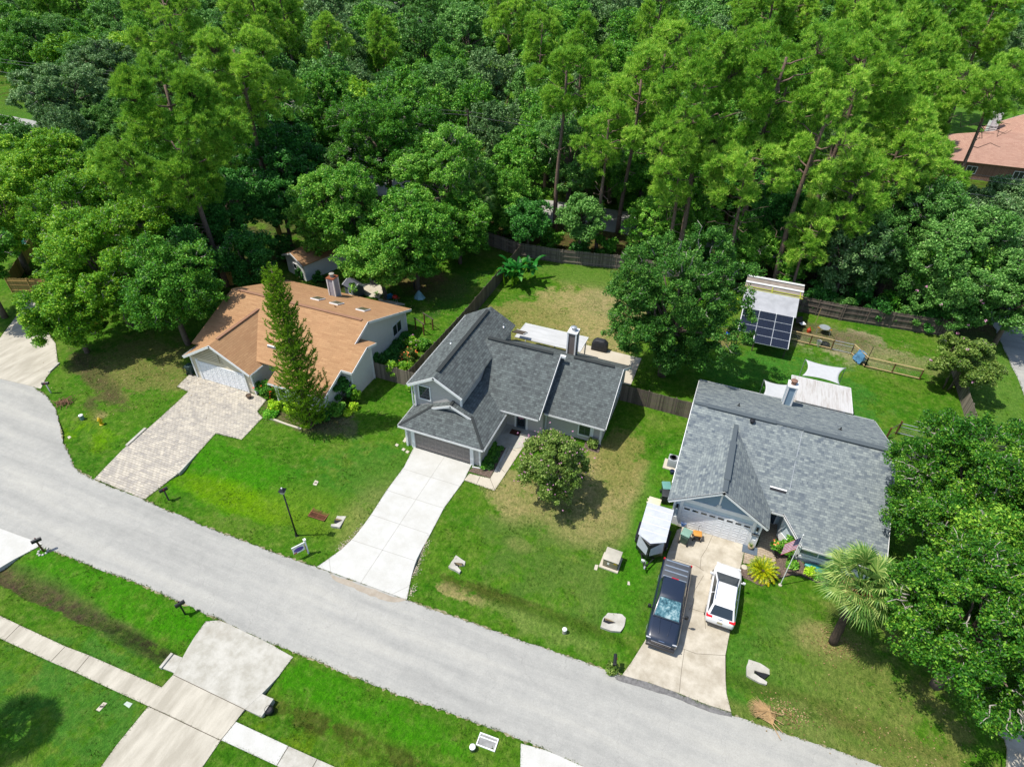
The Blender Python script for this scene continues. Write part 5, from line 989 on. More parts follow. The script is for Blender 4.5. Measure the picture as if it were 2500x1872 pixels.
# ---------------- special plants
def palm(label, base, crown, seed, nf=38, fan=1.15, dead=8):
    rs = np.random.RandomState(seed); t = thing('palm_tree', label, 'palm tree', (base[0], base[1], 0)); B = np.array([base[0], base[1], 0.0]); T = np.array(crown, float) - B; mb = MB()
    zz = np.linspace(0, 1, 12); pts = [tuple(T * z + np.array([0, 0, 0])) for z in zz]; pts[0] = (0, 0, -.1); mb.tube(pts, [.25 - .04 * z + .03 * (i % 2) for i, z in enumerate(zz)], 12); mb.build('trunk', M['barkdark'], t, smooth=True)
    for nm, n, mat_, lo, hi in (('crown', nf, 'palm', -.30, 1.35), ('dead_fronds', dead, 'palmdead', -1.25, -.6)):
        b = MB(); leafs = []
        for i in range(n):
            a = i * 2.399 + rs.rand() * .4; el = lo + (hi - lo) * ((i + .5) / n); d = np.array([math.cos(a) * math.cos(el), math.sin(a) * math.cos(el), math.sin(el)]); pl = (1.05 + .45 * rs.rand()) * (fan / 1.15) * (.5 if nm != 'crown' else 1)
            h = T + d * pl; b.tube([tuple(T), tuple(T + d * pl * .5 + np.array([0, 0, .06])), tuple(h)], [.035, .025, .02], 4)
            side = unit(np.cross(d, [0, 0, 1.0])); up = np.cross(side, d)
            for j in range(24):
                th = (j / 23 - .5) * 3.3; dd = d * math.cos(th) + side * math.sin(th); L_ = fan * (.95 + .15 * rs.rand()) * (1 - .2 * abs(th) / 1.85) * (.7 if nm != 'crown' else 1)
                mid = h + dd * L_ * .55 + up * .10 * abs(math.sin(th)) ; tip = h + dd * L_ - np.array([0, 0, 1.]) * L_ * (.18 + .24 * rs.rand()) + up * .05; w_ = unit(np.cross(dd, up)) * .036
                leafs.append((h, mid, tip, w_))
        P, F = [], []
        for h, m_, tp_, w_ in leafs: k = len(P); P += [h - w_ * .3, h + w_ * .3, m_ + w_, tp_, m_ - w_]; F += [(k, k + 1, k + 2, k + 4), (k + 4, k + 2, k + 3)]
        bb = MB(); bb.add([tuple(p) for p in P], F); o = bb.build(nm, LF[mat_], t); b.build('petioles' if nm == 'crown' else 'dead_petioles', LF[mat_], o)
    return t
pb = at('r', 735, 690, 0); pc = at('r', 950, 250, 5.6); palm('cabbage palm with a leaning brown trunk before the right end of the slate roof', pb, (pc.x, pc.y, 5.6), 4, 44, 1.25, 16)
pc2 = on_y('p', 1165, 478, 65.0); palm('cabbage palm standing in shade at the rear left garden fence', (-30.25, 65.0), (pc2.x, 65.0, pc2.z - .3), 7, 36, 1.2, 10)
# slender araucaria
def norfolk(label, base, H, seed):
    rs = np.random.RandomState(seed); t = thing('norfolk_pine', label, 'conifer', base); mb = MB(); mb.tube([(0, 0, -.1), (.03, 0, H * .5), (0, .03, H * .98)], [.2, .12, .03], 10); cen = []; dr = []; z = .9
    while z < H - .2:
        f = z / H; Lb = (2.1 * (1 - f) ** .60 + .24) * (.62 + .38 * min(1, f / .22)); nb = 6 if f < .85 else 5; a0 = rs.rand() * 6.28
        for k in range(nb):
            if rs.rand() < .1: continue
            a = a0 + k * 2 * PI / nb + rs.normal() * .12; L_ = Lb * rs.uniform(.72, 1.12); d = np.array([math.cos(a), math.sin(a), 0]); s_ = np.array([-d[1], d[0], 0]); n = int(L_ / .07) + 3
            for j in range(n): u = (j + 1) / n; c = d * L_ * u + np.array([0, 0, z - .25 * L_ * math.sin(u * 2.2) + .5 * L_ * u ** 3]); cen.append(c); dr.append(d * .45 + np.array([0, 0, .8 + .6 * u])); 
            for m_ in range(int(L_ * 3.4)):
                u = rs.uniform(.3, 1); c0 = d * L_ * u + np.array([0, 0, z - .25 * L_ * math.sin(u * 2.2) + .5 * L_ * u ** 3]); sg_ = rs.choice([-1, 1]); 
                for q_ in range(5): cen.append(c0 + s_ * sg_ * .1 * (q_ + 1) + np.array([0, 0, .02 * q_ * q_])); dr.append(s_ * sg_ * .3 + np.array([0, 0, 1.]))
            mb.tube([(0, 0, z), tuple(d * L_ * .5 + np.array([0, 0, z - .22 * L_])), tuple(d * L_ * .9 + np.array([0, 0, z + .1 * L_]))], [.035, .02, .01], 4)
        z += .43 - .18 * f
    cen = np.array(cen); dr = np.array(dr); C, U, V_ = tufts(rs, cen, dr, 9, .15, .024, .5); quadmesh('crown', C, U, V_, LF['norfolk'], t, tri=True); mb.build('trunk', M['barkpine'], t, smooth=True)
norfolk('tall slender norfolk pine in front of the tan roofed house', (-29.9, 30.15, 0), 15.3, 3)
# banana clump
def strips(name, label, cat, base, n, L0, w0, mat_, seed, el=(.5, 1.4), droop=.7, h0=0.0, grp=None, taper=1.0, spread=.0, seg_=7, fold=.25):
    rs = np.random.RandomState(seed); t = thing(name, label, cat, base, 0, grp); b = MB()
    for i in range(n):
        a = i * 2.399 + rs.rand() * .5; e = el[0] + (el[1] - el[0]) * rs.rand(); L_ = L0 * rs.uniform(.75, 1.15); d = np.array([math.cos(a), math.sin(a)]); s0 = np.array([rs.normal() * spread, rs.normal() * spread, h0 * rs.uniform(.6, 1.1)]); p = s0.copy(); ang = e; pts = []
        for k in range(seg_ + 1): pts.append(p.copy()); p = p + np.array([d[0] * math.cos(ang), d[1] * math.cos(ang), math.sin(ang)]) * L_ / seg_; ang -= droop * 2 / seg_ * (k + 1) / seg_ * 2
        s_ = np.array([-d[1], d[0], 0]); P = []
        for k, q_ in enumerate(pts): u = k / seg_; w_ = w0 * (math.sin(PI * min(1, u * .86 + .12)) ** .7); P += [q_ + s_ * w_ + np.array([0, 0, w_ * fold]), q_, q_ - s_ * w_ + np.array([0, 0, w_ * fold])]
        b.add([tuple(x) for x in P], [(k * 3 + j, k * 3 + j + 1, k * 3 + j + 4, k * 3 + j + 3) for k in range(seg_) for j in (0, 1)])
    b.build('leaves', LF[mat_], t)
    if h0 > .5:
        sb = MB()
        for k in range(6): x, y = rs.normal(size=2) * spread; sb.tube([(x, y, -.05), (x * 1.1, y * 1.1, h0)], [.11, .07], 8)
        sb.build('stems', LF['lime'], t)
    return t
p = at('k', 1330, 760, 0); strips('banana_plant', 'banana clump with big arching leaves in the corner by the brown fence', 'banana plant', (p.x, p.y, 0), 46, 2.2, .27, 'banana', 5, (.55, 1.5), .75, 1.5, None, spread=.75)
# cycad: pinnate fronds
def cycad(label, base, seed, n=46, L0=1.05, mat_='sago'):
    rs = np.random.RandomState(seed); t = thing('cycad', label, 'cycad', base); P, F = [], []
    for i in range(n):
        a = i * 2.399; e = .15 + 1.2 * (i / n); d = np.array([math.cos(a), math.sin(a)]); p = np.array([d[0] * .1, d[1] * .1, .3]); ang = e; prev = p
        for k in range(16):
            p = prev + np.array([d[0] * math.cos(ang), d[1] * math.cos(ang), math.sin(ang)]) * L0 / 16; ang -= .085; s_ = np.array([-d[1], d[0], 0]); fw_ = unit(p - prev); ln = .20 * math.sin(PI * (k + 2) / 19) + .03
            for sg_ in (-1, 1): tip = p + (s_ * sg_ * .75 + fw_ * .5 + np.array([0, 0, .25])) * ln; j = len(P); P += [prev, p, tip]; F.append((j, j + 1, j + 2))
            prev = p
    b = MB(); b.add([tuple(x) for x in P], F); b.build('fronds', LF[mat_], t); b = MB(); b.lathe((0, 0, 0), [(.2, 0), (.22, .15), (.14, .32)], 12); b.build('trunk', M['barkdark'], t)
p = at('t', 1132, 690, 0); cycad('bright yellow green cycad between the buff driveway and the flagpole', (p.x, p.y, 0), 2)
def bush(label, v, x, y, R_, H_, leaf, seed, z=0, flowers=None, lsize=.09, per=70, ncl=None, name='shrub', grp=None, clr=.28, pos=None):
    p = pos or at(v, x, y, z); rs = np.random.RandomState(seed); t = thing(name, label, 'shrub', (p[0], p[1], 0), 0, grp); cen, L_ = crown_points(rs, R_ * .85, H_ / 2, 7, ncl or int(R_ * R_ * 34 + 14), bottom=.0); cen = cen + np.array([0, 0, H_ / 2])
    C, U, V_ = leaves(rs, cen, np.full(len(cen), clr) * rs.uniform(.7, 1.2, len(cen)), per, lsize); quadmesh('foliage', C, U, V_, LF[leaf], t); b = MB()
    for k in range(5): a = k * 1.257; b.tube([(0, 0, 0), (R_ * .5 * math.cos(a), R_ * .5 * math.sin(a), H_ * .6)], [.03, .012], 5)
    b.build('stems', M['bark'], t)
    if flowers: fm, nf, fs = flowers; idx = rs.randint(len(cen), size=nf); fc = cen[idx] + unit(cen[idx] - np.array([0, 0, H_ * .3])) * clr * .9 + rs.normal(size=(nf, 3)) * .05; C, U, V_ = leaves(rs, fc, np.full(nf, fs), 7, fs * .7); quadmesh('blossom', C, U, V_, LF[fm], t)
    return t
bush('shrub dotted with red flowers at the right corner of the cream garage', 'A', 825, 1170, .95, 1.7, 'maple', 1, .5, ('red', 34, .07))
bush('lime yellow low shrub left of the foot of the norfolk pine', 'A', 900, 1300, .75, .7, 'lime', 2, .2)
bush('second lime yellow shrub touching the foot of the norfolk pine', 'A', 1030, 1330, .8, .9, 'lime', 3, .2)
bush('grassy green shrub at the edge of the bed below the lime shrubs', 'A', 850, 1370, .7, .35, 'grass', 4, .1)
bush('bare twiggy green shrub right under the norfolk pine', 'A', 1180, 1400, .8, .9, 'maple', 5, .2)
bush('tall dark shrub in front of the right wing of the tan roofed house', 'A', 1450, 1180, 1.1, 2.4, 'dark', 6, 1.0)
bush('mid green shrub at the right foot of the tan roofed house', 'A', 1420, 1330, .95, 1.2, 'maple', 7, .4)
bush('bright yellow shrub right of the tall dark shrub', 'A', 1528, 1290, .38, .6, 'lime', 8, .4)
bush('small yellow shrub below the bright yellow one', 'A', 1485, 1350, .3, .4, 'lime', 9, .2)
bush('low dark shrub right of the norfolk pine foot', 'A', 1290, 1390, .85, .8, 'dark', 10, .3)
bush('arching leafy shrub against the pale wing wall', 'A', 1545, 1180, .5, 1.8, 'gum', 11, 1.2, clr=.22)
bush('round shrub with orange flowers beside the slate blue entry wall', 'c', 1055, 1330, .78, 1.9, 'maple', 12, .7, ('orange', 14, .08))
bush('small clipped lime shrub in the bed by the kayak', 'c', 1245, 1495, .28, .4, 'lime', 13, .2)
bush('ferny green plant spilling over the bed edge near the kayak', 'c', 1295, 1530, .3, .25, 'maple', 14, .1)
bush('sparse green plant behind the flagpole in the bed', 'c', 1110, 1455, .32, .4, 'maple', 15, .1)
bush('low shrub at the right corner of the charcoal roofed house', 'b', 1487, 1160, .45, .7, 'myrtle', 16, .2)
for i, (x, y, s_) in enumerate([(1635, 870, .42), (1745, 870, .3), (1700, 775, .44), (1815, 770, .28), (1760, 665, .42), (1865, 660, .26), (1820, 545, .44), (1935, 560, .26)]):
    bush(['brightest bedding plant at the front of the dark bed beside the garage wall', 'small bedding plant right of the brightest one', 'second large bedding plant along the garage wall', 'small pale bedding plant in the middle of the dark bed', 'third large bedding plant along the garage wall', 'small bedding plant near the kerb of the dark bed', 'farthest large bedding plant along the garage wall', 'farthest small bedding plant near the porch'][i], 'n', x, y, s_, s_ * 1.1, 'maple' if i % 2 == 0 else 'oak', 20 + i, .1, None, .08, 60, None, 'bedding_plant', 'bedding plants beside the charcoal roofed garage', .2)
# side garden flowers
bush('rose bed with pink flowers near the brown fence', 'g', 900, 330, 1.1, 1.1, 'gum', 31, .5, ('pink', 40, .06))
bush('flower bed with orange blooms along the brown fence', 'g', 830, 560, 1.0, .9, 'myrtle', 32, .4, ('orange', 40, .07))
bush('bright leafy vegetable patch against the brown fence', 'g', 1090, 330, 1.2, .9, 'maple', 33, .4)
bush('pale flowering plants at the front corner of the side garden', 'g', 740, 780, .9, .8, 'gum', 34, .4, ('orange', 12, .05))
bush('pale variegated shrub leaning over the old grey fence', 'g', 450, 760, .75, 1.9, 'gum', 35, 1.6, clr=.25)
bush('small dark shrub by the old grey fence corner', 'g', 170, 610, .5, 1.2, 'dark', 36, .6)
for i, (x, y, s_, h_) in enumerate([(300, 620, .9, .5), (480, 480, 1.0, .5), (620, 330, 1.0, .5), (560, 620, .9, .45), (700, 200, .8, .5)]):
    bush(['shaded ground plant beside the pale side wall near the front', 'shaded ground plant in the middle of the side strip', 'shaded ground plant towards the rear of the side strip', 'shaded ground plant left of the orange blooms', 'shaded ground plant near the rear corner of the tan roofed house'][i], 'g', x, y, s_, h_, 'dark', 40 + i, .2, None, .08, 60, None, 'ground_plant', 'dark ground plants in the side strip')
bush('dark ivy bush against the garden shed wall', 'A', 1100, 230, .6, 1.6, 'dark', 50, .6); bush('dark bush right of the garden shed', 'A', 1250, 270, .7, 1.2, 'dark', 51, .3)
p = at('q', 830, 590, 0); strips('agave', 'bright green potted agave on the shaded patio', 'plant', (p.x, p.y, .1), 16, .5, .05, 'maple', 8, (.3, 1.3), .4)
bush('small green weed at the last mailbox post', 't', 120, 1330, .35, .25, 'myrtle', 52); bush('leafy weed at the foot of the short old fence near the upper window', 'g', 850, 1215, .4, .5, 'gum', 53, .2)
bush('small bright bush at the left rear corner of the solar shed', 'h', 120, 345, .5, .7, 'lime', 54, .3)
# hedge line behind fences (individual bushes)
hl = [(-29, 69.5, 'maple'), (-26.5, 69, 'dark'), (-22, 69.3, 'maple'), (-18, 69.5, 'dark'), (-15, 70.5, 'maple'), (-10, 71, 'dark'), (-7, 70.5, 'maple'), (-3.5, 71, 'dark'), (0, 70, 'maple'), (3, 69.5, 'dark'), (6.5, 69, 'maple'), (10, 69, 'dark'), (13.5, 69.5, 'dark'), (17, 70, 'maple'), (20.5, 70, 'dark'), (-34, 70, 'dark'), (-37.5, 69, 'maple'), (-40.5, 66, 'dark'), (-44, 63, 'dark'), (-49, 66, 'maple'), (-47, 58.5, 'dark'), (-51, 54, 'dark'), (-38, 62.5, 'dark')]
for i, (x, y, lf) in enumerate(hl): bush('bushy undergrowth among the tree trunks ' + ('behind the shaded left garden' if x < -31 else 'behind the back fence by the banana clump' if x < -12 else 'behind the backyard oak' if x < 2 else 'behind the solar shed fence'), 'p', 0, 0, random.Random(i).uniform(1.7, 2.4), random.Random(i + 5).uniform(2.4, 4.2), lf, 60 + i, 0, None, .15, 60, 46, 'undergrowth_bush', 'undergrowth ' + ('behind the left garden' if x < -31 else 'by the banana clump' if x < -12 else 'behind the oak' if x < 2 else 'behind the solar shed'), .5, pos=(x, y, 0))

# palm outside the lower left corner: the photograph shows its shadow on the lawn
sp_ = at('D', 110, 1180, 0); palm('palm just outside the lower left corner, known by its shadow on the lawn', (sp_.x - 3.3, sp_.y - 1.9), (sp_.x - 3.05, sp_.y - 1.75, 7.2), 12, 30, 1.1, 4)
for i, (x, r_, h_) in enumerate([(9.5, 1.3, 2.4), (12.2, 1.1, 2.0), (15.8, 1.4, 2.6), (18.6, 1.2, 2.2), (21.2, 1.5, 2.8)]): bush(['leafy bush spilling over the old fence next to the solar shed', 'low bush over the old fence behind the round table', 'bush over the middle of the old fence behind the wire pen', 'low bush over the old fence above the gate', 'bush over the right end of the old fence'][i], 'p', 0, 0, r_, h_, 'oak' if i % 2 else 'dark', 90 + i, 0, None, .12, 70, 60, 'shrub', None, .42, pos=(x, 67.6, 0))

# ---------------- loose turf tufts: ragged edges along the paving, sparse clumps over the lawns
def inside(poly, X, Y):
    c = np.zeros(len(X), bool); n = len(poly)
    for i in range(n):
        x0, y0 = poly[i]; x1, y1 = poly[(i + 1) % n]
        if y0 == y1: continue
        k = ((y0 > Y) != (y1 > Y)) & (X < (x1 - x0) * (Y - y0) / (y1 - y0) + x0); c ^= k
    return c
rs_ = np.random.RandomState(21); ex, ey = [], []
for nm, poly in PAVED:
    if nm in ('patio', 'porch_floor'): continue
    for i in range(len(poly)):
        x0, y0 = poly[i]; x1, y1 = poly[(i + 1) % len(poly)]
        if max(abs(x0), abs(x1)) > 75 or max(y0, y1) > 72: continue
        L_ = math.hypot(x1 - x0, y1 - y0); n = int(L_ / .022); t_ = rs_.rand(n); dns = (np.sin(t_ * L_ * 3.1 + i) + np.sin((x0 + t_ * (x1 - x0)) * 1.7)) * .5
        k = rs_.rand(n) < .55 + .4 * dns; off_ = rs_.normal(size=n) * .045; nx, ny = -(y1 - y0) / max(L_, 1e-6), (x1 - x0) / max(L_, 1e-6)
        ex.append((x0 + t_ * (x1 - x0) + nx * off_)[k]); ey.append((y0 + t_ * (y1 - y0) + ny * off_)[k])
EX, EY = np.concatenate(ex), np.concatenate(ey)
deep = np.zeros(len(EX), bool)
for nm, poly in PAVED:     # keep only tufts that are within a hand's breadth of the open lawn
    ins = inside(poly, EX, EY)
    if ins.any():
        ok = np.zeros(len(EX), bool)
        for dx, dy in ((.1, 0), (-.1, 0), (0, .1), (0, -.1)):
            o_ = np.ones(len(EX), bool)
            for _, p2 in PAVED: o_ &= ~inside(p2, EX + dx, EY + dy)
            ok |= o_
        deep |= ins & ~ok
EX, EY = EX[~deep], EY[~deep]
LX = rs_.uniform(-66, 27, 150000); LY = rs_.uniform(1, 64, 150000); dn = np.sin(LX * .9 + 1) * np.sin(LY * 1.1) + np.sin(LX * 2.3) * np.sin(LY * 1.9 + 2) + rs_.normal(size=len(LX)) * .5; k = dn > .75
for _, poly in PAVED: k &= ~inside(poly, LX, LY)
for x0, x1, y0, y1 in ((-44, -28.5, 32, 46.5), (-21.3, -6.5, 31.4, 45.5), (.2, 13.7, 31.6, 45.8)): k &= ~((LX > x0) & (LX < x1) & (LY > y0) & (LY < y1))
k &= ~((EX.size < 0) | ((LX > 4.5) & (LX < 14) & (LY > 28.5) & (LY < 31.7)))
LX, LY = LX[k], LY[k]
def tuft_mesh(name, X, Y, ln, wd, m, n, label):
    Z = np.zeros(len(X))
    for yc, d, wd_ in SWALES: Z -= d * np.exp(-((Y - yc - .25 * np.sin(X * .13)) / wd_) ** 2)
    C, U, V_ = tufts(rs_, np.stack([X, Y, Z], 1), np.tile(np.array([0, 0, 1.]), (len(X), 1)), n, ln, wd, .8); V_[:, 2] = np.abs(V_[:, 2]); o = quadmesh(name, C, U, V_, m, tri=True); o['kind'] = 'stuff'; o['label'] = label
LF['turf'] = leafmat('turf_blades', S(50, 104, 12), S(84, 132, 30), S(136, 158, 70), .25, .7, 0, .15, .5)
tuft_mesh('grass_edge', EX, EY, .085, .014, LF['turf'], 3, 'grass blades creeping over the edges of the paving')
tuft_mesh('grass_tufts', LX, LY, .11, .017, LF['turf'], 4, 'coarser grass clumps scattered through the lawns')
print('tufts', len(EX), len(LX))
# fallen leaves and gravel
def litter(name, label, spots, m, n, sz):
    C = []
    for cx, cy, rx, ry, w_ in spots: k_ = int(n * w_); a = rs_.normal(size=(k_, 2)) * .5; C.append(np.stack([cx + a[:, 0] * rx, cy + a[:, 1] * ry, np.zeros(k_)], 1))
    C = np.concatenate(C); C[:, 2] = [gz(x, y) + .055 for x, y in C[:, :2]]; nr = unit(rs_.normal(size=C.shape) * .35 + np.array([0, 0, 1])); t_ = unit(np.cross(nr, rs_.normal(size=C.shape))); s_ = sz * rs_.uniform(.5, 1.4, (len(C), 1)); o = quadmesh(name, C, t_ * s_, np.cross(nr, t_) * s_ * .6, m); o['kind'] = 'stuff'; o['label'] = label
litter('fallen_leaves', 'fallen brown leaves on the grass under the trees', [(11.6, 26, 1.6, 1.3, .22), (15, 22, 6, 4, .25), (-8.7, 31, 2.6, 2.6, .18), (-48, 30, 8, 5, .4), (-54, 33, 6, 5, .3), (-32, 55, 7, 7, .5), (15, 62, 7, 4, .4), (9, 20.6, 1.2, .8, .25), (-28.5, 31, 2, 2, .15)], leafmat('brown_litter', S(110, 84, 50), S(170, 140, 90), S(214, 190, 140), 0), 1300, .05)
litter('gravel', 'loose pale stones along the edges of the white driveway', [(at('s', x, y).x, at('s', x, y).y, .28, .5, .12) for x, y in ((740, 745), (800, 690), (850, 640), (890, 590), (1385, 720), (1350, 790), (1325, 850), (1305, 910), (1300, 935), (1275, 1090))], simple('pale_gravel', S(214, 200, 176), .9, var=.4, sc=9), 700, .04)
# ================================================================== OBJECTS
G_ = lambda v, x, y: gr(v, x, y)
def root(name, label, cat, p, rz=0, grp=None): return thing(name, label, cat, (p.x, p.y, p.z if hasattr(p, 'z') else 0), rz, grp)
# ---------------- vehicles (local frame: +y = nose)
def loft(stations, name, m, parent, half, smooth=True, bevel=0):
    """stations: (y, scale_w, z_bottom, z_top); half: list of (x, t) half section from top centre to bottom centre, t 0 bottom..1 top"""
    b = MB(); n = 0; P = []; k = len(half)
    for (y, wd, z0, z1) in stations:
        ring = [(x * wd, y, z0 + (z1 - z0) * t) for x, t in half]; ring += [(-x * wd, y, z0 + (z1 - z0) * t) for x, t in half[::-1] if x > 1e-6]
        P.append(ring)
    L_ = len(P[0]); F = [(i * L_ + j, i * L_ + (j + 1) % L_, (i + 1) * L_ + (j + 1) % L_, (i + 1) * L_ + j) for i in range(len(P) - 1) for j in range(L_)]
    F += [tuple(range(L_)), tuple((len(P) - 1) * L_ + j for j in range(L_ - 1, -1, -1))]
    b.add([p for r in P for p in r], F); o = b.build(name, m, parent, smooth=smooth)
    me = o.data; bm = bmesh.new(); bm.from_mesh(me); bmesh.ops.recalc_face_normals(bm, faces=bm.faces); bm.to_mesh(me); bm.free(); return o
def panel(name, pts, m, parent, t=.012):
    pts = [Vector(p) for p in pts]; n = (pts[1] - pts[0]).cross(pts[-1] - pts[0]).normalized(); b = MB(); k = len(pts)
    b.add(pts + [p + n * t for p in pts], [tuple(range(k - 1, -1, -1)), tuple(range(k, 2 * k))] + [(i, (i + 1) % k, k + (i + 1) % k, k + i) for i in range(k)]); return b.build(name, m, parent)
def wheel(parent, x, y, r, w_=.24, rimm=None):
    wb = MB(); s_ = 1 if x > 0 else -1; pts = [(x - w_ / 2, y, r), (x - w_ / 2 + .03, y, r), (x + w_ / 2 - .03, y, r), (x + w_ / 2, y, r)]
    wb.tube(pts, [r - .04, r, r, r - .04], 24); wo = wb.build('wheel', M['rubber'], parent, smooth=False)
    rb = MB(); rb.tube([(x + s_ * (w_ / 2 + .002), y, r), (x + s_ * (w_ / 2 + .012), y, r)], [r * .62, r * .60], 20); rb.build('rim', rimm or M['steel'], wo)
def carpaint(name, c, rough=.25):
    m, N, L, P = newmat(name); P.inputs['Base Color'].default_value = c; P.inputs['Roughness'].default_value = rough; P.inputs['Metallic'].default_value = 0.0; P.inputs['Coat Weight'].default_value = 1.0; P.inputs['Coat Roughness'].default_value = .04; return m
navy = carpaint('navy_black_paint', (.010, .016, .032, 1), .3); wht = carpaint('white_car_paint', (.66, .66, .66, 1), .3)
half_body = [(0, 1.0), (.70, .99), (.90, .94), (.965, .80), (1.0, .55), (.985, .25), (.93, .04), (.80, 0), (0, 0)]
# pickup: 6.0 long, nose towards the street (world -y) -> rz = pi
pk = thing('pickup_truck', 'navy black pickup truck with a grey slatted bed cover parked nose towards the street', 'pickup truck', (1.50, 24.45, .04), PI + R(.6))
loft([(-3.0, .92, .62, 1.18), (-2.93, .97, .50, 1.26), (-2.0, 1.0, .42, 1.30), (-.75, 1.0, .40, 1.30), (1.15, 1.0, .40, 1.22), (1.25, 1.0, .40, 1.24), (2.2, .99, .42, 1.20), (2.7, .96, .46, 1.12), (2.9, .90, .50, 1.02), (2.98, .82, .56, .92)], 'body', navy, pk, half_body)
def cab(parent, y0, y1, y2, y3, wb_, wt_, zb, zt, m, glassm_, ins=.06, names=('cab', 'roof')):
    """greenhouse frustum: rear belt y0, rear roof y1, front roof y2, front belt y3"""
    b = MB(); P = [(-wb_, y0, zb), (wb_, y0, zb), (wb_, y3, zb), (-wb_, y3, zb), (-wt_, y1, zt), (wt_, y1, zt), (wt_, y2, zt), (-wt_, y2, zt)]
    crown = [(-wt_ * .8, y1 + .12, zt + .045), (wt_ * .8, y1 + .12, zt + .045), (wt_ * .8, y2 - .15, zt + .045), (-wt_ * .8, y2 - .15, zt + .045)]
    b.add(P + crown, [(3, 2, 1, 0), (0, 1, 5, 4), (1, 2, 6, 5), (2, 3, 7, 6), (3, 0, 4, 7), (8, 9, 10, 11), (4, 5, 9, 8), (5, 6, 10, 9), (6, 7, 11, 10), (7, 4, 8, 11)])
    c = b.build(names[0], m, parent, bevel=.05, segs=3)
    def face(a, b_, c_, d, n0, i0=.08, i1=.08, i2=.08, off=.008, mm=None):
        a, b_, c_, d = map(Vector, (a, b_, c_, d)); lerp = lambda u, v: (a * (1 - u) + b_ * u) * (1 - v) + (d * (1 - u) + c_ * u) * v
        nrm = (b_ - a).cross(d - a).normalized(); q = [lerp(i0, i1) + nrm * off, lerp(1 - i0, i1) + nrm * off, lerp(1 - i0, 1 - i2) + nrm * off, lerp(i0, 1 - i2) + nrm * off]; return panel(n0, q, mm or glassm_, c, .004)
    face(P[2], P[3], P[7], P[6], 'windshield', .05, .04, .07); face(P[0], P[1], P[5], P[4], 'rear_window', .08, .12, .08)
    for s_ in (0, 1):
        A_, B_, C_, D_ = (P[1], P[2], P[6], P[5]) if s_ else (P[3], P[0], P[4], P[7])
        A_, B_, C_, D_ = map(Vector, (A_, B_, C_, D_))
        for (u0, u1) in ((.05, .49), (.52, .95)):
            lo = lambda u: A_ * (1 - u) + B_ * u; hi = lambda u: D_ * (1 - u) + C_ * u; nrm = (B_ - A_).cross(D_ - A_).normalized()
            q = [lo(u0) * .93 + hi(u0) * .07, lo(u1) * .93 + hi(u1) * .07, lo(u1) * .10 + hi(u1) * .90, lo(u0) * .10 + hi(u0) * .90]; panel('side_window', [p + nrm * .009 for p in q], glassm_, c, .004)
    return c, face, P
cabo, face_, Pp = cab(pk, -1.22, -1.08, .34, 1.56, .86, .70, 1.25, 1.90, navy, M['glass'])
sky_paint_, N, L, P_g = newmat('painted_sky_reflection'); L.new(ramp(N, L, noise(N, L, coords(N), 3.2, 5, .7), [(.36, S(34, 70, 84)), (.5, S(96, 146, 158)), (.64, S(186, 212, 214))]), P_g.inputs['Base Color']); P_g.inputs['Roughness'].default_value = .12  # sky reflection painted as mottled blue colour, laid over the windshield
face_(Pp[2], Pp[3], Pp[7], Pp[6], 'painted_reflection', .06, .08, .10, .0135, sky_paint_) 
b = MB(); b.box(-.84, .84, -2.90, -1.28, 1.285, 1.325); tc_ = b.build('bed_cover', simple('grey_bed_cover', S(92, 96, 102), .6), pk, bevel=.015)
for y in (-2.78, -2.35, -1.95, -1.5): b = MB(); b.box(-.74, .74, y - .045, y + .045, 1.326, 1.336); b.build('cover_rib', simple('pale_rib', S(150, 164, 182), .5), tc_)
for s_ in (-1, 1):
    b = MB(); b.obox((s_ * 1.14, 1.05, 1.38), (.10, 0, 0), (0, .06, 0), (0, 0, .15)); b.obox((s_ * .99, 1.06, 1.30), (.09, 0, 0), (0, .03, 0), (0, 0, .03)); b.build('side_mirror', M['black'], pk, bevel=.02)
    b = MB(); b.obox((s_ * .78, 2.87, 1.0), (.14, 0, 0), (0, .04, 0), (0, 0, .03)); b.build('headlight', simple('headlamp_glass', (.45, .46, .48, 1), .1), pk, bevel=.02)
    b = MB(); b.obox((s_ * .88, -2.96, 1.08), (.06, 0, 0), (0, .05, 0), (0, 0, .15)); b.build('tail_light', simple('red_lamp', (.5, .01, .02, 1), .2), pk, bevel=.01)
    b = MB(); b.bar((s_ * .34, 1.62, 1.262), (s_ * .26, 2.55, 1.19), .05, .03); b.build('hood_crease', navy, pk, bevel=.012)
    for y in (-1.85, 1.95): wheel(pk, s_ * .86, y, .40, .26)
    b = MB(); b.box(s_ * .93 - .06, s_ * .93 + .06, -1.2, 1.2, .36, .43); b.build('running_board', M['black'], pk)
b = MB(); b.obox((0, 2.97, .80), (.62, 0, 0), (0, .03, 0), (0, 0, .16)); gr_ = b.build('grille', M['black'], pk, bevel=.02); b = MB(); b.obox((0, 3.01, .93), (.60, 0, 0), (0, .012, 0), (0, 0, .02)); b.obox((0, 3.01, .78), (.60, 0, 0), (0, .012, 0), (0, 0, .015)); b.build('grille_bar', M['chrome'], gr_)
b = MB(); b.obox((0, 3.0, .56), (.86, 0, 0), (0, .10, 0), (0, 0, .12)); b.build('front_bumper', simple('dark_bumper', (.03, .03, .035, 1), .4), pk, bevel=.04); b = MB(); b.obox((0, -3.03, .62), (.85, 0, 0), (0, .08, 0), (0, 0, .09)); b.build('rear_bumper', M['chrome'], pk, bevel=.03)
b = MB(); b.obox((0, 2.93, 1.03), (.17, 0, 0), (0, .02, 0), (0, 0, .025)); b.build('hood_lettering_bar', M['chrome'], pk)
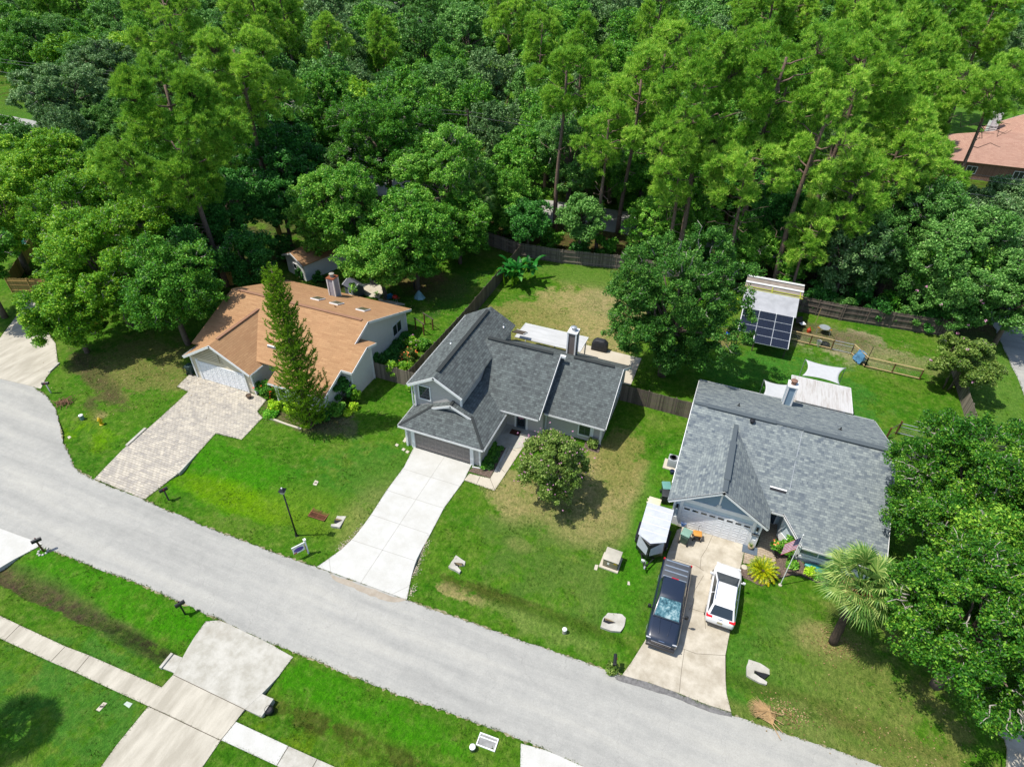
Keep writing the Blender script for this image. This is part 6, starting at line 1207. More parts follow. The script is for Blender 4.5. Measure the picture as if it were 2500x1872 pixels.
b = MB(); b.obox((0, -1.1, 1.88), (.22, 0, 0), (0, .03, 0), (0, 0, .02)); b.build('brake_light', simple('red_lamp', (.45, .01, .03, 1), .3), cabo)
# SUV, nose towards the garage (+y)
sv = thing('suv', 'white suv parked beside the pickup with its rear and red lamps towards the street', 'suv', (4.68, 26.55, .04), R(-1.0))
loft([(-2.33, .80, .52, .86), (-2.28, .90, .40, .96), (-2.0, .97, .32, 1.04), (-1.2, 1.0, .28, 1.06), (.9, 1.0, .28, 1.04), (1.35, .99, .28, 1.0), (1.8, .95, .32, .94), (2.08, .86, .36, .86), (2.24, .72, .40, .76), (2.33, .52, .46, .66)], 'body', wht, sv, [(x * .93, t) for x, t in half_body])
cs, fs_, Ps = cab(sv, -2.14, -1.62, .05, 1.28, .82, .64, 1.0, 1.60, wht, M['glass'])
for s_ in (-1, 1):
    b = MB(); b.obox((s_ * 1.03, .92, 1.10), (.09, 0, 0), (0, .06, 0), (0, 0, .08)); b.obox((s_ * .92, .92, 1.05), (.07, 0, 0), (0, .03, 0), (0, 0, .02)); b.build('side_mirror', wht, sv, bevel=.02)
    b = MB(); b.obox((s_ * .67, -2.17, .98), (.17, 0, 0), (0, .08, -.02), (0, 0, .035)); b.obox((s_ * .82, -2.10, .96), (.05, 0, 0), (0, .10, 0), (0, 0, .045)); b.build('tail_light', simple('red_lamp', (.75, .01, .02, 1), .2), sv, bevel=.012)
    b = MB(); b.obox((s_ * .62, 2.18, .70), (.16, 0, 0), (0, .06, 0), (0, 0, .06)); b.build('headlight', simple('headlamp_glass', (.7, .72, .75, 1), .1), sv, bevel=.02)
    b = MB(); b.bar((s_ * .60, -1.35, 1.70), (s_ * .60, .2, 1.70), .03, .03); b.build('roof_rail', M['chrome'], cs)
    for y in (-1.4, 1.42): wheel(sv, s_ * .82, y, .35, .22, M['chrome'])
b = MB(); b.obox((0, -2.27, .50), (.78, 0, 0), (0, .06, 0), (0, 0, .12)); b.build('rear_bumper', simple('dark_bumper', (.03, .03, .035, 1), .5), sv, bevel=.04)
b = MB(); b.obox((0, -2.335, .80), (.16, 0, 0), (0, .012, .008), (0, 0, .075)); np_ = b.build('number_plate', simple('plate', S(206, 196, 160), .5), sv); b = MB(); b.obox((0, -2.22, .975), (.14, 0, 0), (0, .03, 0), (0, 0, .02)); b.build('badge', M['chrome'], sv, bevel=.005)
# enclosed trailer with V nose pointing to the street
tp = Vector((-.53, 29.45, 0)); tr = thing('cargo_trailer', 'enclosed cargo trailer with a white roof and black v nose beside the garage', 'trailer', (tp.x, tp.y, .03), PI)
b = MB(); b.prism([(-.92, -1.55), (.92, -1.55), (.92, 1.4), (0, 2.05), (-.92, 1.4)], .45, 1.98); b.build('body', simple('trailer_black', (.012, .013, .015, 1), .35), tr, bevel=.03)
b = MB(); b.prism([(-.94, -1.58), (.94, -1.58), (.94, 1.42), (0, 1.9), (-.94, 1.42)], 1.985, 2.02); b.build('roof', concrete('trailer_roof', S(236, 240, 248, .6), S(206, 212, 222, .6), .6, 1.2), tr)
for s_ in (-1, 1):
    A_, B_ = Vector((s_ * .86, 1.47, 0)), Vector((s_ * .10, 1.98, 0)); n_ = Vector((s_ * .55, .83, 0)).normalized()
    b = MB(); b.add([A_ + n_ * .02 + Vector((0, 0, .95)), B_ + n_ * .02 + Vector((0, 0, .85)), B_ + n_ * -.04 + Vector((0, 0, 1.97)), A_ + n_ * -.04 + Vector((0, 0, 1.97)), A_ + n_ * .035 + Vector((0, 0, .95)), B_ + n_ * .035 + Vector((0, 0, .85)), B_ + n_ * -.02 + Vector((0, 0, 1.97)), A_ + n_ * -.02 + Vector((0, 0, 1.97))], [(0, 1, 2, 3), (7, 6, 5, 4), (0, 4, 5, 1), (1, 5, 6, 2), (2, 6, 7, 3), (3, 7, 4, 0)]); b.build('nose_panel', simple('silver_panel', S(214, 220, 228), .3), tr)
    b = MB(); b.bar((s_ * .55, 1.5, .46), (0, 2.75, .46), .07, .09); b.build('drawbar', M['black'], tr)
    b = MB(); b.box(s_ * 1.03 - .11, s_ * 1.03 + .11, -.75, .75, .72, .76); b.build('fender', M['black'], tr); 
    for y in (-.36, .36): wheel(tr, s_ * 1.02, y, .33, .2)
for y in (-1.1, -.45, .25, .9): b = MB(); b.bar((-.93, y, 2.028), (.93, y, 2.028), .03, .008); b.build('roof_seam', M['white'], tr)
b = MB(); b.obox((0, 2.78, .48), (.05, 0, 0), (0, .10, 0), (0, 0, .05)); b.tube([(0, 2.45, .12), (0, 2.45, .75)], .03, 8); b.obox((.2, 2.3, .5), (.12, 0, 0), (0, .09, 0), (0, 0, .09)); b.build('coupler_jack', M['steel'], tr)
# cream storage locker behind the trailer
p = at('e', 400, 440, 1.0); lk = thing('storage_box', 'cream plastic storage box with rounded lid right behind the trailer', 'storage box', (p.x, p.y, 0))
b = MB(); b.box(-.42, .42, -.3, .3, .0, .9); b.build('box_body', simple('cream_plastic', S(226, 214, 176), .5), lk, bevel=.04); b = MB(); b.box(-.46, .46, -.34, .34, .905, 1.02); b.build('lid', simple('cream_lid', S(250, 240, 206, .6), .5), lk, bevel=.05, segs=3)
for x, y in ((-.5, .12), (-.5, -.2)): b = MB(); b.box(x - .05, x + .04, y - .06, y + .06, .8, .9); b.build('handle', simple('cream_lid', S(250, 240, 206, .6), .5), lk)
# ---------------- wheelie bins
def bin_(label, x, y, rz, mb_, ml, s_=1.0):
    t = thing('wheelie_bin', label, 'trash bin', (x, y, .04), rz, 'wheeled trash bins'); b = MB()
    P = [(-.24, -.26, .06), (.24, -.26, .06), (.24, .26, .06), (-.24, .26, .06), (-.31, -.36, .98), (.31, -.36, .98), (.31, .34, .98), (-.31, .34, .98)]
    b.add(P, [(3, 2, 1, 0), (4, 5, 6, 7), (0, 1, 5, 4), (1, 2, 6, 5), (2, 3, 7, 6), (3, 0, 4, 7)]); b.build('bin_body', mb_, t, bevel=.04, segs=3)
    b = MB(); P = [(-.34, -.40, .985), (.34, -.40, .985), (.34, .38, .985), (-.34, .38, .985), (-.30, -.34, 1.06), (.30, -.34, 1.06), (.30, .34, 1.10), (-.30, .34, 1.10)]
    b.add(P, [(3, 2, 1, 0), (4, 5, 6, 7), (0, 1, 5, 4), (1, 2, 6, 5), (2, 3, 7, 6), (3, 0, 4, 7)]); b.build('lid', ml, t, bevel=.025)
    b = MB(); b.tube([(-.26, .44, .96), (.26, .44, .96)], .02, 8); b.build('handle', mb_, t)
    for s2 in (-1, 1): b = MB(); b.tube([(s2 * .27, .27, .12), (s2 * .33, .27, .12)], .12, 14); b.build('wheel', M['rubber'], t)
    t.scale = (s_,) * 3; return t
tg = simple('bin_green', S(70, 106, 90), .5); tgl = simple('bin_lid_pale', S(150, 190, 172), .5); blk = simple('bin_black', (.03, .032, .035, 1), .5); drk = simple('bin_dark_teal', S(36, 66, 66), .5); tel = simple('bin_lid_teal', S(120, 178, 170), .5)
p = at('e', 1110, 1500, 0.0); bin_('faded green bin on the buff driveway in front of the garage door', p.x + .05, p.y + .1, R(168), tg, tgl, 1.0)
p = at('e', 700, 60, 1.0); bin_('bin with a teal lid against the left wall of the slate roofed house', p.x, p.y, R(20), drk, tel, 1.0)
p = at('e', 690, 260, .9); bin_('black bin standing beside the teal lidded one near the trailer', p.x, p.y - .05, R(8), blk, blk, .95)
p = at('A', 235, 1045, 0); bin_('dark teal bin in the shade at the left corner of the cream garage', p.x - .2, p.y + .1, R(190), drk, drk, .95)
# blue tub, engine on cart
p = at('e', 1120, 1090, 0); b = MB(); b.lathe((0, 0, 0), [(.16, 0), (.22, .38), (.25, .40), (.23, .41), (.20, .38), (.15, .05)], 20); tag(b.build('tub', simple('blue_plastic', S(50, 130, 220), .4)), 'round blue tub standing behind the faded green bin', 'tub').location = (p.x - .05, p.y + .1, .05)
p = at('e', 1440, 1400, 0); ct = thing('utility_cart', 'orange topped utility cart with a bent handle in front of the garage door', 'cart', (p.x, p.y, .04), R(10))
b = MB(); b.box(-.30, .30, -.25, .25, .52, .62); b.build('tray', simple('orange_paint', S(240, 170, 80, .6), .5), ct, bevel=.03); b = MB(); b.box(-.22, .1, -.28, -.05, .2, .48); b.build('engine', M['black'], ct, bevel=.02); b = MB(); b.box(-.27, .27, -.22, .22, .14, .19); b.build('deck', M['brown'], ct)
b = MB(); b.tube([(.05, .24, .55), (.05, .42, .95), (.2, .44, 1.0), (.22, .34, 1.02)], .014, 6); b.build('handle', M['black'], ct)
for x, y in ((-.27, -.22), (.27, -.22), (.27, .22), (-.27, .22)): b = MB(); b.tube([(x - .03, y, .09), (x + .03, y, .09)], .09, 12); b.build('wheel', M['rubber'], ct); b = MB(); b.box(x - .015, x + .015, y - .015, y + .015, .14, .52); b.build('leg', M['steel'], ct)
# AC unit
p = at('c', 258, 750, 0); ac = thing('air_conditioner', 'grey air conditioner unit on a pale slab left of the slate roofed house', 'air conditioner', (p.x, p.y + .15, 0), 0)
b = MB(); b.box(-.62, .46, -.62, .5, 0, .09); b.build('slab', M['walkW'], ac); b = MB(); b.box(-.36, .36, -.36, .36, .09, .86); b.build('casing', siding('ac_louvre', S(196, 202, 206), .05, 2, .6), ac, bevel=.03); b = MB(); b.lathe((0, 0, .862), [(.30, 0), (.30, .012)], 24); f = b.build('fan_opening', M['black'], ac)
for k in range(3): a = k * 2.094; b = MB(); b.obox((.14 * math.cos(a), .14 * math.sin(a), .885), (.13 * math.cos(a), .13 * math.sin(a), .01), (-.06 * math.sin(a), .06 * math.cos(a), .015), (0, 0, .004)); b.build('fan_blade', M['steel'], f)
b = MB()
for k in range(3): b.lathe((0, 0, .9), [(.08 + .09 * k, 0), (.08 + .09 * k + .006, .006)], 20)
b.build('fan_guard', M['black'], ac)
p = at('c', 262, 800, 0); b = MB(); b.lathe((0, 0, 0), [(.14, 0), (.19, .3), (.15, .31), (.13, .26)], 14); tag(b.build('plant_pot', simple('navy_pot', S(40, 50, 80), .4)), 'small dark blue pot just below the air conditioner slab', 'pot').location = (p.x, p.y, 0)
# transformer
p = gr('t', 108, 655); tf = thing('transformer_box', 'olive tan utility transformer box on a pale slab in the lawn', 'transformer', (p.x, p.y + .45, p.z), R(-2))
b = MB(); b.box(-.72, .60, -.66, .62, 0, .10); b.build('slab', M['walkW'], tf); b = MB(); b.box(-.52, .50, -.5, .5, .10, .84); b.build('cabinet', simple('olive_cabinet', S(150, 142, 118), .5), tf, bevel=.02); b = MB(); b.box(-.56, .54, -.54, .54, .845, .90); b.build('lid', simple('pale_olive_lid', S(214, 208, 190), .5), tf, bevel=.02)
b = MB(); b.box(-.22, -.08, -.512, -.503, .42, .62); b.build('notice', M['white'], tf); b = MB(); b.box(.2, .42, -.512, -.503, .66, .78); b.build('warning_label', simple('yellow_label', S(236, 200, 20), .5), tf); b = MB(); b.box(.46, .56, -.2, .0, .7, .82); b.build('meter', M['white'], tf)
# ---------------- street lamp
p = gr('s', 393, 655); lp = thing('lamp_post', 'black lamp post with a lantern head in the lawn near the road', 'street lamp', (p.x, p.y, p.z), R(12)); H_ = 4.45 - p.z
b = MB(); b.tube([(0, 0, 0), (0, 0, H_)], [.07, .045], 12); b.build('pole', M['black'], lp, smooth=True); b = MB(); b.lathe((0, 0, 0), [(.13, 0), (.13, .05), (.09, .12), (.08, .3)], 12); b.build('base', M['black'], lp)
b = MB(); b.add([(-.11, -.11, H_), (.11, -.11, H_), (.11, .11, H_), (-.11, .11, H_), (-.17, -.17, H_ + .3), (.17, -.17, H_ + .3), (.17, .17, H_ + .3), (-.17, .17, H_ + .3)], [(3, 2, 1, 0), (4, 5, 6, 7), (0, 1, 5, 4), (1, 2, 6, 5), (2, 3, 7, 6), (3, 0, 4, 7)]); lh = b.build('lantern', simple('lantern_glass', S(200, 200, 190), .3), lp)
b = MB(); b.add([(-.22, -.22, H_ + .3), (.22, -.22, H_ + .3), (.22, .22, H_ + .3), (-.22, .22, H_ + .3), (-.07, -.07, H_ + .45), (.07, -.07, H_ + .45), (.07, .07, H_ + .45), (-.07, .07, H_ + .45)], [(3, 2, 1, 0), (4, 5, 6, 7), (0, 1, 5, 4), (1, 2, 6, 5), (2, 3, 7, 6), (3, 0, 4, 7)]); b.build('lantern_roof', M['black'], lp); b = MB(); b.lathe((0, 0, H_ + .45), [(.05, 0), (.06, .05), (.03, .1)], 10); b.build('photocell', M['white'], lp)
# ---------------- realtor sign
p = G_('p', 753, 1350); sg = thing('yard_sign', 'white post house sale sign with a purple oval panel near the lamp post', 'sign', (p.x, p.y, p.z), R(58))
b = MB(); b.box(-.05, .05, -.05, .05, 0, 1.45); b.build('post', M['white'], sg); b = MB(); b.box(-.09, .09, -.09, .09, 1.451, 1.52); b.build('post_cap', M['white'], sg); b = MB(); b.box(-.95, -.05, -.03, .03, 1.2, 1.27); b.build('arm', M['white'], sg)
b = MB(); b.box(-.92, -.12, -.015, .015, .55, 1.12); pn = b.build('panel', M['white'], sg)
for s_ in (-1, 1):
    b = MB(); P = [(-.52 + .34 * math.cos(2 * PI * k / 24), s_ * .019, .86 + .2 * math.sin(2 * PI * k / 24)) for k in range(24)]; b.add(P + [(x, s_ * .016, z) for x, y, z in P], [tuple(range(24)), tuple(range(47, 23, -1))] + [(k, (k + 1) % 24, 24 + (k + 1) % 24, 24 + k) for k in range(24)]); b.build('oval_panel', simple('purple_panel', S(110, 90, 190), .4), pn)
b = MB(); b.box(-.9, -.7, -.02, .02, .56, .68); b.build('red_flash', simple('red_panel', S(214, 70, 50), .4), pn); b = MB(); b.box(-.075, -.051, -.052, .052, .2, .9); b.build('red_strip', simple('red_panel', S(170, 40, 50), .4), sg)
# ---------------- mailboxes
def mailbox(label, v, x, y, rz, post_m, h=1.05, tilt=0, body=None, rocks=False):
    p = G_(v, x, y); t = thing('mailbox', label, 'mailbox', (p.x, p.y, p.z), rz, 'kerbside mailboxes'); b = MB(); b.box(-.05, .05, -.05, .05, 0, h); b.build('post', post_m, t)
    b = MB(); b.box(-.04, .04, -.22, .22, h - .04, h); b.build('bracket', post_m, t); b = MB(); pr = [(-.10, 0), (.10, 0), (.10, .13)] + [(.10 * math.cos(a), .13 + .10 * math.sin(a)) for a in np.linspace(.2, PI - .2, 8)] + [(-.10, .13)]
    n = len(pr); b.add([(x_, y_, z_ + h) for y_ in (-.30, .27) for x_, z_ in pr], [tuple(range(n)), tuple(range(2 * n - 1, n - 1, -1))] + [(i, n + i, n + (i + 1) % n, (i + 1) % n) for i in range(n)]); mbx = b.build('box', body or M['black'], t)
    b = MB(); b.box(-.085, .085, -.315, -.301, h + .01, h + .2); b.build('door', simple('dark_door', (.03, .03, .035, 1), .3), t); b = MB(); b.box(.105, .115, -.05, .03, h + .1, h + .26); b.build('flag', simple('mail_flag_red', S(190, 30, 60), .5), t)
    return t
mailbox('dark mailbox with a red mark at the edge of the cul-de-sac, far left', 'u', 600, 550, R(-60), M['steel'])
mailbox('black mailbox on a leaning timber post right of the paver driveway', 'L', 1240, 1115, R(-25), M['oldwood'])
mailbox('dark mailbox on a brown post in a ring of white stones, across the road', 'L', 320, 1490, R(150), M['brown'])
mailbox('black mailbox on a thin post in the lawn below the road', 'D', 1250, 412, R(155), M['black'])
mailbox('black mailbox at the left foot of the buff driveway', 't', 128, 1330, R(10), M['black'])
# ring of stones at one mailbox
p = G_('L', 318, 1495); st = thing('stone_ring', 'small ring of white stones round the foot of the brown post mailbox', 'stones', (p.x, p.y, p.z))
for k in range(9): a = k * .698; b = MB(); b.lathe((.3 * math.cos(a), .3 * math.sin(a), 0), [(.07, 0), (.09, .04), (.05, .09)], 7); b.build('stone', simple('white_stone', S(226, 224, 214), .8), st)
# ---------------- hydrant
p = G_('u', 1735, 1255); hy = thing('fire_hydrant', 'yellow fire hydrant in the lawn by the cul-de-sac', 'fire hydrant', (p.x, p.y, p.z), R(20)); hm = simple('hydrant_yellow', S(244, 206, 20, .6), .4)
b = MB(); b.lathe((0, 0, 0), [(.17, 0), (.17, .05), (.11, .07), (.105, .5), (.15, .52), (.15, .56), (.13, .58), (.12, .66), (.07, .75), (.03, .77), (.03, .82)], 16); b.build('barrel', hm, hy, smooth=False)
for a in (0, PI / 2, PI): c_, s_ = math.cos(a), math.sin(a); b = MB(); b.tube([(.08 * c_, .08 * s_, .43), (.22 * c_, .22 * s_, .43)], .055 if a != PI / 2 else .07, 10); b.build('nozzle', hm, hy)
# ---------------- pedestals, covers
def ped(label, v, x, y, r_, h, m, cap=None):
    p = G_(v, x, y); t = thing('utility_pedestal', label, 'utility pedestal', (p.x, p.y, p.z), 0, 'small utility pedestals'); b = MB(); b.lathe((0, 0, 0), [(r_, 0), (r_, h - .05)], 16); b.build('housing', m, t); b = MB(); b.lathe((0, 0, h - .05), [(r_ * 1.06, 0), (r_ * 1.02, .05), (r_ * .6, .08)], 16); b.build('cap', cap or M['white'], t)
ped('short green cylinder pedestal with a white cap left of the hydrant', 'u', 1308, 1135, .17, .48, simple('pedestal_green', S(130, 165, 155), .5))
ped('small beige pedestal in the lawn above the road left of the last mailbox', 'o', 1219, 1366, .14, .42, simple('pedestal_beige', S(200, 196, 180), .5))
ped('dark green pedestal beside the framed drain near the bottom edge', 'o', 1021, 1618, .16, .36, simple('pedestal_dark', S(90, 104, 80), .5))
def cover_(label, v, pts, m, lift=.03, frame=None, holes=0, name='utility_cover', cat='cover'):
    ps = [at(v, x, y, 0) for x, y in pts]; c = sum(ps, Vector()) / len(ps); z = gz(c.x, c.y); t = thing(name, label, cat, (c.x, c.y, z)); b = MB(); b.prism([(q.x - c.x, q.y - c.y) for q in ps], -.05, lift); b.build('plate', m, t)
    if holes: b = MB(); b.obox((0, 0, lift + .003), (.09, .04, 0), (-.02, .05, 0), (0, 0, .003)); b.build('lid', simple('dark_lid', S(90, 84, 84), .7), t)
    return t
cover_('pale concrete meter cover left of the cream garage driveway near the kerb', 'L', [(488, 640), (505, 632), (518, 642), (498, 656)], M['walkW'])
cover_('pale meter cover with a dark lid in the lawn above the lamp post', 's', [(518, 262), (535, 228), (562, 238), (545, 270)], M['walkW'], holes=1)
cover_('pale meter cover in the lawn between the transformer and the pickup', 't', [(225, 765), (228, 742), (240, 745), (243, 768)], M['walkW'])
cover_('white meter cover just left of the transformer slab', 't', [(0, 662), (8, 630), (30, 632), (20, 668)], M['walkW'])
cover_('worn meter cover with a dark slot in the lower left lawn', 'D', [(648, 1058), (700, 1005), (725, 1012), (672, 1068)], M['walkW'], holes=1)
cover_('clean pale green square cover right of the worn one in the lower left lawn', 'D', [(835, 1020), (858, 1000), (896, 1015), (872, 1045)], simple('pale_green_cover', S(206, 220, 206), .6))
# drain inlet with white frame
p = at('p', 1190, 1811, 0); dr = thing('framed_drain_cover', 'grey panel in a raised white frame lying in the grass at the bottom edge', 'drain cover', (p.x, p.y, gz(p.x, p.y)), R(3))
b = MB(); b.box(-.48, .48, -.3, .3, -.05, .03); b.build('panel', simple('grey_panel', S(166, 166, 164), .6, var=.25), dr)
for a in [(-.54, .54, .28, .34), (-.54, .54, -.34, -.28), (-.54, -.48, -.28, .28), (.48, .54, -.28, .28), (-.48, .48, .1, .15)]: b = MB(); b.box(*a, -.05, .08); b.build('frame_bar', M['white'], dr)
# rusty grate
p = at('s', 565, 482, 0); gt = thing('drain_grate', 'rusty rectangular drain grate in the lawn right of the lamp post', 'grate', (p.x, p.y, gz(p.x, p.y) + .02), R(2)); rust = simple('rusty_iron', S(150, 96, 66), .85, var=.3)
b = MB(); b.box(-.68, .68, -.42, .42, -.2, -.02); b.build('pit', simple('pit_olive', S(96, 88, 50), .9), gt)  # olive block filling the space below the bars
b = MB()
for k in range(17): x = -.64 + k * .08; b.box(x - .014, x + .014, -.41, .41, -.02, .03)
for y in (-.42, 0, .42): b.box(-.68, .68, y - .02, y + .02, -.018, .036)
for x in (-.68, 0, .68): b.box(x - .02, x + .02, -.42, .42, -.016, .042)
b.build('grating', rust, gt)
# ---------------- mitred culvert ends
def culvert(label, v, outer, slot, rib=True):
    ps = [at(v, x, y, 0) for x, y in outer]; c = sum(ps, Vector()) / len(ps); z = gz(c.x, c.y); t = thing('culvert_end', label, 'culvert end', (c.x, c.y, z), 0, 'concrete culvert ends in the ditch'); b = MB()
    sl = [at(v, x, y, 0) for x, y in slot]; poly = [(q.x - c.x, q.y - c.y) for q in ps]
    n = len(poly); b.prism(ragged(poly, .02, .2), -.25, .12); b.build('concrete_collar', M['drvG'], t)
    sp = [(q.x - c.x, q.y - c.y) for q in sl]; b = MB(); b.prism(sp, .0, .126); o_ = b.build('pipe_mouth', M['black'], t)
    if rib:
        b = MB(); a = Vector(sp[0]); e = (Vector(sp[1]) + Vector(sp[2])) / 2
        for k in range(7): q = a + (e - a) * (.25 + .1 * k); w_ = .06 + .14 * (.25 + .1 * k); d = (e - a).normalized(); s_ = Vector((-d.y, d.x)); b.bar((q.x - s_.x * w_, q.y - s_.y * w_, .136), (q.x + s_.x * w_ * .1, q.y + s_.y * w_ * .1, .136), .025, .015)
        b.build('corrugation', simple('rusty_corrugation', S(196, 170, 110), .7), o_)
culvert('concrete culvert end left of the white driveway below the rusty grate', 's', [(705, 500), (776, 505), (722, 590), (655, 578), (660, 565), (700, 560), (735, 540), (695, 522)], [(745, 535), (690, 520), (680, 548), (700, 560)])
culvert('v shaped concrete culvert end right of the white driveway', 's', [(1622, 806), (1694, 855), (1688, 885), (1650, 888), (1625, 880), (1660, 925), (1648, 940), (1563, 893)], [(1605, 862), (1670, 868), (1685, 884), (1620, 888)])
culvert('oval concrete culvert end in the lawn left of the buff driveway', 't', [(95, 950), (190, 960), (215, 985), (205, 1040), (180, 1076), (120, 1072), (45, 1045), (62, 985)], [(150, 1018), (70, 985), (62, 1010), (100, 1026)])
culvert('concrete culvert end with a slot in the lawn right of the buff driveway', 't', [(1045, 1262), (1100, 1270), (1185, 1330), (1186, 1365), (1130, 1350), (1085, 1335), (1080, 1355), (1170, 1415), (1165, 1432), (1120, 1420), (1032, 1370), (1030, 1310)], [(1078, 1340), (1150, 1360), (1185, 1366), (1150, 1395)], rib=False)
# headwalls of the lower driveway and paver driveway
def hwall(label, v, a, b_, h, t_, ledge=None):
    p, q = at(v, *a, 0), at(v, *b_, 0); c = (p + q) / 2; t = thing('headwall', label, 'headwall', (c.x, c.y, 0)); b = MB((c.x, c.y, 0)); b.bar((p.x, p.y, h), (q.x, q.y, h), t_, h + .45); b.build('wall', M['drvG'], t)
    if ledge: b = MB((c.x, c.y, 0)); b.prism([tuple(at(v, *l, 0)[:2]) for l in ledge], -.5, .03); b.build('ledge', M['drvG'], t)
    return t
hwall('grey concrete headwall at the left side of the lower driveway', 'D', (1085, 778), (1165, 680), .12, .16, [(1160, 800), (1092, 775), (1172, 682), (1232, 705), (1180, 812)])
hw = hwall('grey concrete headwall with an open pipe at the right side of the lower driveway', 'D', (1762, 1100), (1840, 985), .14, .2, [(1652, 1052), (1760, 945), (1835, 980), (1765, 1105)])
b = MB((hw.location)); p = at('D', 1820, 1060, 0); b.lathe((p.x - .05, p.y, -.34), [(.24, 0), (.26, .42), (.2, .5), (.15, .4)], 14); b.build('pipe_mouth', M['black'], hw)
hwall('narrow pale kerb slab along the left edge of the paver driveway', 'L', (932, 720), (1072, 592), .12, .22)
hwall('dark faced kerb wall along the right edge of the paver driveway', 'L', (1312, 922), (1438, 785), .10, .16)
hwall('mossy kerb slab beside the driveway at the far left', 'L', (362, 178), (435, 112), .12, .22)
# ---------------- fences
def fence(label, pts, h, m, gap=.0, pm=None, name='timber_fence', board=.14, posts=2.4, rails=(), face=1, grp=None):
    pts = [Vector((p[0], p[1], 0)) for p in pts]; o = pts[0]; t = thing(name, label, 'fence', o, 0, grp); rr = random.Random(int(abs(o.x * 31 + o.y)) + 1); bb = MB(o); rb = MB(o); np_posts = []
    for i in range(len(pts) - 1):
        a, e = pts[i], pts[i + 1]; L_ = (e - a).length; d = (e - a) / L_; s_ = Vector((-d.y, d.x, 0)) * face; k = int(L_ / (board + gap))
        for j in range(k): c = a + d * (j + .5) * (L_ / k); hh = h + rr.uniform(-.03, .03); g0 = gz(c.x, c.y); bb.obox(c + Vector((0, 0, g0 + hh / 2)) + s_ * .03 * (1 + rr.uniform(-.2, .2)), d * (board / 2 - .004), s_ * .01, (0, 0, hh / 2))
        for z in rails or (.35, h * .55, h - .25): rb.bar(a + Vector((0, 0, z)) - s_ * .02, e + Vector((0, 0, z)) - s_ * .02, .05, .09)
        for j in range(int(L_ / posts) + 1): np_posts.append(a + d * min(L_, j * posts))
    bb.build('board_panel', m, t); rb.build('rails', pm or m, t)
    for c in np_posts: b = MB(o); b.box(c.x - .05, c.x + .05, c.y - .05, c.y + .05, 0, h + .06); b.build('post', pm or m, t)
    return t
def fencem(name, c, var=.35):
    m, N, L, P = newmat(name); tc = coords(N); g = N.new('ShaderNodeNewGeometry'); f = noise(N, L, coords(N, 'Object', (6, 6, 1), L), 1.5, 5, .7)
    t = mathn(N, L, 'ADD', mathn(N, L, 'MULTIPLY', g.outputs['Random Per Island'], .6), mathn(N, L, 'MULTIPLY', f, .5)); L.new(ramp(N, L, t, [(.2, tuple(x * (1 - var) for x in c[:3]) + (1,)), (.9, tuple(x * (1 + var) for x in c[:3]) + (1,))]), P.inputs['Base Color']); P.inputs['Roughness'].default_value = .9; return m
fw = fencem('weathered_fence', S(142, 130, 116), .45); fw2 = fencem('dark_weathered_fence', S(124, 110, 98), .5); fn = fencem('new_pine_fence', S(206, 168, 100), .2)
fence('old grey timber fence section between the tan roofed house and the charcoal roofed house', [(-28.5, 38.3), (-21.5, 38.3)], 1.75, fw, face=-1)
fence('long brown timber fence running back along the side of the charcoal roofed house', [(-24.9, 38.4), (-24.6, 50), (-24.7, 66.2)], 1.8, fw2, face=-1)
fence('curving weathered timber fence at the back of the garden behind the banana clump', [(-31.5, 68.3), (-24.9, 66.6), (-19.5, 66.9), (-13, 68.2), (-3, 68.8)], 1.8, fw, face=1)
fence('short weathered timber fence between the charcoal and slate roofed houses', [(-6.4, 43.9), (.15, 43.75)], 1.8, fw2, face=-1)
fence('dark weathered timber fence behind the wire pen and solar shed', [(7.5, 66.4), (12.5, 66.3), (23.3, 67.3)], 1.9, fw2, face=1)
fence('pale weathered side fence below the yellowish crape myrtle', [(22.4, 60.5), (22.6, 50), (22.7, 44)], 1.6, fw, face=-1)
p0_, p1_, p2_ = at('w', 335, 1310, 0), at('w', 130, 990, 1.7), at('w', 1010, 1290, 0)
fence('new golden timber fence enclosing the lawn at the left edge', [tuple(at('w', 830, 240, 0)[:2]), tuple(at('w', 250, 1270, 0)[:2]), tuple(at('w', 1050, 1290, 0)[:2])], 1.75, fn, posts=2.4)
p = at('A', 490, 410, 0); fence('short golden timber fence glimpsed behind the left end of the tan roof', [tuple(at('A', 500, 330, 0)[:2]), tuple(at('A', 800, 270, 0)[:2])], 1.7, fn)
# rail fence with wire
def railfence(label, pts, name='rail_fence'):
    pts = [Vector((p[0], p[1], 0)) for p in pts]; o = pts[0]; t = thing(name, label, 'rail fence', o)
    for i in range(len(pts) - 1):
        a, e = pts[i], pts[i + 1]; d = (e - a).normalized(); s_ = Vector((-d.y, d.x, 0))
        for z, w_ in ((1.18, .14), (.98, .04), (.18, .14)):
            b = MB(o); b.bar(a + Vector((0, 0, z)), e + Vector((0, 0, z)), w_, .09 if w_ < .1 else .04); b.build('rail', M['wood'], t)
        n = max(1, round((e - a).length / 2.4))
        for j in range(n + 1): c = a + (e - a) * j / n; b = MB(o); b.box(c.x - .05, c.x + .05, c.y - .05, c.y + .05, 0, 1.16); b.build('post', M['brown'], t)
        b = MB(o); L_ = (e - a).length; 
        for j in range(int(L_ / .15)): c = a + d * j * .15; b.box(c.x - .003, c.x + .003, c.y - .003, c.y + .003, .2, 1.0)
        for z in (.35, .5, .65, .8): b.obox((a + e) / 2 + Vector((0, 0, z)), d * L_ / 2, s_ * .003, (0, 0, .003))
        b.build('wire_mesh', M['steel'], t)
    return t
q = lambda x, y, z=0.0: tuple(at('h', x, y, z)[:2])
railfence('new timber rail fence with wire running from the solar shed to the steel gate', [q(640, 708), q(1078, 808)])
railfence('short slanting stretch of timber rail fence carrying a blue tarp', [q(1280, 850), q(1420, 985)])
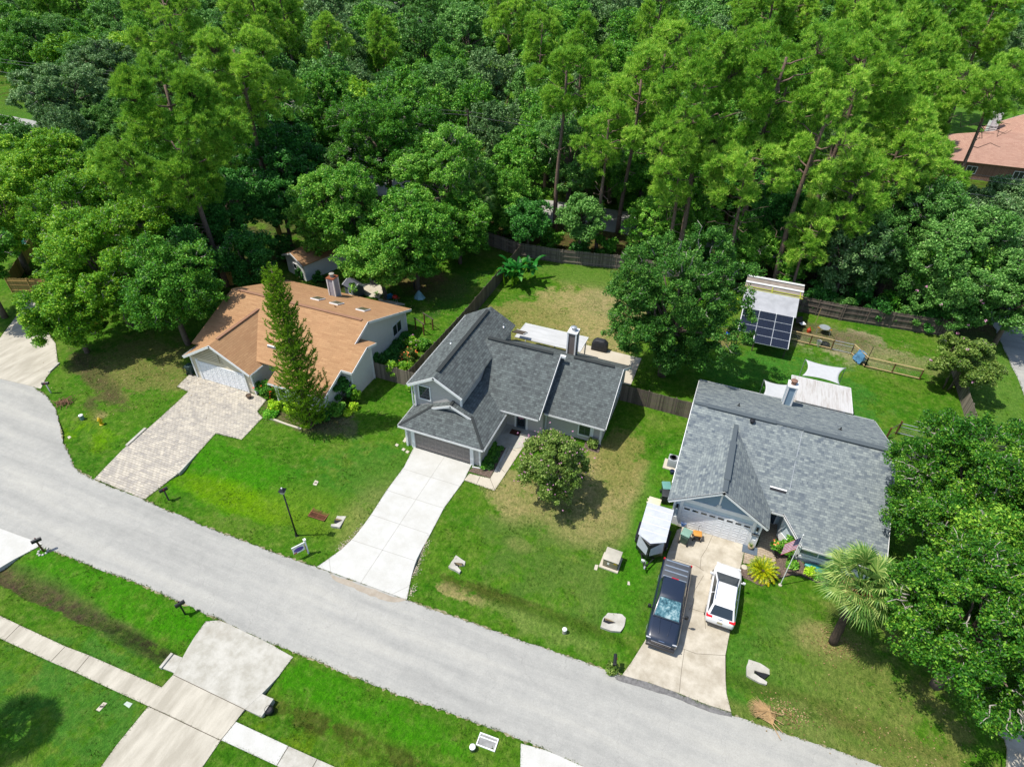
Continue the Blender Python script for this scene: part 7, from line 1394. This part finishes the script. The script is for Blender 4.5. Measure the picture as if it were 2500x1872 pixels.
railfence('long timber rail fence from the blue tarp to the crape myrtles', [q(1420, 985), q(1975, 1112)])
def gate(label, a, e, h=1.15):
    a = Vector((a[0], a[1], 0)); e = Vector((e[0], e[1], 0)); t = thing('steel_gate', label, 'gate', a, 0, 'tubular steel gates'); d = (e - a).normalized(); s_ = Vector((-d.y, d.x, 0)); L_ = (e - a).length
    b = MB(a); b.tube([a + Vector((0, 0, .12)), a + Vector((0, 0, h)), e + Vector((0, 0, h)), e + Vector((0, 0, .12)), a + Vector((0, 0, .12))], .03, 8); b.tube([a + Vector((0, 0, h * .72)), e + Vector((0, 0, h * .72))], .025, 8); b.build('tube_frame', M['steel'], t)
    b = MB(a)
    for j in range(1, int(L_ / .12)): c = a + d * j * .12; b.obox(c + Vector((0, 0, h * .42)), d * .003, s_ * .003, (0, 0, h * .3))
    for z in (.25, .38, .5, .62, .74): b.obox((a + e) / 2 + Vector((0, 0, z)), d * L_ / 2, s_ * .003, (0, 0, .003))
    b.build('wire_mesh', M['steel'], t); return t
gate('tubular steel gate set in the timber rail fence', q(1085, 810), q(1275, 852))
mq = lambda x, y: tuple(at('m', x, y, 0)[:2])
gate('tubular steel gate beside the right rear corner of the slate roof', mq(415, 1315), mq(700, 1385))
a = at('m', 410, 1320, 0); e = at('m', 300, 1370, 0); sf = thing('wire_fence', 'low wire fence with a rusty brown post between the slate roof and the gate', 'fence', (a.x, a.y, 0))
b = MB((a.x, a.y, 0)); b.box(a.x - .06, a.x + .06, a.y - .06, a.y + .06, 0, 1.45); b.build('post', M['brown'], sf); b = MB((a.x, a.y, 0)); b.box(e.x - .06, e.x + .06, e.y - .06, e.y + .06, 0, 1.2); b.build('post', M['brown'], sf); b = MB((a.x, a.y, 0)); b.bar((a.x, a.y, 1.2), (e.x, e.y, 1.1), .05, .05); b.bar((a.x, a.y, .3), (e.x, e.y, .3), .03, .03); b.build('rail', M['oldwood'], sf)
# blue tarp on the fence
p = at('h', 1385, 880, .6); rs = np.random.RandomState(4); b = MB(); N_ = 10; P = [(-.55 + 1.1 * i / N_, -.45 + .9 * j / N_, max(.05, 1.25 - 1.5 * abs(j / N_ - .55) ** 1.3 * 1.6 + rs.uniform(-.09, .09)) if 0 < i < N_ else .5 + rs.uniform(-.1, .1)) for j in range(N_ + 1) for i in range(N_ + 1)]
b.add(P, [(j * (N_ + 1) + i, j * (N_ + 1) + i + 1, (j + 1) * (N_ + 1) + i + 1, (j + 1) * (N_ + 1) + i) for j in range(N_) for i in range(N_)])
tb_ = tag(b.build('tarp', simple('blue_tarp', S(96, 150, 190), .5, var=.45, sc=2.2)), 'crumpled blue tarp hung over the slanting timber rail', 'tarp'); tb_.location = (p.x, p.y, 0); tb_.rotation_euler = (0, 0, R(-45)); tb_.modifiers.new('t', 'SOLIDIFY').thickness = .02
# ---------------- solar shed
A0 = at('h', 150, 590, 2.0); O_ = Vector((4.7, 60.5, 0)); ss = thing('solar_shed', 'timber shed with white metal roofs and sloping solar panels at the front', 'shed', O_)
b = MB(O_); b.box(2.3, 7.1, 60.2, 65.6, 0, 2.6); b.build('wall', M['oldwood'], ss)
b = MB(O_); b.slab([(1.95, 60.0, 2.75), (7.35, 60.0, 2.75), (7.45, 63.2, 3.25), (2.05, 63.2, 3.25)], .06); b.build('roof', concrete('grey_white_felt', S(212, 214, 220, .6), S(176, 178, 184), .6, .8), ss)
b = MB(O_); b.slab([(1.9, 63.3, 3.1), (7.75, 63.3, 3.1), (7.85, 66.0, 3.5), (2.0, 66.0, 3.5)], .06); b.build('rear_roof', concrete('brown_streaked_metal', S(190, 180, 172), S(150, 134, 122), .8, 2, streakdir=(1, 4, 1)), ss)
for y, z, m_ in ((63.35, 3.17, 'y'), (63.75, 3.23, 'y'), (64.6, 3.36, 'w'), (65.7, 3.52, 'w')):
    b = MB(O_); b.bar((1.95, y, z + .05), (7.8, y, z + .05), .12 if m_ == 'y' else .35, .05); b.build('roof_batten', simple('yellow_lath', S(200, 206, 70), .6) if m_ == 'y' else M['gutter'], ss)
for x in (4.7, 7.5): b = MB(O_); b.bar((x, 63.3, 3.24), (x, 64.3, 3.40), .08, .05); b.build('roof_batten', simple('yellow_lath', S(200, 206, 70), .6), ss)
pnm, N, L, P_b = newmat('solar_glass'); tc_ = coords(N); bk = N.new('ShaderNodeTexBrick'); bk.offset = 0; bk.inputs['Scale'].default_value = 1; bk.inputs['Brick Width'].default_value = .16; bk.inputs['Row Height'].default_value = .16; bk.inputs['Mortar Size'].default_value = .004; bk.inputs['Color1'].default_value = S(30, 36, 54); bk.inputs['Color2'].default_value = S(34, 42, 62); bk.inputs['Mortar'].default_value = S(56, 62, 80); L.new(tc_, bk.inputs['Vector']); L.new(bk.outputs[0], P_b.inputs['Base Color']); P_b.inputs['Roughness'].default_value = .25
sl = Vector((0, 1, .36)).normalized(); nl_ = Vector((0, -.36, 1)).normalized()
for c in range(3):
    for r_ in range(4 if c else 3):
        y = 59.35 - r_ * .98; cx = 3.05 + c * 1.62; z = 2.75 - (59.9 - y) * .36 + .1; ctr = Vector((cx, y, z)); b = MB(O_); b.obox(ctr, (.78, 0, 0), sl * .5, nl_ * .02); pf = b.build('solar_panel', pnm, ss); b = MB(O_)
        for s_ in (-1, 1): b.obox(ctr + Vector((s_ * .79, 0, 0)), (.012, 0, 0), sl * .51, nl_ * .026); b.obox(ctr + sl * s_ * .505, (.80, 0, 0), sl * .012, nl_ * .024)
        b.build('panel_frame', M['steel'], pf)
for x in (2.24, 3.86, 5.48, 7.1): b = MB(O_); b.bar((x, 59.95, 2.86), (x, 56.0 if x > 3 else 57.0, 2.86 - (59.95 - (56.0 if x > 3 else 57.0)) * .36), .09, .10); b.build('panel_rail', M['gutter'], ss)
for x, y in ((2.4, 57.3), (4.0, 56.6), (7.0, 56.6)): b = MB(O_); b.box(x - .05, x + .05, y - .05, y + .05, 0, 1.6); b.build('post', M['oldwood'], ss)
# yard clutter by the solar shed
p = at('h', 995, 640, 0); dt = thing('round_table', 'round grey topped table on an orange frame beside the solar shed', 'table', (p.x, p.y, 0)); b = MB(); b.lathe((0, 0, .72), [(.5, 0), (.55, .03), (.5, .05), (.3, .02)], 24); b.build('table_top', simple('metal_disc', S(170, 180, 184), .3), dt); b = MB(); b.box(-.7, .7, -.25, -.15, .64, .70); b.build('frame', simple('orange_paint', S(230, 150, 50), .5), dt)
for x, y in ((-.65, -.3), (.65, -.3), (.6, .3), (-.6, .3)): b = MB(); b.tube([(x * .9, y * .8, .66), (x, y, 0)], .02, 6); b.build('leg', M['steel'], dt)
p = at('h', 850, 628, 0); b = MB(); b.lathe((0, 0, 0), [(.2, 0), (.22, .3), (.14, .42), (.06, .5), (.06, .6)], 14); tag(b.build('gas_bottle', simple('red_orange', S(220, 80, 40), .5)), 'small red orange bottle beside the solar shed chair', 'bottle').location = (p.x, p.y, 0)
p = at('h', 775, 575, 0); ch = thing('garden_chair', 'white seated folding chair with a dark frame by the solar shed', 'chair', (p.x, p.y, 0), R(30)); b = MB(); b.obox((0, 0, .45), (.3, 0, 0), (0, .3, 0), (0, 0, .02)); b.build('seat', M['white'], ch); b = MB(); b.obox((-.3, .28, .75), (.35, 0, 0), (0, .05, .0), (0, .1, .3)); b.build('backrest', M['black'], ch)
for x, y in ((-.28, -.28), (.28, -.28), (.28, .28), (-.28, .28)): b = MB(); b.tube([(x, y, .44), (x, y, 0)], .015, 6); b.build('leg', M['black'], ch)
p = at('h', 945, 770, 0); b = MB(); b.lathe((0, 0, 0), [(.2, 0), (.24, .6), (.26, .62), (.22, .6), (.18, .1)], 16); tag(b.build('metal_can', M['steel']), 'galvanised can standing inside the rail fence near the gate', 'can').location = (p.x, p.y, 0)
p = at('h', 1015, 765, 0); b = MB(); b.lathe((0, 0, 0), [(.42, 0), (.45, .25), (.40, .26), (.36, .1)], 18); tag(b.build('water_trough', M['black']), 'round black trough beside the galvanised can', 'trough').location = (p.x, p.y, 0)
p = at('h', 35, 665, 0); sc_ = thing('scooter', 'small blue wheeled toy at the edge of the backyard oak shade', 'toy', (p.x, p.y, 0)); b = MB(); b.box(-.3, .2, -.2, .2, .15, .35); b.build('seat', simple('toy_blue', S(40, 90, 220), .4), sc_, bevel=.04); b = MB(); b.obox((.3, .15, .45), (.25, .1, .1), (-.04, .1, 0), (0, 0, .03)); b.build('canopy', simple('toy_grey', S(120, 130, 140), .6), sc_)
for x, y in ((-.22, -.2), (-.22, .2), (.2, 0)): b = MB(); b.tube([(x, y - .03, .12), (x, y + .03, .12)], .12, 12); b.build('wheel', M['rubber'], sc_)
for lab, (x1, y1), (x2, y2) in (('leaning bare pole between the solar shed and the old fence', (918, 545), (962, 350)), ('thin dark stake behind the long rail fence', (1465, 880), (1500, 790))):
    p = at('h', x1, y1, 0); z = 1.9 if x1 < 1000 else 1.2; b = MB(); b.tube([(0, 0, 0), (.03, .02, z)], .03, 6); tag(b.build('stake', M['wood'] if x1 < 1000 else M['black']), lab, 'pole').location = (p.x, p.y, 0)
# ---------------- left backyard
p = at('q', 830, 300, 0); fp = thing('fire_pit', 'round stone fire pit in the shaded garden behind the tan roofed house', 'fire pit', (p.x, p.y, 0)); b = MB()
for k in range(16):
    for j in range(3): a = (k + .5 * (j % 2)) * PI / 8; b.obox((.72 * math.cos(a), .72 * math.sin(a), .08 + .15 * j), (.11 * math.cos(a), .11 * math.sin(a), 0), (-.135 * math.sin(a), .135 * math.cos(a), 0), (0, 0, .07))
b.build('stone_wall', simple('pit_stone', S(130, 126, 120), .9, var=.4), fp); b = MB(); b.lathe((0, 0, 0), [(.6, 0), (.6, .12)], 16); b.build('ash', simple('ash_bed', S(60, 50, 46), .95), fp)
ph = gable_house('playhouse', 'small grey childrens playhouse with white lattice windows behind the tan roof', 'playhouse', tuple(at('q', 390, 560, 0)[:2]) + (0,), 1.7, 1.4, 1.15, 1.75, R(-22), simple('grey_play_wall', S(104, 110, 122), .7), simple('grey_play_roof', S(84, 88, 100), .7), .15, 'x')
window(ph, (0, 0, 0), (.3, -.7, .65), (1, 0, 0), .75, .65, (0, -1, 0), 0, fr=.07, grid=(3, 2)); window(ph, (0, 0, 0), (-.85, 0, .6), (0, 1, 0), .5, .5, (-1, 0, 0), 0, fr=.06, grid=(2, 2))
p = at('q', 1210, 740, 0); kg = thing('kettle_grill', 'red kettle grill on legs beside the turquoise wheelbarrow', 'grill', (p.x, p.y, 0)); red = simple('red_enamel', S(220, 50, 40), .25)
b = MB(); b.lathe((0, 0, .55), [(.08, 0), (.25, .08), (.30, .2)], 20); b.build('bowl', red, kg, smooth=True); b = MB(); b.lathe((0, 0, .76), [(.31, 0), (.27, .12), (.15, .2), (.03, .23)], 20); b.build('lid', red, kg, smooth=True)
for k in range(3): a = k * 2.094; b = MB(); b.tube([(.15 * math.cos(a), .15 * math.sin(a), .6), (.3 * math.cos(a), .3 * math.sin(a), 0)], .015, 6); b.build('leg', M['steel'], kg)
b = MB(); b.box(.3, .55, -.2, .2, .68, .71); b.build('side_shelf', M['terra'], kg)
p = at('q', 1075, 690, 0); wb2 = thing('wheelbarrow', 'turquoise blue wheelbarrow left of the red kettle grill', 'wheelbarrow', (p.x, p.y, 0), R(60)); b = MB(); b.add([(-.25, -.2, .3), (.25, -.2, .3), (.25, .2, .3), (-.25, .2, .3), (-.4, -.32, .6), (.5, -.32, .62), (.5, .32, .62), (-.4, .32, .6)], [(3, 2, 1, 0), (0, 1, 5, 4), (1, 2, 6, 5), (2, 3, 7, 6), (3, 0, 4, 7)]); b.build('tray', simple('turquoise_paint', S(30, 140, 190), .4), wb2); wheel(wb2, .02, .0, .16, .06) if False else None
b = MB(); b.tube([(-.4, -.3, .4), (-1.0, -.32, .6)], .02, 6); b.build('handle', M['wood'], wb2); b = MB(); b.tube([(-.4, .3, .4), (-1.0, .32, .6)], .02, 6); b.build('handle', M['wood'], wb2); b = MB(); b.tube([(.45, -.03, .17), (.45, .03, .17)], .17, 14); b.build('wheel', M['rubber'], wb2)
p = at('q', 1690, 640, 0); rs = np.random.RandomState(9); b = MB(); k_ = 14; P = [(0, 0, 1.0)] + [((.62 + .08 * (i % 2)) * math.cos(2 * PI * i / k_), (.5 + .06 * (i % 2)) * math.sin(2 * PI * i / k_), .02) for i in range(k_)] + [((.25 + .05 * (i % 2)) * math.cos(2 * PI * i / k_), (.22) * math.sin(2 * PI * i / k_), .66) for i in range(k_)]
b.add(P, [(0, 1 + k_ + i, 1 + k_ + (i + 1) % k_) for i in range(k_)] + [(1 + k_ + i, 1 + i, 1 + (i + 1) % k_, 1 + k_ + (i + 1) % k_) for i in range(k_)]); tag(b.build('tarp_tent', simple('aqua_tarp', S(150, 200, 206), .5, var=.2)), 'pale aqua tarp draped into a peak in the left garden', 'tarp').location = (p.x, p.y, 0)
p = at('q', 1640, 450, 0); b = MB(); b.lathe((0, 0, 0), [(.34, 0), (.38, .6), (.4, .66), (.2, .9), (.02, .95)], 14, sx=1.1, sy=.8); tag(b.build('covered_object', simple('dark_cover', S(60, 64, 74), .7)), 'dark grey covered bundle just behind the aqua tarp', 'covered bundle').location = (p.x, p.y, 0)
# grill by the B patio
p = at('b', 1545, 465, 0); b = MB(); P = [(-.8, -.38, 0), (.8, -.38, 0), (.8, .38, 0), (-.8, .38, 0), (-.78, -.36, .85), (.78, -.36, .85), (.78, .36, .85), (-.78, .36, .85), (-.42, -.3, 1.18), (.42, -.3, 1.18), (.42, .28, 1.22), (-.42, .28, 1.22)]
b.add(P, [(3, 2, 1, 0), (0, 1, 5, 4), (1, 2, 6, 5), (2, 3, 7, 6), (3, 0, 4, 7), (4, 5, 9, 8), (5, 6, 10, 9), (6, 7, 11, 10), (7, 4, 8, 11), (8, 9, 10, 11)]); g_ = tag(b.build('covered_grill', simple('black_cover', S(52, 54, 60), .6, var=.35), bevel=.06), 'barbecue under a black cover on the patio behind the charcoal roof', 'grill'); g_.location = (p.x, p.y, .06)
# pots
p = at('A', 692, 1232, 0); po = thing('planter_pot', 'brown planter pot on the pavers at the right of the white garage door', 'planter', (p.x, p.y, .04)); b = MB(); b.lathe((0, 0, 0), [(.17, 0), (.25, .28), (.26, .32), (.22, .32), (.2, .26)], 18); b.build('pot', simple('brown_pot', S(110, 90, 80), .6), po); b = MB(); b.lathe((0, 0, .25), [(.2, 0), (.2, .02)], 14); b.build('soil', M['dirt'], po)
p = at('c', 815, 1335, 0); po = thing('planter_pot', 'white planter with a spiky plant at the right of the slate roofed garage', 'planter', (p.x, p.y, .04)); b = MB(); b.lathe((0, 0, 0), [(.15, 0), (.2, .25), (.21, .28), (.17, .28)], 16); b.build('pot', simple('tan_pot', S(200, 180, 150), .6), po)
b = MB(); b.obox((0, -.15, .02), (.5, 0, 0), (0, .35, 0), (0, 0, .03)); b.build('tray', simple('blue_grey_slate', S(110, 124, 140), .6), po)
rs = np.random.RandomState(2); C, U, V_ = tufts(rs, np.array([[0, 0, .27]]), np.array([[0, 0, 1.]]), 40, .38, .02, .7); quadmesh('foliage', C, U, V_, LF['palm'], po, tri=True)
# stepping stones
for i, (x, y) in enumerate([(65, 490), (185, 570), (255, 612), (205, 415), (228, 375), (262, 432), (255, 325)]):
    ps = [at('n', x + dx, y + dy, 0) for dx, dy in ((-35, 5), (-5, -28), (40, -5), (5, 30))]; c = sum(ps, Vector()) / 4; b = MB((c.x, c.y, 0)); b.prism([(q.x, q.y) for q in ps], -.03, .04)
    o = b.build('stepping_stone', M['walkW']); o.location = (c.x, c.y, 0)
    tag(o, ['leftmost stepping stone beside the charcoal roofed garage', 'upper of two stepping stones near the white driveway', 'stepping stone nearest the white driveway', 'left stone of the cluster at the garage corner', 'upper left stone of the cluster at the garage corner', 'right stone of the cluster touching the garage corner', 'farthest stone of the cluster at the garage corner'][i], 'stepping stone', 'stepping stones by the garage corner')
# flag on a pole
p = at('c', 1030, 1592, 0); q_ = on_y('c', 1195, 1240, p.y + .25); fl = thing('flagpole', 'white flagpole with a stars and stripes flag hanging by the planting bed', 'flagpole', (p.x, p.y, 0))
Hp = q_.z; b = MB((p.x, p.y, 0)); b.tube([(p.x, p.y, 0), (q_.x, q_.y, q_.z)], .03, 10); b.lathe((q_.x, q_.y, q_.z), [(.05, 0), (.06, .05), (.03, .1)], 10); b.build('pole', M['gutter'], fl); b = MB((p.x, p.y, 0)); b.lathe((p.x, p.y, 0), [(.12, 0), (.12, .06), (.05, .08)], 12); b.build('base', M['walkW'], fl)
frd, fwh, fbl = simple('flag_red', S(214, 70, 100), .7, var=.05), simple('flag_white', S(236, 236, 244, .6), .7, var=.05), simple('flag_blue', S(50, 60, 110), .7, var=.05)
top = Vector(q_); dn_ = (Vector((p.x, p.y, 0)) - top).normalized(); fly = Vector((-.75, .6, 0)).normalized(); b = MB((p.x, p.y, 0)); NS, NR = 26, 20; hoist, flyl = 1.15, 1.9
# hangs limply: stripes run along the fly, which droops down the pole
def fpt(u, v):   # u along the fly, v along the hoist
    base = top + dn_ * (.12 + v * hoist); w_ = .045 * math.sin(u * 9 + v * 2) + .02 * math.sin(u * 17); return base + fly * (flyl * u * .42) + Vector((0, 0, -1)) * (flyl * u * .86) + Vector((-.6, -.75, 0)) * w_ * (u > 0)
P = [fpt(i / NR, j / NS) for j in range(NS + 1) for i in range(NR + 1)]
F = []; MI = []
for j in range(NS):
    for i in range(NR): F.append((j * (NR + 1) + i, j * (NR + 1) + i + 1, (j + 1) * (NR + 1) + i + 1, (j + 1) * (NR + 1) + i)); st_ = int(j / NS * 13); MI.append(2 if (i < NR * .4 and j < NS * .54) else (0 if st_ % 2 == 0 else 1))
b.add(P, F); b.mi = MI; fo = b.build('flag', [frd, fwh, fbl], fl, smooth=True); b = MB((p.x, p.y, 0))
for r_ in range(5):
    for c_ in range(6):
        u, v = .04 + .34 * (c_ + .5) / 6, .03 + .48 * (r_ + .5) / 5; a = fpt(u, v)
        for s_ in (-1, 1): o_ = Vector((-.6, -.75, 0)).normalized() * .012 * s_; b.add([a + o_ + Vector((.03 * math.cos(t_), 0, .03 * math.sin(t_))) for t_ in [PI / 2 + k * PI * .8 for k in range(5)]], [(0, 1, 2, 3, 4)])
b.build('stars', fwh, fo)
# teal kayak beside the window, low shrub stones
p0k, p1k = at('x', 0, 0, 0), 0; a = at('c', 1205, 1445, .3); e = at('c', 1340, 1495, .3); kd = (e - a); kd.z = 0; b = MB((a.x, a.y, 0)); kl = kd.length * 1.25; kd.normalize(); ks = Vector((-kd.y, kd.x, 0)); P = []; NK = 12
for i in range(NK + 1):
    t_ = i / NK; w_ = .34 * math.sin(PI * min(1, max(.03, t_)) ** .9) + .01
    c = Vector((a.x, a.y, 0)) + kd * kl * t_; P += [c + ks * w_ + Vector((0, 0, .3)), c + ks * w_ * .6 + Vector((0, 0, .08)), c - ks * w_ * .6 + Vector((0, 0, .08)), c - ks * w_ + Vector((0, 0, .3)), c + Vector((0, 0, .36))]
b.add(P, [(i * 5 + k, i * 5 + (k + 1) % 5, (i + 1) * 5 + (k + 1) % 5, (i + 1) * 5 + k) for i in range(NK) for k in range(5)]); ky = tag(b.build('kayak', simple('teal_hull', S(70, 170, 176), .4), smooth=True), 'teal kayak lying under the front window of the slate roofed house', 'kayak'); ky.location = (a.x, a.y, .05)
# bed edging
b = MB(); pts = [at('c', x, y, .04) for x, y in [(990, 1555), (1060, 1532), (1110, 1520), (1180, 1522), (1240, 1548), (1320, 1585)]]; b.tube([tuple(p) for p in pts], .035, 6); tag(b.build('bed_edging', M['black']), 'curved black edging in front of the planting bed by the flagpole', 'edging')
for lab, v, x, y in (('round pale stone left of the yellow cycad', 'c', 775, 1468), ('round pale stone right of the yellow cycad', 'c', 997, 1510)):
    p = at(v, x, y, 0); b = MB(); b.lathe((0, 0, 0), [(.2, 0), (.21, .05), (.12, .07)], 12); tag(b.build('stepping_stone', M['walkW']), lab, 'stepping stone').location = (p.x, p.y, .03)
# stick pile, dead frond pile
p = G_('u', 900, 770); rs = random.Random(6); b = MB()
for k in range(46): a = rs.uniform(0, 6.28); r_ = rs.uniform(0, .8); c = Vector((r_ * math.cos(a), r_ * .8 * math.sin(a), rs.uniform(.03, .25))); d = Vector((rs.uniform(-1, 1), rs.uniform(-1, 1), rs.uniform(-.25, .25))).normalized() * rs.uniform(.2, .6); b.tube([c - d, c + d * .3 + Vector((0, 0, .05)), c + d], [.025, .02, .008], 5)
tag(b.build('branch_pile', simple('cut_branches', S(150, 110, 84), .9, var=.5, sc=8)), 'pile of cut branches and dead leaves in the lawn by the cul-de-sac', 'branch pile').location = (p.x, p.y, p.z)
p = G_('r', 235, 1270); rs_n = np.random.RandomState(3); b = MB()
for k in range(4):
    a0 = 2.2 + k * .35; base = np.array([.25 - .12 * k, -.35 + .2 * k, .12 + .05 * k])
    for j in range(22): a = a0 + (j - 11) * .075; L_ = 1.15 - .3 * abs(j - 11) / 11; q0 = base; q1 = base + np.array([math.cos(a) * L_, math.sin(a) * L_, .1 - .15 * rs_n.rand()]); b.tube([tuple(q0), tuple((q0 + q1) / 2 + np.array([0, 0, .06])), tuple(q1)], [.012, .02, .006], 4)
    b.tube([tuple(base), tuple(base + np.array([math.cos(a0 + PI) * .8, math.sin(a0 + PI) * .8, 0]))], [.03, .02], 5)
tag(b.build('palm_frond_pile', simple('dry_fronds', S(206, 170, 120), .85, var=.3, sc=4)), 'heap of dry tan palm fronds on the grass by the road at lower right', 'frond pile').location = (p.x, p.y, p.z)
# power line over the back street
M['cable'] = simple('grey_cable', S(120, 120, 120), .5)
pl_ = thing('power_line', 'grey overhead power cables crossing behind the trees from the left edge', 'power line', (-41, 86.5, 0))
OP = Vector((-41, 86.5, 0)); posts = [(-160, 84), (-100, 85), (-41, 86.5), (12, 88.5), (60, 92)]
for x, y in posts: b = MB(OP); b.tube([(x, y, 0), (x, y, 11.0)], [.17, .12], 10); b.build('pole', M['barkdark'], pl_); b = MB(OP); b.box(x - .06, x + .06, y - 1.1, y + 1.1, 10.2, 10.35); b.build('crossarm', M['barkdark'], pl_)
for dy, z in ((-.9, 10.45), (.9, 10.45), (0, 8.4)):
    for i in range(len(posts) - 1):
        (x0, y0), (x1, y1) = posts[i], posts[i + 1]; b = MB(OP); b.tube([(x0 + (x1 - x0) * t_, y0 + dy + (y1 - y0) * t_, z - 1.6 * 4 * t_ * (1 - t_) * .5) for t_ in np.linspace(0, 1, 13)], .022 if z > 9 else .032, 5); b.build('cable', M['cable'], pl_)
# teal trampoline frame behind golden fence, red vehicle under the trees
p = at('w', 740, 220, .6); tm = thing('trampoline', 'teal edged trampoline beyond the new golden fence', 'trampoline', (p.x, p.y, 0)); b = MB(); NT = 28
b.add([(r_ * math.cos(2 * PI * k / NT), r_ * math.sin(2 * PI * k / NT), .8) for r_ in (1.35, 1.65) for k in range(NT)], [(k, NT + k, NT + (k + 1) % NT, (k + 1) % NT) for k in range(NT)]); b.build('pad', simple('teal_pad', S(40, 160, 160), .5), tm); b = MB(); b.lathe((0, 0, .78), [(1.34, 0), (1.34, .01)], NT); b.build('mat', M['black'], tm)
for k in range(6): a = k * PI / 3; b = MB(); b.tube([(1.6 * math.cos(a), 1.6 * math.sin(a), 0), (1.6 * math.cos(a), 1.6 * math.sin(a), 2.0)], .025, 6); b.build('leg', M['steel'], tm)
p = at('o', 160, 690, .8); rc = thing('parked_car', 'red car mostly hidden under the bright trees at the left driveway', 'car', (p.x + .5, p.y, .04), R(-60)); rp = carpaint('red_car_paint', (.55, .02, .02, 1))
loft([(-2.2, .80, .5, .86), (-2.1, .92, .36, .96), (-1.0, 1.0, .28, 1.0), (.9, 1.0, .28, .96), (1.9, .94, .32, .86), (2.2, .78, .42, .70)], 'body', rp, rc, [(x * .9, t) for x, t in half_body]); cab(rc, -1.7, -1.1, .2, .95, .78, .60, .95, 1.42, rp, M['glass'])
for s_ in (-1, 1):
    for y in (-1.35, 1.35): wheel(rc, s_ * .8, y, .32, .2)
# trellis posts in the side garden
for lab, x, y in (('weathered trellis frame in the side garden near the brown fence', 1880, 1230), ('short timber trellis by the rear corner of the tan roofed house', 1700, 1330)):
    p = at('q', x, y, 0); t = thing('trellis', lab, 'trellis', (p.x, p.y, 0), R(-25)); 
    for s_ in (-.7, .7): b = MB(); b.box(s_ - .06, s_ + .06, -.05, .05, 0, 1.3); b.build('post', M['brown'], t)
    b = MB(); b.box(-.9, .9, -.04, .04, 1.305, 1.4); b.build('beam', M['oldwood'], t)
